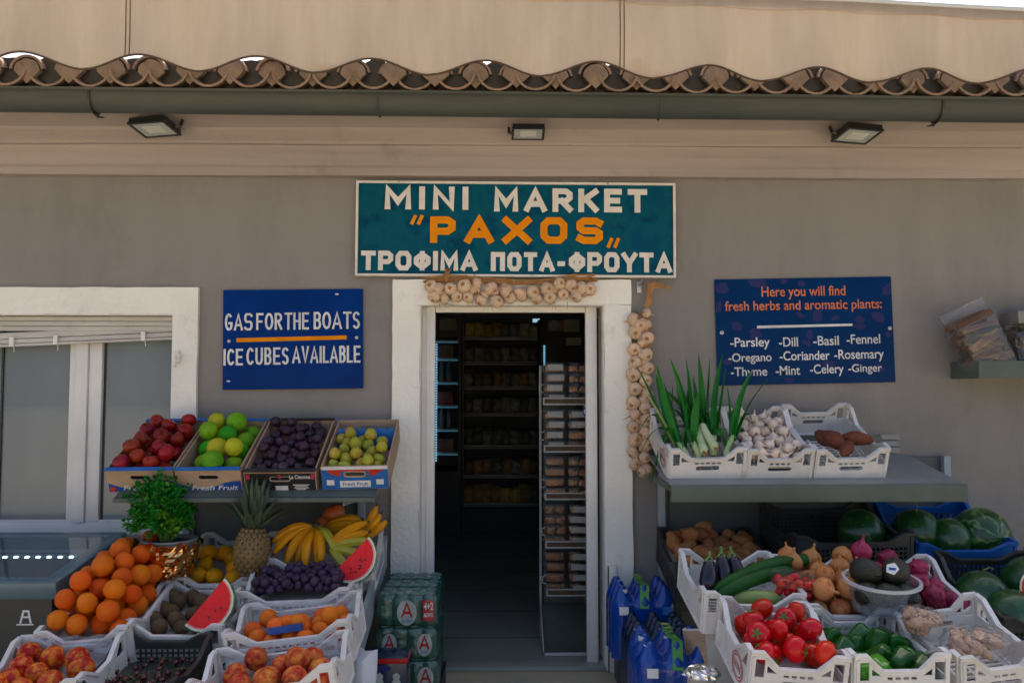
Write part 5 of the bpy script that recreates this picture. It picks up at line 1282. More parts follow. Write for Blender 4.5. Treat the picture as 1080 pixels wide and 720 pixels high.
for i in range(250):                                 # sprigs from the pot, each with pairs of leaves and a tuft at its tip
    a = rs.uniform(0, 6.28); u = rs.uniform(-.55, 1); q = math.sqrt(max(0, 1 - u * u)); Rr_ = rs.uniform(.55, 1.0) ** .6 * rs.choice((.9, 1, 1, 1.12))
    tip = Vector((math.cos(a) * q * .150 * Rr_ - .045, math.sin(a) * q * .150 * Rr_, .275 + u * .172 * Rr_))
    root = Vector((rs.uniform(-.03, .02), rs.uniform(-.03, .03), .155)); mid = root.lerp(tip, .5) + Vector((0, 0, .03 + .02 * (u < 0)))
    st.tube([root, mid, tip], [.0026, .0018, .001], 4)
    pale = (u < .0 and rs.random() < .5) or rs.random() < .06
    for k in range(6):
        t = .42 + k * .11; p = root.lerp(mid, t * 2) if t < .5 else mid.lerp(tip, t * 2 - 1)
        for sgn in (0, 3.14):
            b_ = rs.uniform(0, 1.6) + sgn + k * 1.57; d = (Vector((math.cos(b_), math.sin(b_), rs.uniform(-.1, .7))) + (tip - mid).normalized() * .4).normalized()
            leafq(lp if pale and k < 5 else lf, p, d, rs.uniform(.018, .034), rs.uniform(.006, .0115))
    for k in range(7):
        d = ((tip - mid).normalized() * .7 + Vector((rs.uniform(-1, 1), rs.uniform(-1, 1), rs.uniform(-.6, 1)))).normalized(); leafq(lp if pale and k < 3 else lf, tip, d, rs.uniform(.012, .024), rs.uniform(.004, .008))
lf.build('foliage', 'basil_leaf', bp_); lp.build('pale_foliage', 'basil_pale', bp_); st.build('plant_stem', 'stem_green', bp_)

# ------------------------------------------------------------------ freezer
a0, a1 = at(137, 560, -.20), at(56, 614, -.88)
fz = thing('chest_freezer', 'black chest freezer with blue grey rim and sloping glass lid under the window', 'freezer', T((a1.x - .65, -.54, 0)))
ox, oy = fz.location.x, fz.location.y
xl = -3.3
yb, yf = -.20, -.88; zb_, zf_ = a0.z, a1.z
tilt = math.atan2(zb_ - zf_, yb - yf); Lf = (yb - yf) / math.cos(tilt)
xr_ = (a0.x + a1.x) / 2
MF = T((xl - ox, yf - oy, zf_)) @ Matrix.Rotation(tilt, 4, 'X')
wF = xr_ - xl
MB().box(0, wF - .03, .03, Lf - .01, -.72, -.42, bev=.01, M=T((xl - ox, yf - oy, zf_ + .08))).box(0, wF - .03, .03, .05, -.419, -.075, M=T((xl - ox, yf - oy, zf_ + .08))).box(0, wF - .03, Lf - .04, Lf - .012, -.419, .0, M=T((xl - ox, yf - oy, zf_ + .08))).box(wF - .055, wF - .031, .051, Lf - .041, -.419, -.072, M=T((xl - ox, yf - oy, zf_ + .08))).box(0, .03, .051, Lf - .041, -.419, -.072, M=T((xl - ox, yf - oy, zf_ + .08))).build('cabinet', 'freezer_black', fz)
rim = MB(); t = .075
rim.box(0, wF, 0, t, -.075, 0, bev=.016, M=MF).box(0, wF, Lf - t * .7, Lf, -.075, .0, bev=.012, M=MF).box(wF - t, wF, t * .9, Lf - t * .66, -.075, -.001, bev=.014, M=MF).box(0, t, t * .9, Lf - t * .66, -.075, -.001, bev=.014, M=MF)
rim.build('rim', 'freezer_rim', fz)
MB().box(t * .9, wF - t * .9, t * .9, Lf - t * .6, -.012, -.008, M=MF).build('glass_lid', 'glass_lid', fz)
MB().box(t * .9, wF - t * .9, t * .9, Lf - t * .6, -.30, -.296, M=MF).box(t * .88, wF - t * .88, Lf - t * .62, Lf - t * .6, -.296, -.014, M=MF).box(t * .86, t * .9, t, Lf - t * .62, -.296, -.014, M=MF).box(wF - t * .9, wF - t * .86, t, Lf - t * .62, -.296, -.014, M=MF).build('liner', 'freezer_inside', fz)
led = MB()
for i in range(26): led.box(wF - .12 - i * .05 - .008, wF - .12 - i * .05 + .008, Lf * .56 - .021, Lf * .56 - .0125, -.023, -.015, M=MF)
led.build('led_strip', 'led', fz)
MB().box(t, wF - t, Lf * .56 - .012, Lf * .56 + .012, -.0255, -.014, M=MF).build('lamp_rail', 'freezer_rim', fz)
l = MB(); P = at(23, 652, yf - .001)
lx, lz = P.x - ox, P.z
yy = yf + .028 - oy
def rib(pts, t): ribbon(l, [Vector((lx + a * .055, lz + b * .066)) for a, b in pts], t * .62, yy)
rib([(-.38, -.35), (-.18, .35), (.18, .35), (.38, -.35)], .014); yy -= .0006; rib([(-.2, -.02), (.22, -.02)], .012); rib([(-.62, -.48), (.55, -.48)], .010)
l.build('emblem', 'print_white', fz, smooth=False)
MB().box(wF - .33, wF - .26, .018, .03, -.20, -.10, bev=.003, M=T((xl - ox, yf - oy, zf_ + .08))).build('vent_label', 'freezer_rim', fz)
g_ = 'frozen packs inside the freezer'
for i in range(12):
    x = xr_ - .16 - (i % 6) * .19; y = lerp(yf + .16, yb - .14, (i // 6)); z = lerp(zf_, zb_, (y - yf) / (yb - yf)) - .29
    p = MB(); p.box(-.075, .075, -.10, .10, 0, .05, bev=.018); o = p.build('frozen_pack', 'carton_mix' if i % 3 else 'pack_grey'); o.matrix_world = T((x, y, z)) @ rotm(uni(6, 12), uni(-6, 6), uni(-20, 20)); tag(o, 'frozen food pack lying inside the chest freezer', 'frozen pack', g_)

# ------------------------------------------------------------------ right side: shelf crates
random.seed(21)
gR = 'white crates on the right shelf'
r1 = crate((708, 475), (787, 472), (690, 431), (768, 430), -.585, -.13, .165, 'white', 'white plastic crate of leeks at the door end of the shelf', gR)
r2 = crate((787, 474), (862, 475), (768, 430), (828, 428), -.585, -.13, .165, 'white', 'white plastic crate of loose garlic, middle of the shelf', gR)
r3 = crate((862.5, 475.5), (938, 473), (829, 427), (898, 426), -.585, -.13, .165, 'white', 'white plastic crate with a few sweet potatoes on the shelf', gR)
cfill(r2, 'garlic_pale', 98, .0262, .075, lambda x, y: .142 - .01 * (y < .1), 'loose pale garlic bulb in the middle shelf crate', 'garlic', 'loose garlic in the shelf crate', 100, 31)
def red_ring(o, W_, L_, H):
    mb = MB(); x = -W_ / 2 - .0012
    for k in range(18):
        a0, a1 = R(k * 20), R(k * 20 + 20)
        for r_ in (.045, .036):
            mb._put([(x, L_ * .30 + math.cos(a) * q * 1.5, H * .36 + math.sin(a) * q) for a, q in ((a0, r_), (a1, r_), (a1, r_ - .004), (a0, r_ - .004))], [(0, 1, 2, 3)])
    for k in range(5): mb._put([(x, L_ * .30 - .035 + k * .016 + p, H * .36 + q) for p, q in ((0, -.012), (.008, -.012), (.008, .012), (0, .012))], [(0, 1, 2, 3)])
    mb.build('red_print', 'red_print', o, smooth=False)
red_ring(r1[0], r1[2], r1[3], .165)
# sweet potatoes
o, M, W_, L_ = r3
for i, (px, py, Y, a, t) in enumerate(((880, 464, -.42, 25, 10), (893, 472, -.48, -35, 5), (904, 462, -.40, 70, -5), (868, 462, -.34, 10, 8))):
    p = at(px, py, Y); put('yam', T(p) @ M.to_3x3().to_4x4() @ rotm(90, 0, a) @ rotm(0, 0, t * 5) @ Matrix.Scale((.040, .034, .036, .034)[i], 4), 'reddish brown sweet potato in the shelf crate', 'sweet potato', 'sweet potatoes in the shelf crate')
# leeks
o, M, W_, L_ = r1
def leek(foot, d, bend, label, nl, Ls, r=.016, curl=1.0):
    """foot: root end; d: direction of the white shaft; leaves fan out beyond it"""
    t_ = thing('leek', label, 'leek', T(foot), 'leeks in the shelf crate'); d = Vector(d).normalized(); b = Vector(bend)
    pts = [d * Ls * k / 5 + b * .06 * (k / 5) ** 2 for k in range(6)]
    MB().tube([(-d * .016)] + pts, [r * .8, r * 1.15, r * .95, r * .9, r * .88, r * .9, r * .95], 10).build('shaft', 'leek_white', t_)
    rt = MB()
    for k in range(14):
        a = Vector((uni(-1, 1), uni(-1, 1), uni(-1, 1))).normalized() * .7 - d; rt.tube([-d * .014, -d * .014 + a * .014, -d * .014 + a * .024 + Vector((0, 0, -.005))], [.0012, .001, .0005], 4)
    rt.build('roots', 'straw', t_)
    end = pts[-1]
    for k in range(nl):
        L_ = uni(.26, .44); a = 2 * math.pi * k / nl + uni(-.4, .4); u = d.cross(Vector((.3, -1, .2))).normalized(); v = d.cross(u)
        o_ = (u * math.cos(a) + v * math.sin(a)); n = 10; A, B, C_ = [], [], []
        droop = Vector((0, 0, -1)) * (uni(.10, .50) * curl if k % 2 else uni(0, .05)) + Vector((uni(-.05, .05), -uni(0, .05), 0))
        side = d.cross(o_).normalized()
        for q in range(n + 1):
            s = q / n; p = end - d * .02 + d * L_ * s + o_ * (.010 + .058 * s ** 1.4) + droop * s ** 2.4
            w_ = .0155 * (min(1, .6 + s * 2)) * (1 - s ** 3) + .001
            A.append(p + side * w_ + o_ * w_ * .35); B.append(p - o_ * .002); C_.append(p - side * w_ + o_ * w_ * .35)
        mb = MB(); mb.quadstrip(A, B); mb.quadstrip(B, C_); mb.build('leaf', 'leek_yellow' if (k == 2 and rnd() < .3) else 'leek_green', t_, sharp=80)
    return t_
for i, (px, py, Y, d, bend) in enumerate(((738, 487, -.52, (-.06, .22, .95), (-.2, .5, .3)), (752, 477, -.47, (.10, .30, .85), (.1, .4, .2)), (766, 478, -.50, (.22, .30, .75), (.4, .2, .1)), (726, 482, -.46, (-.22, .30, .9), (-.5, .3, .1)),
                                          (716, 476, -.40, (-.18, .30, .95), (-.3, .3, .2)), (745, 470, -.38, (.0, .28, .95), (0, .3, .3)), (731, 470, -.34, (-.08, .24, 1), (0, .2, .3)))):
    leek(at(px, py, Y), d, bend, 'long green leek with a white shaft standing in the end crate', 6, uni(.05, .10), r=uni(.014, .018))
for i, (px, py, dx) in enumerate(((742, 474, .05), (753, 470, -.1))):
    leek(at(px, py, -.57), (dx, .75, .42), (.0, .3, .2), 'leek lying with its root end towards the front of the end crate', 4, .15, r=.019, curl=.3)

# ------------------------------------------------------------------ right side: lower crates
gL = 'crates on the right stand'
k1 = crate((716, 598), (822, 598), (700, 556), (800, 556), -.60, -.12, .17, 'black', 'black mesh crate of potatoes under the right shelf', gL)
k2 = crate((745, 624), (848, 628), (722, 580), (818, 582), -1.30, -.86, .16, 'white', 'white plastic crate of cucumbers and eggplants behind the tomatoes', gL)
k3 = crate((850, 637), (948, 640), (819, 586), (900, 585), -1.30, -.86, .15, 'white', 'white plastic crate of yellow onions behind the green peppers', gL)
k4 = crate((950, 638), (1040, 638), (902, 585), (985, 585), -1.30, -.86, .15, 'white', 'white plastic crate of red onions beside the blue crate', gL)
k5 = crate((793, 689), (897, 693), (753, 627), (847, 636), -1.74, -1.335, .175, 'white', 'white plastic crate heaped with red tomatoes at the front', gL)
k6 = crate((900, 692), (1004, 690), (857, 642), (945, 641), -1.74, -1.335, .175, 'white', 'white plastic crate of green peppers at the front', gL)
k7 = crate((1011, 692), (1108, 686), (946, 637), (1022, 623), -1.74, -1.335, .175, 'white', 'white plastic crate with bagged ginger at the front', gL)
k8 = crate((846, 566), (958, 562), (805, 531), (928, 528), -.62, -.10, .20, 'black', 'black mesh crate holding a watermelon under the shelf', gL)
k9 = crate((963, 574), (1080, 573), (926, 528), (1010, 527), -.57, -.10, .19, 'blue', 'blue slatted crate of watermelons below the shelf end', gL)
k10 = crate((1058, 652), (1170, 652), (997, 582), (1096, 582), -1.15, -.64, .20, 'black', 'black mesh crate of dark watermelons at the far right', gL)
red_ring(k5[0], k5[2], k5[3], .175)
# a second black crate nested under the upper one
k11 = crate((848, 592), (958, 590), (812, 566), (926, 564), -.61, -.12, .14, 'black', 'lower black mesh crate stacked under the watermelon crate', gL)
cfill(k5, 'tomato', 38, .041, .075, dome(k5[2], k5[3], .06, .145), 'ripe red tomato in the front crate', 'tomato', 'tomatoes in the front crate', 180, 41)
cfill(k6, ['pepper'] * 6 + ['light_pepper'], 20, .038, .06, lambda x, y: .13, 'glossy green pepper in the front crate', 'pepper', 'green peppers in the front crate', 180, 42)
cfill(k3, 'onion', 26, .042, .07, dome(k3[2], k3[3], .08, .15), 'yellow brown onion in the crate behind the peppers', 'onion', 'yellow onions in the white crate', 120, 43)
cfill(k4, 'red_onion', 19, .040, .06, dome(k4[2], k4[3], .09, .12), 'purple red onion beside the blue crate', 'red onion', 'red onions in the white crate', 90, 44)
cfill(k1, 'potato', 30, .036, .11, dome(k1[2], k1[3], .09, .15), 'brown potato in the black crate under the shelf', 'potato', 'potatoes in the black crate', 180, 45)
# eggplants standing against the left wall of their crate, cucumbers across
o, M, W_, L_ = k2
for i, (px, py, Y, a, b) in enumerate(((747, 606, -1.17, 12, 205), (762, 601, -1.12, 5, 198), (776, 601, -1.10, -6, 195))):
    put('eggplant', T(at(px, py, Y)) @ rotm(-28, a, 0) @ Matrix.Scale(.034, 4), 'dark glossy eggplant with green cap, cap upwards', 'eggplant', 'eggplants in the crate')
def cucumber(p, q, sag, r, label, m='cucumber_skin', name='cucumber', cat='cucumber'):
    p, q = Vector(p), Vector(q); n = 12; pts = [lerp(p, q, k / n) + Vector((0, -.01, 1)) * sag * math.sin(math.pi * k / n) for k in range(n + 1)]
    rs = [r * (.25 if k in (0, n) else .72 if k in (1, n - 1) else .93 if k in (2, n - 2) else 1) for k in range(n + 1)]
    o = MB().tube([x - p for x in pts], rs, 12).build(name, m, sharp=70); o.location = p
    MB().tube([Vector((0, 0, 0)), (p - q).normalized() * .018], [.005, .006], 6).build('stem', 'stem_green', o)
    return tag(o, label, cat, 'cucumbers in the crate')
cucumber(at(752, 623, -1.22), at(836, 589, -1.05), .015, .026, 'long dark cucumber lying in front of the eggplants')
cucumber(at(754, 630, -1.25), at(838, 601, -1.10), .02, .027, 'long dark cucumber lying lowest under the tomato punnet')
cucumber(at(798, 606, -1.05), at(860, 588, -.98), .01, .026, 'dark cucumber end poking out over the onions')
cucumber(at(764, 630, -1.20), at(826, 632, -1.22), .004, .030, 'pale green marrow behind the tomato crate', 'marrow_skin', 'marrow', 'marrow')
# punnet of cherry tomatoes
M = T(at(841, 628, -1.20)) @ rotm(14, 5, -3)
pn = thing('tomato_punnet', 'clear plastic punnet of cherry tomatoes lying on the cucumbers', 'punnet', M)
mb = MB().box(-.105, .105, -.055, .055, 0, .085, bev=.012); mb.build('punnet_shell', 'clamshell', pn)
MB().box(-.112, .112, -.062, .062, .056, .061, bev=.002).build('punnet_rim', 'clamshell', pn)
for (x, y, z, r) in pack(.20, .105, 34, .0155, .003, lambda x, y: .068, seed=6, mx=.004):
    put('cherry_tomato', M @ T((x, y - .0525, z)) @ randrot(random.Random(int(x * 1e4))) @ Matrix.Scale(r, 4), 'small red cherry tomato inside the clear punnet', 'cherry tomato', 'cherry tomatoes in the punnet')
# tub of avocados
P = at(929, 641, -1.27); M = T(P) @ rotm(7, 0, 0)
tb = thing('plastic_tub', 'round translucent tub of avocados standing on the onion crates', 'tub', M)
MB().lathe([(.0, 0), (.105, 0), (.122, .07), (.128, .10), (.136, .100), (.138, .112), (.131, .113), (.128, .105), (.118, .07), (.102, .006), (0, .006)], 40).build('bowl', 'tub_plastic', tb)
MB().lathe([(.128, .113), (.140, .113), (.141, .104), (.139, .104)], 40).build('rim', 'tub_rim', tb)
for i, (x, y, z, a, b) in enumerate(((-.055, .02, .135, 80, 30), (.05, .0, .140, 85, -40), (-.01, -.07, .075, 90, 80), (.06, -.06, .07, 90, 20), (-.07, -.04, .07, 80, 120), (0, .05, .08, 90, 60), (.08, .04, .08, 80, 10))):
    o = put('avocado', M @ T((x, y, z)) @ rotm(a, 0, b) @ Matrix.Scale(.046 if i > 1 else .052, 4), 'dark ripe avocado in the translucent round tub', 'avocado', 'avocados in the tub')
    if i == 1:
        st = MB().prism([(math.cos(k * .6283) * (.020 if k % 2 else .024), math.sin(k * .6283) * (.020 if k % 2 else .024)) for k in range(10)], .001).build('fruit_sticker', 'print_white', o); st.matrix_local = Matrix.Scale(19, 4) @ T((0, 0, 0)) if False else T((0, 0, 0))
        st.matrix_world = T(M @ Vector((.012, -.056, .170))) @ (CAM - Vector(M @ Vector((.012, -.056, .170)))).to_track_quat('Z', 'Y').to_matrix().to_4x4() @ rotm(-20, -10, 0)
        MB().box(-.012, .012, -.006, .004, .0012, .0016).build('sticker_print', 'print_blue', st)
# ginger in film bags
def ginger_bag(px, py, Y, sx_, sy_, sz_, label, seed, yaw):
    M = T(at(px, py, Y)) @ k7[1].to_3x3().to_4x4() @ rotm(0, 0, yaw); o = thing('ginger_bag', label, 'bag of ginger', M)
    rs = random.Random(seed)
    for i in range(22):
        q = bpy.data.objects.new('ginger_root', KIND['ginger'][1][i % 4][0]); COL.objects.link(q); q.parent = o
        q.matrix_local = T((rs.uniform(-.7, .7) * sx_, rs.uniform(-.6, .6) * sy_, rs.uniform(.25, .75) * sz_)) @ rotm(90 + rs.uniform(-30, 30), 0, rs.uniform(0, 180)) @ Matrix.Scale(rs.uniform(.012, .017), 4)
    mb = MB(); n, k = 26, 12; vs = []
    for j in range(k + 1):
        for i in range(n):
            a = 2 * math.pi * i / n; t = math.pi * j / k; c = Vector((math.sin(t) ** .7 * math.cos(a), math.sin(t) ** .7 * math.sin(a), -math.cos(t)))
            f = 1 + .14 * noise.noise(c * 2.4 + Vector((seed, 0, 0))) + .06 * noise.noise(c * 7 + Vector((0, seed, 0)))
            vs.append((c.x * sx_ * 1.15 * f, c.y * sy_ * 1.15 * f, sz_ * .5 + c.z * sz_ * .58 * f))
    mb._put(vs, [(j * n + i, j * n + (i + 1) % n, (j + 1) * n + (i + 1) % n, (j + 1) * n + i) for j in range(k) for i in range(n)])
    mb.build('bag', 'net_film', o, sharp=80)
ginger_bag(972, 668, -1.50, .062, .075, .085, 'clear bag of ginger roots at the back of the front crate', 2, 10)
ginger_bag(1030, 690, -1.60, .10, .075, .085, 'large clear bag of ginger roots lying at the front of the crate', 5, -12)
# watermelons
def melon(kind, px, py, Y, r, rot, label, stem=None, grp='watermelons under the right shelf'):
    o = put(kind, T(at(px, py, Y)) @ rotm(*rot) @ Matrix.Scale(r, 4), label, 'watermelon', grp)
    if stem:
        p = at(stem[0][0], stem[0][1], Y - r * .3); pts = [at(x, y, Y - r * .3) - 0 * p for x, y in stem]
        s = MB().tube([o.matrix_world.inverted() @ q for q in pts], [.03, .022, .02, .018][:len(pts)] if len(pts) <= 4 else .02, 6).build('stem', 'stem_green', o)
    return o
melon('dark_watermelon', 908, 562, -.36, .115, (80, 10, 30), 'round green watermelon seen through the black crate')
melon('dark_watermelon', 967, 562, -.36, .118, (75, 0, 60), 'dark watermelon with a curled stalk in the blue crate', [(966, 541), (968, 533), (965, 529), (961, 531)])
melon('watermelon', 1034, 566, -.34, .142, (85, 20, 10), 'large speckled watermelon at the end of the blue crate', [(1030, 543), (1036, 540), (1042, 541)])
melon('dark_watermelon', 1000, 568, -.42, .10, (85, 20, 10), 'dark watermelon lying between two others in the blue crate')
melon('dark_watermelon', 1036, 630, -.88, .112, (80, 0, 20), 'dark watermelon by the mesh wall of the far right crate', [(1037, 601), (1043, 598), (1048, 600)])
melon('dark_watermelon', 1088, 618, -.80, .13, (80, 30, 20), 'dark watermelon at the edge of the far right crate')
melon('dark_watermelon', 1068, 650, -1.02, .11, (80, 30, 20), 'watermelon lowest in the far right crate')
# half watermelon, cut face to the front left
hm = thing('watermelon_half', 'cut watermelon half showing red flesh at the far right edge', 'watermelon half', T(at(1107, 622, -1.05)) @ rotm(0, 0, -30), None)
n = 28; rad = .105
MB().face([(rad * .92 * math.cos(2 * math.pi * i / n), -.0015, rad * .92 * math.sin(2 * math.pi * i / n)) for i in range(n)]).build('flesh', 'melon_flesh', hm, smooth=False)
mb = MB(); mb.quadstrip([(rad * .92 * math.cos(2 * math.pi * i / n), -.001, rad * .92 * math.sin(2 * math.pi * i / n)) for i in range(n + 1)], [(rad * .99 * math.cos(2 * math.pi * i / n), -.001, rad * .99 * math.sin(2 * math.pi * i / n)) for i in range(n + 1)]); mb.build('pith', 'melon_pith', hm, smooth=False)
MB().lathe([(rad, 0), (rad * .97, rad * .25), (rad * .8, rad * .6), (rad * .45, rad * .9), (0, rad)], n, M=rotm(-90)).build('rind', 'melon_dark', hm)
put('red_onion', T(at(908, 581, -.92)) @ rotm(5, 8, 0) @ Matrix.Scale(.046, 4), 'purple red onion standing up behind the avocado tub', 'red onion', None)

# ------------------------------------------------------------------ small wall shelf with bagged firewood
p0, p1 = at(1032, 380, -.27), at(1200, 378, -.27)
wsf = thing('wall_shelf', 'small grey metal wall shelf at the right edge', 'shelf', T((p0.x, 0, p1.z)))
zt_, zb_ = at(1032, 380, -.27).z - p1.z, at(1032, 399, -.27).z - p1.z
MB().box(0, 1.2, -.27, -.262, zb_, zt_, bev=.002).build('front_lip', 'rack_metal', wsf)
MB().box(0, .008, -.261, -.003, zb_, zt_, bev=.002).build('end_panel', 'rack_metal', wsf)
MB().box(.009, 1.2, -.261, -.003, zb_ + .004, zb_ + .012).build('shelf_board', 'rack_metal', wsf)
fb = thing('firewood_bag', 'clear bag of split firewood leaning outwards on the small wall shelf', 'bag of firewood', T(at(1044, 388, -.16)) @ rotm(0, -24, 0), 'bags on the wall shelf')
rs = random.Random(5)
for i in range(20):
    w2, h2 = .018 * rs.uniform(.7, 1.2), .014 * rs.uniform(.7, 1.2)
    z = .02 + i * .0135; L2 = rs.uniform(.17, .22)
    MB().box(-L2 / 2, L2 / 2, -w2, w2, -h2, h2, bev=.004).build('log', 'charcoal' if rs.random() < .25 else 'firewood', fb, M=T((rs.uniform(-.012, .012), -.05 + (i % 3) * .045 - .0, z)) @ rotm(rs.uniform(0, 90), rs.uniform(-10, 10), rs.uniform(-12, 12)))
def bag_shell(o, sx_, sy_, h_, seed, m, flap=.07):
    mb = MB(); n, k = 28, 16; vs = []
    for j in range(k + 1):
        t = j / k; z = t * (h_ + flap)
        sq = 1 if z < h_ * .9 else max(.03, 1 - (z - h_ * .9) / (flap * .9))
        for i in range(n):
            a = 2 * math.pi * i / n; c, s = math.cos(a), math.sin(a)
            X = sx_ * math.copysign(abs(c) ** .45, c); Y_ = sy_ * math.copysign(abs(s) ** .45, s) * sq
            f = 1 + .05 * noise.noise((c * 2, s * 2, z * 14 + seed)) + .03 * noise.noise((c * 6, s * 6, z * 40 + seed))
            vs.append((X * f * (1 + .06 * (sq < 1)), Y_ * f, z + .012 * noise.noise((c * 2, s, seed)) * (j == k)))
    mb._put(vs, [(j * n + i, j * n + (i + 1) % n, (j + 1) * n + (i + 1) % n, (j + 1) * n + i) for j in range(k) for i in range(n)])
    return mb.build('bag', m, o, sharp=80)
bag_shell(fb, .118, .095, .275, 3, 'bag_film')
def bag2(px, py, Y, label, sx_, h_, mats):
    o = thing('fuel_pack', label, 'pack', T(at(px, py, Y)), 'bags on the wall shelf')
    rs = random.Random(int(px)); mb = MB()
    for i in range(110):
        mb.lathe([(0, -.02), (.02, -.012), (.022, .008), (0, .02)], 5, M=T((rs.uniform(-.85, .85) * sx_, rs.uniform(-.07, .07), rs.uniform(.02, h_))) @ randrot(rs))
    mb.build('contents', mats, o, smooth=False); bag_shell(o, sx_, .09, h_, px, 'bag_film', .02)
    return o
b_ = at(1062, 388, -.13).z; 
bag2(1096, 388, -.13, 'dark bag of charcoal beside the leaning firewood', .16, .20, 'charcoal')
gk = thing('briquette_box', 'grey printed box lying on top of the charcoal bag', 'box', T(at(1098, 341, -.13)) @ rotm(0, -2, -4))
MB().box(-.16, .16, -.09, .09, .0, .065, bev=.005).build('carton', 'pack_grey', gk)
MB().prism(rect(.03, .14, .004, .061), .0008, M=XZ @ T((0, 0, .0905))).build('pale_panel', 'paper_note', gk)
l = MB(); pts = [(.045 * math.cos(k * .3142) - .06, .021 * math.sin(k * .3142) + .034) for k in range(20)]
pm = curve_mesh([pts, [(.041 * math.cos(k * .3142) - .06, .018 * math.sin(k * .3142) + .034) for k in range(20)]], .0008); l.mesh(pm, T((0, -.091, 0)) @ XZ)
for k in range(5): l.box(-.088 + k * .011, -.081 + k * .011, -.0914, -.0905, .028, .040)
l.build('emblem', 'red_print', gk, smooth=False)

# ------------------------------------------------------------------ garlic braids
def braid(label, path, rows, M0, cat='garlic braid', r=.029, seed=1, hang=(0, 0, -1)):
    o = thing('garlic_braid', label, cat, T(M0)); rs = random.Random(seed)
    for (px, py, Y, rr) in rows:
        p = at(px, py, Y) - M0
        me, ch = KIND['garlic'][1][rs.randrange(4)]
        q = bpy.data.objects.new('garlic_bulb', me); COL.objects.link(q); q.parent = o
        d = Vector((rs.uniform(-.5, .5), -1, rs.uniform(-.5, .3))) if rs.random() < .6 else Vector((rs.uniform(-1, 1), -.5, rs.uniform(-.8, .2)))
        q.matrix_local = T(p) @ (-d).to_track_quat('Z', 'Y').to_matrix().to_4x4() @ rotm(0, 0, rs.uniform(0, 360)) @ Matrix.Scale(rr, 4)
        for pn_, pm_ in ch:
            c = bpy.data.objects.new(pn_, pm_); COL.objects.link(c); c.parent = q
    st = MB()
    for i in range(len(path) - 1):
        (x0, y0, Y0), (x1, y1, Y1) = path[i], path[i + 1]
        for k in range(14):
            a = at(x0 + rs.uniform(-6, 6), y0 + rs.uniform(-4, 4), Y0 + rs.uniform(-.012, .012)); b = at(x1 + rs.uniform(-6, 6), y1 + rs.uniform(-4, 4), Y1 + rs.uniform(-.012, .012)); c = (a + b) / 2 + Vector((rs.uniform(-.01, .01), rs.uniform(-.01, .01), rs.uniform(-.01, .01)))
            st.tube([a - M0, c - M0, b - M0], [.004, .005, .003], 5)
    st.build('plaited_straw', 'straw', o)
    return o, st
rs = random.Random(9); rows = []
xs = [455, 463, 475, 490, 503, 518, 534, 548, 562, 577, 590, 602, 613, 622]
for i, x in enumerate(xs):
    rows.append((x, 302 + 3 * math.sin(i * 1.1) + (4 if 4 < i < 10 else 0), -.065, rs.uniform(.031, .037)))
for i, x in enumerate((458, 469, 482, 494, 508, 524, 538, 551, 566, 580, 594, 608)):
    rows.append((x, 313 + 2.5 * math.sin(i * 1.7) + (3 if 2 < i < 7 else 0), -.060, rs.uniform(.028, .034)))
for i in range(16): rows.append((458 + i * 10.6, 308 + rs.uniform(-5, 5), -.040, rs.uniform(.028, .034)))
ob, _ = braid('garlic braid strung sideways across the top of the door', [(452, 296, -.04), (490, 294, -.045), (540, 297, -.05), (590, 296, -.045), (627, 293, -.04)], rows, at(540, 296, -.03), seed=3)
mb = MB(); M0 = at(540, 296, -.03)
for i in range(8): mb.tube([at(471, 298, -.05) - M0, at(471 + rs.uniform(-3, 3), 290, -.06) - M0, at(472 + rs.uniform(-4, 4), 283, -.06) - M0], [.005, .004, .002], 5)
for i in range(10):
    x = rs.uniform(460, 620); mb.tube([at(x, 318, -.06) - M0, at(x + rs.uniform(-2, 2), rs.uniform(324, 330), -.07) - M0], [.002, .001], 4)
mb.build('straw_end', 'straw', ob)
rows = []
ys = [337, 350, 368, 382, 395, 410, 424, 437, 450, 463, 476, 489]
for i, y in enumerate(ys):
    t = i / 11
    rows.append((lerp(671, 670, t) + (i % 2) * 2 - 3, y, -.062, rs.uniform(.031, .037)))
    rows.append((lerp(683, 682, t) + (i % 2) * 2 - 2, y + 6, -.065, rs.uniform(.030, .036)))
for i in range(16): rows.append((676.5 + rs.uniform(-5, 5), 342 + i * 10, -.045, rs.uniform(.028, .034)))
rows += [(675, 343, -.08, .03), (678, 497, -.07, .031), (682, 330, -.06, .026)]
ob, _ = braid('long garlic braid hanging straight down beside the door', [(680, 332, -.045), (677, 390, -.03), (676, 440, -.03), (678, 490, -.03)], rows, at(678, 330, -.03), seed=5)
M0 = at(678, 330, -.03); mb = MB()
for i in range(16):
    mb.tube([at(680 + rs.uniform(-3, 3), 336, -.05) - M0, at(684 + rs.uniform(-3, 3), 318, -.05) - M0, at(686 + rs.uniform(-3, 3), 304, -.05) - M0, at(690 + rs.uniform(-8, 6), 298 + rs.uniform(-2, 2), -.06) - M0], [.006, .006, .006, .004], 5)
for i in range(6): mb.tube([at(688, 303, -.05) - M0, at(697, 301 + rs.uniform(-2, 2), -.07) - M0, at(706 + rs.uniform(-3, 3), 304 + rs.uniform(-2, 2), -.06) - M0], [.006, .005, .002], 5)
mb.tube([at(668, 437, -.07) - M0, at(662, 440, -.09) - M0, at(657, 443, -.08) - M0], [.003, .003, .001], 5)
mb.build('straw_knot', 'straw', ob)
hp = at(674, 303, 0)
lh = thing('wall_hook', 'rusty grey wall hook above the hanging garlic braid', 'hook', T(hp))
MB().box(-.014, .014, -.012, -.0, -.03, .03, bev=.004).build('hook_plate', 'screw', lh); MB().tube([(0, -.012, .01), (0, -.06, .012), (0.005, -.075, .03)], .006, 6).build('hook_arm', 'screw', lh)

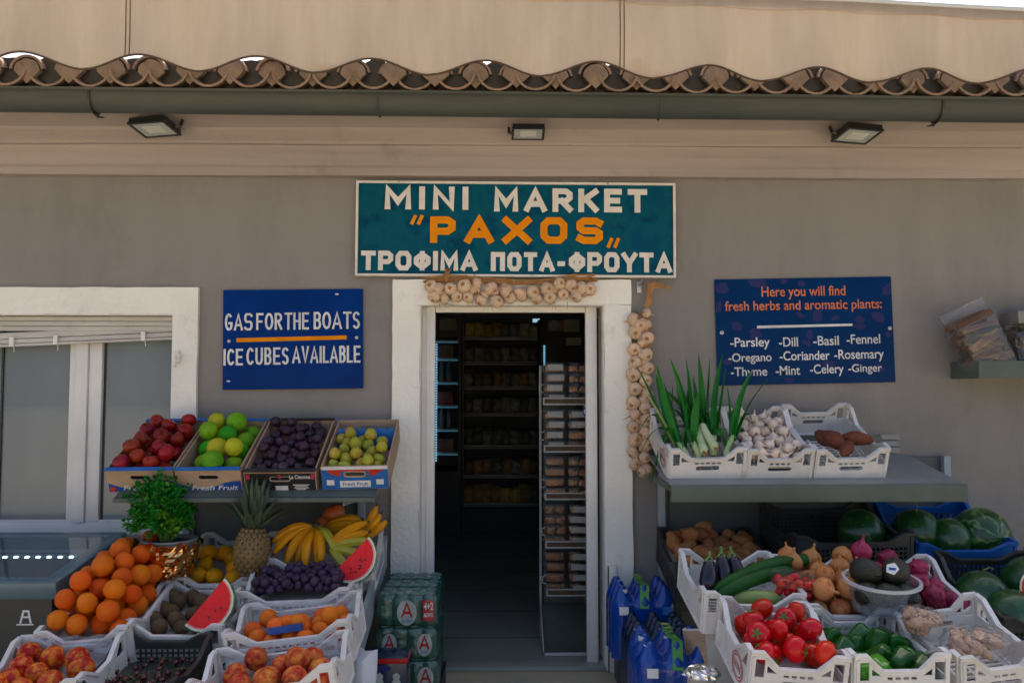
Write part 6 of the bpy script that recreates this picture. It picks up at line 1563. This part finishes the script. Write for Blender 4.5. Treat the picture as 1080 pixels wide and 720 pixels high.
# ------------------------------------------------------------------ drinks by the door
def beer_pack(M, label, face, w_=.265, d_=.15, h_=.143):
    o = thing('beer_pack', label, 'beer pack', M, 'green beer packs by the door')
    nx, ny = 4, 2; mb = MB(); n = 26; vs = []
    # shrink film drawn over the cans: scalloped sides, a ridge along each can rim
    per = []
    rc = w_ / nx / 2
    for i in range(nx * 6 + 1): per.append((-w_ / 2 + w_ * i / (nx * 6), -d_ / 2, 0, -1))
    for i in range(1, ny * 6): per.append((w_ / 2, -d_ / 2 + d_ * i / (ny * 6), 1, 0))
    for i in range(nx * 6 + 1): per.append((w_ / 2 - w_ * i / (nx * 6), d_ / 2, 0, 1))
    for i in range(1, ny * 6): per.append((-w_ / 2, d_ / 2 - d_ * i / (ny * 6), -1, 0))
    zs = [0, .008, .02, .05, .08, .11, h_ - .016, h_ - .005, h_]; ins = [.018, .006, 0, 0, 0, 0, .001, .008, .022]
    seed = rnd() * 20
    for z, q in zip(zs, ins):
        for (x, y, ux, uy) in per:
            ph = (x / (2 * rc) if uy else y / (2 * rc)); sc = .012 * (abs(math.cos(math.pi * ph + (math.pi / 2 if (nx % 2 == 0 and uy) or (uy == 0) else 0))) - .5) * (0 < z < h_)
            jj = .0025 * noise.noise((x * 40, y * 40, z * 50 + seed))
            vs.append((x - (ux * q if ux else math.copysign(min(abs(x), q * abs(x) / (w_ / 2)), x)) + ux * (sc + jj), y - (uy * q if uy else math.copysign(min(abs(y), q * abs(y) / (d_ / 2)), y)) + uy * (sc + jj), z))
    m = len(per); fs = [(j * m + i, j * m + (i + 1) % m, (j + 1) * m + (i + 1) % m, (j + 1) * m + i) for j in range(len(zs) - 1) for i in range(m)]
    fs += [tuple(range(m))[::-1]]
    mb._put(vs, fs); mb.build('film_wrap', 'beer_green', o, sharp=60)
    if face:
        fl_ = MB(); nz_ = len(zs); fl_._put([(x * 1.03 + .003 * noise.noise((x * 60, z * 60, seed)), y * 1.09 + .006 * noise.noise((x * 45, z * 45, seed + 3)), z * 1.01) for x, y, z in vs], fs[:-1]); fl_.build('clear_overwrap', 'wrap_film', o, sharp=60)
    tp = MB(); tp.box(-w_ / 2 + .018, w_ / 2 - .018, -d_ / 2 + .018, d_ / 2 - .018, h_ - .004, h_ - .0005)
    for i in range(nx):
        for j in range(ny):
            tp.lathe([(.026, h_ - .003), (.026, h_ + .003), (.023, h_ + .0035), (.0225, h_ + .001), (0, h_ + .001)], 14, M=T((-w_ / 2 + rc * (2 * i + 1), -d_ / 2 + d_ / ny * (j + .5), 0)))
    tp.build('can_tops', 'beer_top', o)
    yf = -d_ / 2 - .0065
    def oval(cx, cz, rx, rz, big=True):
        ov = MB(); n = 20; ov.prism([(cx + rx * math.cos(2 * math.pi * k / n), cz + rz * math.sin(2 * math.pi * k / n)) for k in range(n)], .0015, M=XZ @ T((0, 0, -yf))); oo = ov.build('label_oval', 'beer_oval', o, smooth=False)
        lt = MB(); q = rz * .62
        for pl in ([(-.75, -.55), (0, 1.1), (.75, -.55)], [(-.45, -.1), (.45, -.1)]): ribbon(lt, [Vector((cx + a * q * .8, cz + .004 + b * q)) for a, b in pl], q * .30, yf - .0025 - .0004 * (len(pl) == 2))
        lt.build('label_letter', 'beer_red', oo, smooth=False)
        me = fit_text('\u0391\u039b\u03a6\u0391', cx - rx * .5, cx + rx * .5, cz - rz * .78, cz - rz * .48, .02); bl_ = MB().mesh(me, T((0, yf - .0022, 0))); bl_.build('label_name', 'beer_letter_blue', oo, smooth=False)
    if face == 'front':
        oval(.0, h_ * .46, .044, .056)
        rd = MB().prism(rect(.072, .122, .030, .122), .0015, M=XZ @ T((0, 0, -yf))).build('offer_label', 'beer_red', o, smooth=False)
        me = fit_text('4+2', .076, .118, .078, .112, .02); MB().mesh(me, T((0, yf - .0025, 0))).build('offer_figures', 'print_white', rd, smooth=False)
        me = fit_text('\u0394\u03a9\u03a1\u039f', .076, .118, .048, .066, .02); MB().mesh(me, T((0, yf - .0025, 0))).build('offer_word', 'print_white', rd, smooth=False)
    elif face == 'side':
        oval(.082, h_ * .48, .034, .050); oval(-.075, h_ * .48, .034, .050)
    elif face == 'half': oval(.082, h_ * .46, .036, .052)
    return o
pX = (at(397, 640, -.6).x + at(462, 640, -.6).x) / 2; top = at(430, 627, -.6).z
hts = .1445
bases = [top - .143 - hts * i for i in range(4)]
z0 = bases[2]
pal = thing('pallet_board', 'low dark board under the stacked beer packs', 'pallet', T((pX, -.42, 0)))
MB().box(-.15, .15, -.28, .28, max(.02, z0 - .022), z0 - .002).build('board', 'dark_metal', pal); 
for y in (-.22, .22): MB().box(-.15, .15, y - .03, y + .03, 0.0, max(.018, z0 - .0235)).build('bearer', 'dark_metal', pal)
nm = {0: 'top', 1: 'second', 2: 'lowest'}
for d in range(3):
    for lv in range(3):
        f_ = ('front', 'side', 'half')[lv] if d == 0 else None
        if d and lv == 2: continue
        beer_pack(T((pX + uni(-.006, .006), -.525 + d * .158, bases[lv])) @ rotm(0, 0, uni(-1.2, 1.2)), ('green wrapped beer pack on ' + ('top' if lv == 0 else 'the %s level' % nm[lv]) + ' of the %s stack by the door' % ('front' if d == 0 else 'middle' if d == 1 else 'rear')) if lv or d else 'green wrapped beer pack with red offer label on top of the front stack', f_)
for d in (1, 2): beer_pack(T((pX, -.525 + d * .158, bases[2])), 'green wrapped beer pack on the lowest level of the %s stack by the door' % ('middle' if d == 1 else 'rear'), None)
for d in range(3):
    pass
# dark pack with the red band in front of the beers
dk = thing('dark_drink_pack', 'black and red wrapped drink pack standing in front of the green beer packs', 'drink pack', T((at(412, 700, -.78).x, -.80, 0)))
zt3 = at(412, 690, -.85).z
MB().box(-.082, .082, -.07, .07, zt3 - .30, zt3, bev=.018).build('wrap', 'water_dark', dk)
MB().box(-.084, .084, -.0725, .0725, zt3 - .032, zt3 - .010, bev=.008).build('red_band', 'beer_red', dk)
MB().box(-.075, .075, -.06, .06, 0, zt3 - .301).build('base_box', 'cardboard', dk)
for s in (-1, 1):
    f = MB(); f.prism([(s * .035 + x, zt3 - .17 + z) for x, z in ((-.018, 0), (.018, 0), (.024, .05), (.012, .075), (.016, .092), (0, .104), (-.016, .092), (-.012, .075), (-.024, .05))], .001, M=XZ @ T((0, 0, .0705))); f.build('printed_mug', 'beer_oval', dk, smooth=False)
l = MB(); n = 16; l.prism([(-.02 + .034 * math.cos(2 * math.pi * k / n), zt3 - .05 + .012 * math.sin(2 * math.pi * k / n)) for k in range(n)], .001, M=XZ @ T((0, 0, .0715))); l.build('printed_oval', 'sign_purple', dk, smooth=False)
# roll of white wrapping paper
pr = thing('paper_roll', 'crumpled white paper bag beside the peach crate', 'paper bag', T((at(378, 712, -1.0).x, -1.02, 0)))
mb = MB(); n = 26; vs = []; zt4 = at(378, 688, -1.02).z
for j in range(13):
    t = j / 12
    for i in range(n):
        a = 2 * math.pi * i / n; r = .055 * (1 - .12 * t) * (1 + .16 * noise.noise((math.cos(a) * 2, math.sin(a) * 2, t * 3)) + .10 * math.cos(5 * a + 2 * t))
        vs.append((r * math.cos(a) + .03 * t, r * math.sin(a), t * zt4 + (.02 * math.cos(a * 2 + 1) if j == 12 else 0)))
mb._put(vs, [(j * n + i, j * n + (i + 1) % n, (j + 1) * n + (i + 1) % n, (j + 1) * n + i) for j in range(12) for i in range(n)] + [tuple(12 * n + i for i in range(n))])
mb.build('bag_paper', 'white_paper', pr, sharp=50)

# water packs: six bottles held by printed film, a carry strap over the top
def water_pack(M, label, w_, d_, h_, m, nx=3, ny=3, handle=True, seed=0):
    o = thing('water_pack', label, 'water pack', M, 'blue water packs by the door'); rs = random.Random(seed)
    cx, cy = w_ / nx, d_ / ny; rb = min(cx, cy) / 2
    key = (round(rb, 3), h_, m)
    if key not in WB:
        P = [(0, 0), (.9, .0), (1, .03), (.98, .12), (.93, .16), (1, .2), (.98, .34), (.94, .38), (1, .42), (1, .62), (.97, .70), (.86, .79), (.62, .87), (.36, .925), (.30, .94)]
        cap = [(.30, .94), (.34, .945), (.34, .995), (.28, 1.0), (0, 1.0)]
        WB[key] = (MB().lathe([(rb * r * 1.0, h_ * z) for r, z in P] + [(0, h_ * .94)], 20).data('bottle', m), MB().lathe([(rb * r, h_ * z) for r, z in cap], 16).data('cap', 'print_white' if handle else 'water_dark'))
    for i in range(nx):
        for j in range(ny):
            q = link('bottle', WB[key][0], o, T((-w_ / 2 + cx * (i + .5), -d_ / 2 + cy * (j + .5), 0)) @ rotm(rs.uniform(-2, 2), rs.uniform(-2, 2), rs.uniform(0, 360)) @ Matrix.Diagonal((cx / 2 / rb * .98, cy / 2 / rb * .98, rs.uniform(.97, 1.0), 1))); link('cap', WB[key][1], q)
    # film: scalloped sleeve, then drawn over the shoulders with a sagging crumpled top that leaves the caps as bumps
    def top(x, y):
        best = 0
        for i in range(nx):
            for j in range(ny):
                r = math.hypot((x + w_ / 2 - cx * (i + .5)) / cx, (y + d_ / 2 - cy * (j + .5)) / cy) * 2
                best = max(best, 1.012 if r < .33 else lerp(1.012, .90, (r - .33) / .25) if r < .58 else lerp(.90, .80, (r - .58) / .42))
        return max(best, .80)
    n, mb, vs = 120, MB(), []; rings = [(1, 0), (1, .1), (1, .25), (1, .4), (1, .55), (1, .68), (.985, .76)] + [(t, None) for t in (.95, .90, .84, .77, .70, .62, .54, .46, .38, .30, .22, .14, .07, .01)]
    for t, zz in rings:
        for i in range(n):
            a = 2 * math.pi * (i + .5) / n; c, s_ = math.cos(a), math.sin(a); mx = max(abs(c), abs(s_)); k = 1 - .10 * (min(abs(c), abs(s_)) / mx) ** 8
            ex, ey = c / mx * k * w_ / 2, s_ / mx * k * d_ / 2
            sc = abs(math.sin(math.pi * (ex + w_ / 2) / cx)) if abs(s_) >= abs(c) else abs(math.sin(math.pi * (ey + d_ / 2) / cy))
            f = t * (1.012 - (.075 * (1 - sc ** .7)) * min(1, t ** 5) + .006 * noise.noise((ex * 20, ey * 20, (zz or .8) * 9 + seed)))
            x, y = ex * f, ey * f
            z = h_ * zz if zz is not None else max(h_ * .77, h_ * top(x, y)) + .004 + .003 * noise.noise((x * 30, y * 30, seed)) - h_ * .03 * max(0, (t - .8) / .2) ** 2
            vs.append((x, y, z))
    mb._put(vs, [(k * n + i, k * n + (i + 1) % n, (k + 1) * n + (i + 1) % n, (k + 1) * n + i) for k in range(len(rings) - 1) for i in range(n)])
    mb.build('film_wrap', m, o, sharp=75)
    if handle:
        st = MB(); A, B = [], []
        for k in range(21):
            y = lerp(d_ * .49, -d_ * .51, k / 20); z = h_ * (1.02 + .008 * math.sin(k * 1.3)) - (.10 * max(0, (k - 17) / 3) ** 1.5)
            A.append((-.021 + .006 * math.sin(k * .5), y, z + .003)); B.append((.021 + .006 * math.sin(k * .5), y, z))
        st.quadstrip(A, B); so_ = st.build('carry_strap', 'print_green', o)
        tx = MB()
        for k in (2, 6, 10, 14): tx.face([(x, lerp(A[k][1], A[k + 1][1], q), lerp(A[k][2], A[k + 1][2], q) + .005) for x, q in ((-.012, .0), (.012, .0), (.012, 1), (-.012, 1))])
        tx.build('strap_print', 'leek_yellow', so_)
    for sx_ in (-1, 1):
        mb = MB(); x0, y0 = sx_ * w_ * .33, -d_ * .5 - .008
        z0 = h_ * .70; M2 = T((x0, y0, z0)) @ rotm(78, 0, sx_ * 3)
        mb.box(-.022, .022, -.018, .018, .004, .0055, M=M2); mb.build('bottle_label', 'print_white' if sx_ < 0 else 'print_cyan', o, smooth=False)
    return o, top
WB = {}
wz = at(660, 608, -.12).z
wx = .645
water_pack(T((wx - .018, -.24, wz - .33)), 'blue wrapped water pack standing nearest the door frame', .31, .30, .33, 'water_blue', seed=1)
water_pack(T((wx + .0, -.56, wz - .40)), 'dark opened water pack between the two blue water packs', .29, .24, .31, 'water_dark', handle=False, seed=2)
o_, tp_ = water_pack(T((wx - .003, -.90, wz - .40)), 'blue wrapped water pack nearest the camera with white figures', .32, .33, .33, 'water_blue', seed=3)
l = MB(); yy = -.33 / 2 - .012
for (a, b) in (((-.055, .10), (.03, .128)),): 
    for k in range(3): l.prism([( -.05 + k * .026 + .010 * math.cos(q * .785), .165 + .012 * math.sin(q * .785)) for q in range(8)], .0012, M=XZ @ T((0, 0, -yy)))
    l.prism(rect(-.085, .02, .128, .146), .0012, M=XZ @ T((0, 0, -yy))); l.prism(rect(-.045, .02, .108, .120), .0012, M=XZ @ T((0, 0, -yy)))
l.build('printed_figures', 'print_white', o_, smooth=False)
sup_ = thing('pack_plinth', 'low dark plinth carrying the blue water packs', 'plinth', T((wx, -.55, 0)))
MB().box(-.13, .13, -.50, .02, 0, wz - .405, bev=.004).build('plinth_body', 'dark_metal', sup_)
MB().box(-.13, .13, .13, .44, 0, wz - .335, bev=.004).build('plinth_step', 'dark_metal', sup_)
# white conduit end by the door foot
P = at(646, 606, -.04)
cdt = thing('cable_conduit', 'short white plastic conduit end at the foot of the door surround', 'conduit', T((P.x, -.04, 0)))
MB().box(-.02, .02, -.012, .010, 0, P.z + .05, bev=.004).build('channel', 'pvc', cdt); MB().box(-.024, -.0205, -.014, .010, 0, P.z + .045, bev=.001).build('cover_edge', 'stem_brown', cdt)
# cardboard sheets and a foil topped pot between the water and the stand
c1 = thing('cardboard_sheet', 'brown cardboard sheet wedged beside the right crate stand', 'cardboard', T(at(742, 704, -1.05)) @ rotm(0, -14, -66), 'cardboard beside the right stand')
MB().box(-.10, .10, -.003, .003, -.30, .14).build('sheet', 'cardboard', c1, smooth=False); MB().box(-.10, .10, -.0032, .0032, .141, .149).build('torn_edge', 'print_white', c1)
c2 = thing('cardboard_sheet', 'grey cardboard flap leaning before the brown sheet', 'cardboard', T(at(762, 710, -1.30)) @ rotm(-6, -8, -40), 'cardboard beside the right stand')
MB().box(-.055, .055, -.003, .003, -.3, .15).build('sheet', 'cardboard_grey', c2, smooth=False); MB().box(.056, .062, -.05, .003, -.3, .12).build('flap', 'cardboard_grey', c2, smooth=False)
ft = thing('foil_pot', 'grey pot with crumpled silver foil top at the stand corner', 'pot', T((at(740, 712, -1.45).x, -1.45, 0)))
zq = at(740, 708, -1.45).z
MB().lathe([(.04, 0), (.045, zq * .5), (.052, zq - .005), (0, zq - .004)], 18).build('pot_body', 'cardboard_grey', ft)
mb = MB(); n, k = 30, 8; vs = []
for j in range(k + 1):
    for i in range(n):
        a = 2 * math.pi * i / n; t = j / k * 1.5; c = Vector((math.sin(t) * math.cos(a), math.sin(t) * math.sin(a), math.cos(t))); f = 1 + .18 * noise.noise(c * 3.5) + .1 * noise.noise(c * 9)
        vs.append((c.x * .064 * f, c.y * .064 * f, zq - .012 + c.z * .034 * f))
mb._put(vs, [(j * n + i, j * n + (i + 1) % n, (j + 1) * n + (i + 1) % n, (j + 1) * n + i) for j in range(k) for i in range(n)]); mb.build('foil_top', 'foil_silver', ft, smooth=False)

# ------------------------------------------------------------------ inside the shop
random.seed(33)
def P3(px, py, Y): return at(px, py, Y)
# long dark gondola seen through the door
YG = 4.3
g0, g1 = P3(489, 540, YG), P3(568, 540, YG)
gon = thing('gondola_shelving', 'tall dark shelving unit full of bagged goods facing the open door', 'shelving unit', T((g0.x, YG, .008)))
wg = g1.x - g0.x
topz = P3(530, 338, YG).z
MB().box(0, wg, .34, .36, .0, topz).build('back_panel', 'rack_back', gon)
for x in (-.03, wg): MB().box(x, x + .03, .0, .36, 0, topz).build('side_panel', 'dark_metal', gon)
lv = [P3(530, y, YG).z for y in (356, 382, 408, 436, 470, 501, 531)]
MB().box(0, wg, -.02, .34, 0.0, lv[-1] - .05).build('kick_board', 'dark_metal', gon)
kinds = ['bag_gold', 'bag_dark', 'bag_brown', 'bag_dark', 'bag_dark', 'bag_brown', 'bag_gold']
words_ = ['topmost', 'second', 'third', 'fourth', 'fifth', 'sixth', 'lowest']
def pillow(w_, d_, h_, seed):
    mb = MB(); n, k = 12, 8; vs = []
    for j in range(k + 1):
        t = j / k; f = math.sin(math.pi * (.06 + .88 * t)) ** .5
        for i in range(n):
            a = 2 * math.pi * i / n; q = 1 + .16 * noise.noise((math.cos(a) * 1.5 + seed, math.sin(a) * 1.5, t * 4))
            vs.append((w_ / 2 * math.copysign(abs(math.cos(a)) ** .6, math.cos(a)) * q * (.9 + .1 * f), d_ / 2 * math.sin(a) * f * q, t * h_))
    mb._put(vs, [(j * n + i, j * n + (i + 1) % n, (j + 1) * n + (i + 1) % n, (j + 1) * n + i) for j in range(k) for i in range(n)] + [tuple(range(n))[::-1], tuple(k * n + i for i in range(n))])
    return mb
bagm = {}
for m in ('bag_gold', 'bag_brown', 'bag_dark'):
    bagm[m] = [pillow(.105, .10, .17, q * 3.1 + len(m)).data('goods_bag', m, sharp=60) for q in range(4)]
for i, z in enumerate(lv):
    MB().box(0, wg, .0, .335, z - .035, z - .012).build('shelf', 'dark_metal', gon)
    sh = MB().box(0, wg, -.022, -.002, z - .036, z + .002, bev=.003).build('price_rail', 'shelf_edge', gon)
    MB().box(0, wg, -.026, -.0225, z - .020, z - .014).build('rail_groove', 'black_plastic', sh)
    n = 8
    for k in range(n):
        for row in range(2):
            o = bpy.data.objects.new('goods_bag', random.choice(bagm[kinds[i] if rnd() < .75 else 'bag_dark'])); COL.objects.link(o)
            hgt = (P3(530, 340, YG).z - lv[0] - .0) / .17 if i == 0 else 1
            o.matrix_world = T((g0.x + (k + .5) * wg / n + uni(-.006, .006), YG + .075 + row * .11, z - .003)) @ rotm(uni(-6, 2), uni(-5, 5), uni(-14, 14)) @ Matrix.Diagonal((1, 1, min(1.05, hgt * uni(.85, 1.02)), 1))
            if row and rnd() < .5: o.matrix_world = o.matrix_world @ Matrix.Diagonal((1, 1, 1.12, 1))
            tag(o, 'bag of dried goods on the %s shelf of the dark shelving unit' % words_[i], 'bag', 'bags on the %s gondola shelf' % words_[i])
# drinks fridge on the left, lit by strips of small lamps
YF = 4.0
f0, f1 = P3(440, 480, YF), P3(486, 480, YF); fzb, fzt = P3(470, 552, YF).z, P3(470, 333, YF).z
fr_ = thing('drinks_fridge', 'tall dark drinks fridge with blue lit shelves behind the left door post', 'fridge', T((f0.x, YF, .008)))
wf = f1.x - f0.x
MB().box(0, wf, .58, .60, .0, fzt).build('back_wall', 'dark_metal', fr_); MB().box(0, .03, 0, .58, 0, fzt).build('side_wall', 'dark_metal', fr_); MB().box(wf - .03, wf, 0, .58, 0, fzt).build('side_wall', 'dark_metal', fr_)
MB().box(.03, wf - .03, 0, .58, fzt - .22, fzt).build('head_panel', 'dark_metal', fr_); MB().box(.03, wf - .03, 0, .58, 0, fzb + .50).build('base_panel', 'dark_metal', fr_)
x_l = P3(460, 400, YF).x - f0.x
ld = MB()
for k in range(46): z = lerp(fzb + .60, fzt - .30, k / 45); ld.box(x_l - .010, x_l + .010, .015, .025, z, z + .016)
ld.build('lamp_strip', 'led_blue', fr_)
bm_ = [MB().lathe([(.0, 0), (.032, 0), (.034, .01), (.034, .13), (.026, .16), (.013, .185), (.013, .215), (0, .215)], 10).data('drink_bottle', 'bottle_mix')]
cm_ = [MB().box(-.05, .05, -.04, .04, 0, .13, bev=.006).data('drink_carton', 'carton_mix')]
fy = [485 - 8, 452, 427, 402, 377, 358]
for i, y in enumerate(fy):
    z = P3(470, y, YF).z - .008
    MB().box(.032, wf - .032, .05, .56, z - .018, z).build('shelf', 'white_enamel', fr_)
    MB().box(.034, wf - .034, .052, .060, z - .030, z - .0185).build('shelf_lamp', 'led_dim', fr_)
    for k in range(5):
        x = x_l + .045 + k * .075
        if x > wf - .07: break
        o = bpy.data.objects.new('drink_bottle' if i % 2 else 'drink_carton', (bm_ if i % 2 else cm_)[0]); COL.objects.link(o)
        o.matrix_world = T((f0.x + x, YF + .14 + uni(-.02, .02), z + .009)) @ rotm(0, 0, uni(-10, 10)); tag(o, ('bottle standing on shelf %s of the lit drinks fridge' if i % 2 else 'carton standing on shelf %s of the lit drinks fridge') % ['six', 'five', 'four', 'three', 'two', 'one'][i], 'bottle' if i % 2 else 'carton', 'drinks on fridge shelf ' + ['six', 'five', 'four', 'three', 'two', 'one'][i])
nt_ = MB().box(P3(464, 345, YF).x - f0.x, P3(481, 345, YF).x - f0.x, -.004, -.001, P3(470, 349, YF).z, P3(470, 337, YF).z); nt_.build('paper_notice', 'paper_note', fr_)
# second fridge to the right at the back, with notices
YR = 3.6
q0, q1 = P3(570, 480, YR), P3(660, 480, YR)
fb2 = thing('upright_cooler', 'dark upright cooler with pale notices behind the cake stand', 'cooler', T((q0.x, YR, .008)))
wq = q1.x - q0.x; tq = P3(600, 336, YR).z
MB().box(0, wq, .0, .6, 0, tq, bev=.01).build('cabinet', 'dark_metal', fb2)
def patch(o, x0, x1, y0, y1, Y, m, name, d=.002):
    a, b = P3(x0, y1, Y), P3(x1, y0, Y); return MB().box(a.x - o.location.x, b.x - o.location.x, -.004 - d, -.001, a.z - .008, b.z - .008).build(name, m, o)
patch(fb2, 578, 595, 338, 349, YR, 'carton_mix', 'red_poster'); patch(fb2, 595, 611, 337, 350, YR, 'paper_note', 'paper_notice', .003); patch(fb2, 597, 613, 356, 364, YR, 'paper_note', 'paper_notice')
l = MB(); a = P3(584, 343, YR); l.prism([(a.x - q0.x + .045 * math.cos(k * .3927), a.z - .008 + .05 * math.sin(k * .3927)) for k in range(16)], .001, M=XZ @ T((0, 0, .0065))); l.build('poster_disc', 'beer_oval', fb2)
dl = MB()
for k in range(14): a = P3(574, 364 + k * 1.6, YR); dl.box(a.x - q0.x - .008, a.x - q0.x + .008, -.012, -.002, a.z - .02, a.z - .009)
dl.build('lamp_strip', 'led_blue', fb2)
fs = thing('wall_screen', 'small pale glowing screen on the back wall of the shop', 'screen', T((P3(562, 345, 5.9).x, 5.9, P3(562, 352, 5.9).z)))
ws_ = P3(575, 345, 5.9).x - P3(562, 345, 5.9).x; hs_ = P3(562, 336, 5.9).z - P3(562, 352, 5.9).z
MB().box(0, ws_, 0, .03, 0, hs_).build('display', 'screen', fs); MB().box(-.02, ws_ + .02, .031, .06, -.02, hs_ + .02).build('casing', 'black_plastic', fs); MB().box(ws_ * .4, ws_ * .6, .0605, .5, hs_ * .4, hs_ * .6).build('wall_arm', 'black_plastic', fs)
# cake stand with five wire trays just inside the door
YS = .30
s0, s1 = P3(573, 600, YS), P3(623, 600, YS)
cs = thing('cake_stand', 'white wire rack with five trays of boxed cakes inside the doorway', 'display rack', T((s0.x, YS, .008)))
wsx = s1.x - s0.x
trays = [P3(597, y, YS).z - .008 for y in (427, 477, 527, 578, 628.5)]
ttop = P3(597, 384, YS).z - .008
MB().box(.02, wsx, .30, .31, .0, ttop).build('back_plate', 'rack_back', cs)
MB().box(wsx - .012, wsx + .003, .0, .30, .02, ttop).build('side_plate', 'clamshell', cs)
for x in (.0, wsx - .004): MB().tube([(x, .29, 0), (x, .29, ttop)], .008, 6).build('post', 'white_enamel', cs)
for i, z in enumerate(trays):
    tx = -.0 + .004 * i
    w = MB(); zl, zh = z, z + .042
    w.box(tx, wsx, -.006, .0, zl, zl + .009, bev=.003).box(tx, wsx, -.006, .0, zh - .008, zh, bev=.003).box(tx, tx + .008, -.0055, -.0005, zl + .009, zh - .008).box(tx + .001, tx + .006, .001, .29, zl, zl + .007).box(tx + .001, tx + .006, .001, .29, zh - .007, zh)
    w.tube([(tx, 0, zl + .07), (tx - .02, -.0, zl + .075), (tx - .02, 0, zl + .11), (tx, 0, zl + .115)], .004, 6)
    for k in range(7): w.tube([(tx + wsx * (k + .5) / 7, 0, zl + .005), (tx + wsx * (k + .5) / 7, .29, zl + .005)], .002, 5)
    wr = w.build('wire_tray', 'tray_wire', cs)
    MB().box(tx + .009, wsx - .01, -.003, -.001, zl + .010, zh - .009).build('price_strip', 'stem_brown', wr)
bs = MB(); bs.box(-.0, wsx, -.10, .30, 0, .016, bev=.004); bs.build('base_plate', 'white_enamel', cs)
cv = MB(); n = 10
A = [(0.0 + .0, -.09 + .33 * k / n, .018 + .17 * (k / n) ** 2.2) for k in range(n + 1)]; B = [(wsx, y, z) for _, y, z in A]
cv.quadstrip(A, B); cv.build('curved_apron', 'rack_metal', cs)
sp_ = MB(); sp_.prism([(-.09, .02), (.28, .02), (.28, .20), (.24, .20)], .006, M=Matrix(((0, 0, 1, -.0065), (1, 0, 0, 0), (0, 1, 0, 0), (0, 0, 0, 1)))); sp_.build('side_gusset', 'white_enamel', cs)
hb = .056; wb = .118
body = MB().box(-wb / 2, wb / 2, -.07, .07, 0, hb, bev=.008).data('clear_box', 'clamshell')
cake = [MB().box(-wb / 2 + .008, wb / 2 - .008, -.06, .06, .004, hb - .012, bev=.012).data('cake', 'cake_brown')]
mb = MB()
for a in (-.030, .030):
    for b in (-.035, .0, .035): mb.lathe([(0, .003), (.024, .004), (.027, .02), (.02, .036), (0, .041)], 9, M=T((a, b, 0)))
cake.append(mb.data('cake', 'cake_brown'))
labl = MB().prism([(x, z) for x, z in rect(-.04, .045, .012, .044)], .0008, M=XZ @ T((0, 0, .0705))).data('price_label', 'grey_label')
tw = ['topmost', 'second', 'third', 'fourth', 'lowest']
for i, z in enumerate(trays):
    for sx_ in range(2):
        nb = 4
        for k in range(nb):
            o = thing('cake_box', 'clear box of brown cakes in the %s tray, %s stack' % (tw[i], 'outer' if sx_ == 0 else 'door side'), 'cake box', T((s0.x + .07 + sx_ * .132 + uni(-.004, .004), YS + .085 + uni(-.006, .008), z + .008 + .012 + k * (hb + .0015))) @ rotm(0, 0, uni(-3, 3)), 'boxed cakes in the %s tray' % tw[i])
            link('clear_box', body, o); link('cake', cake[(i + sx_) % 2], o)
            if (i < 2 and sx_ == 0) or (i >= 3 and sx_ == 1) or (i == 1 and k > 1): link('price_label', labl, o)
# small blue tag on the stand
tg = MB().prism([(.014 * math.cos(k * .5236), .026 * math.sin(k * .5236)) for k in range(12)], .003, M=XZ); to = tg.build('hanging_tag', 'print_blue'); to.location = P3(617, 434, YS - .02); tag(to, 'small blue oval tag hanging on the door side of the cake stand', 'tag')
MB().box(-.006, .006, -.0042, -.003, -.01, .012).tube([(0, 0, .024), (0, .018, .045)], .0015, 4).build('tag_mark', 'print_white', to)
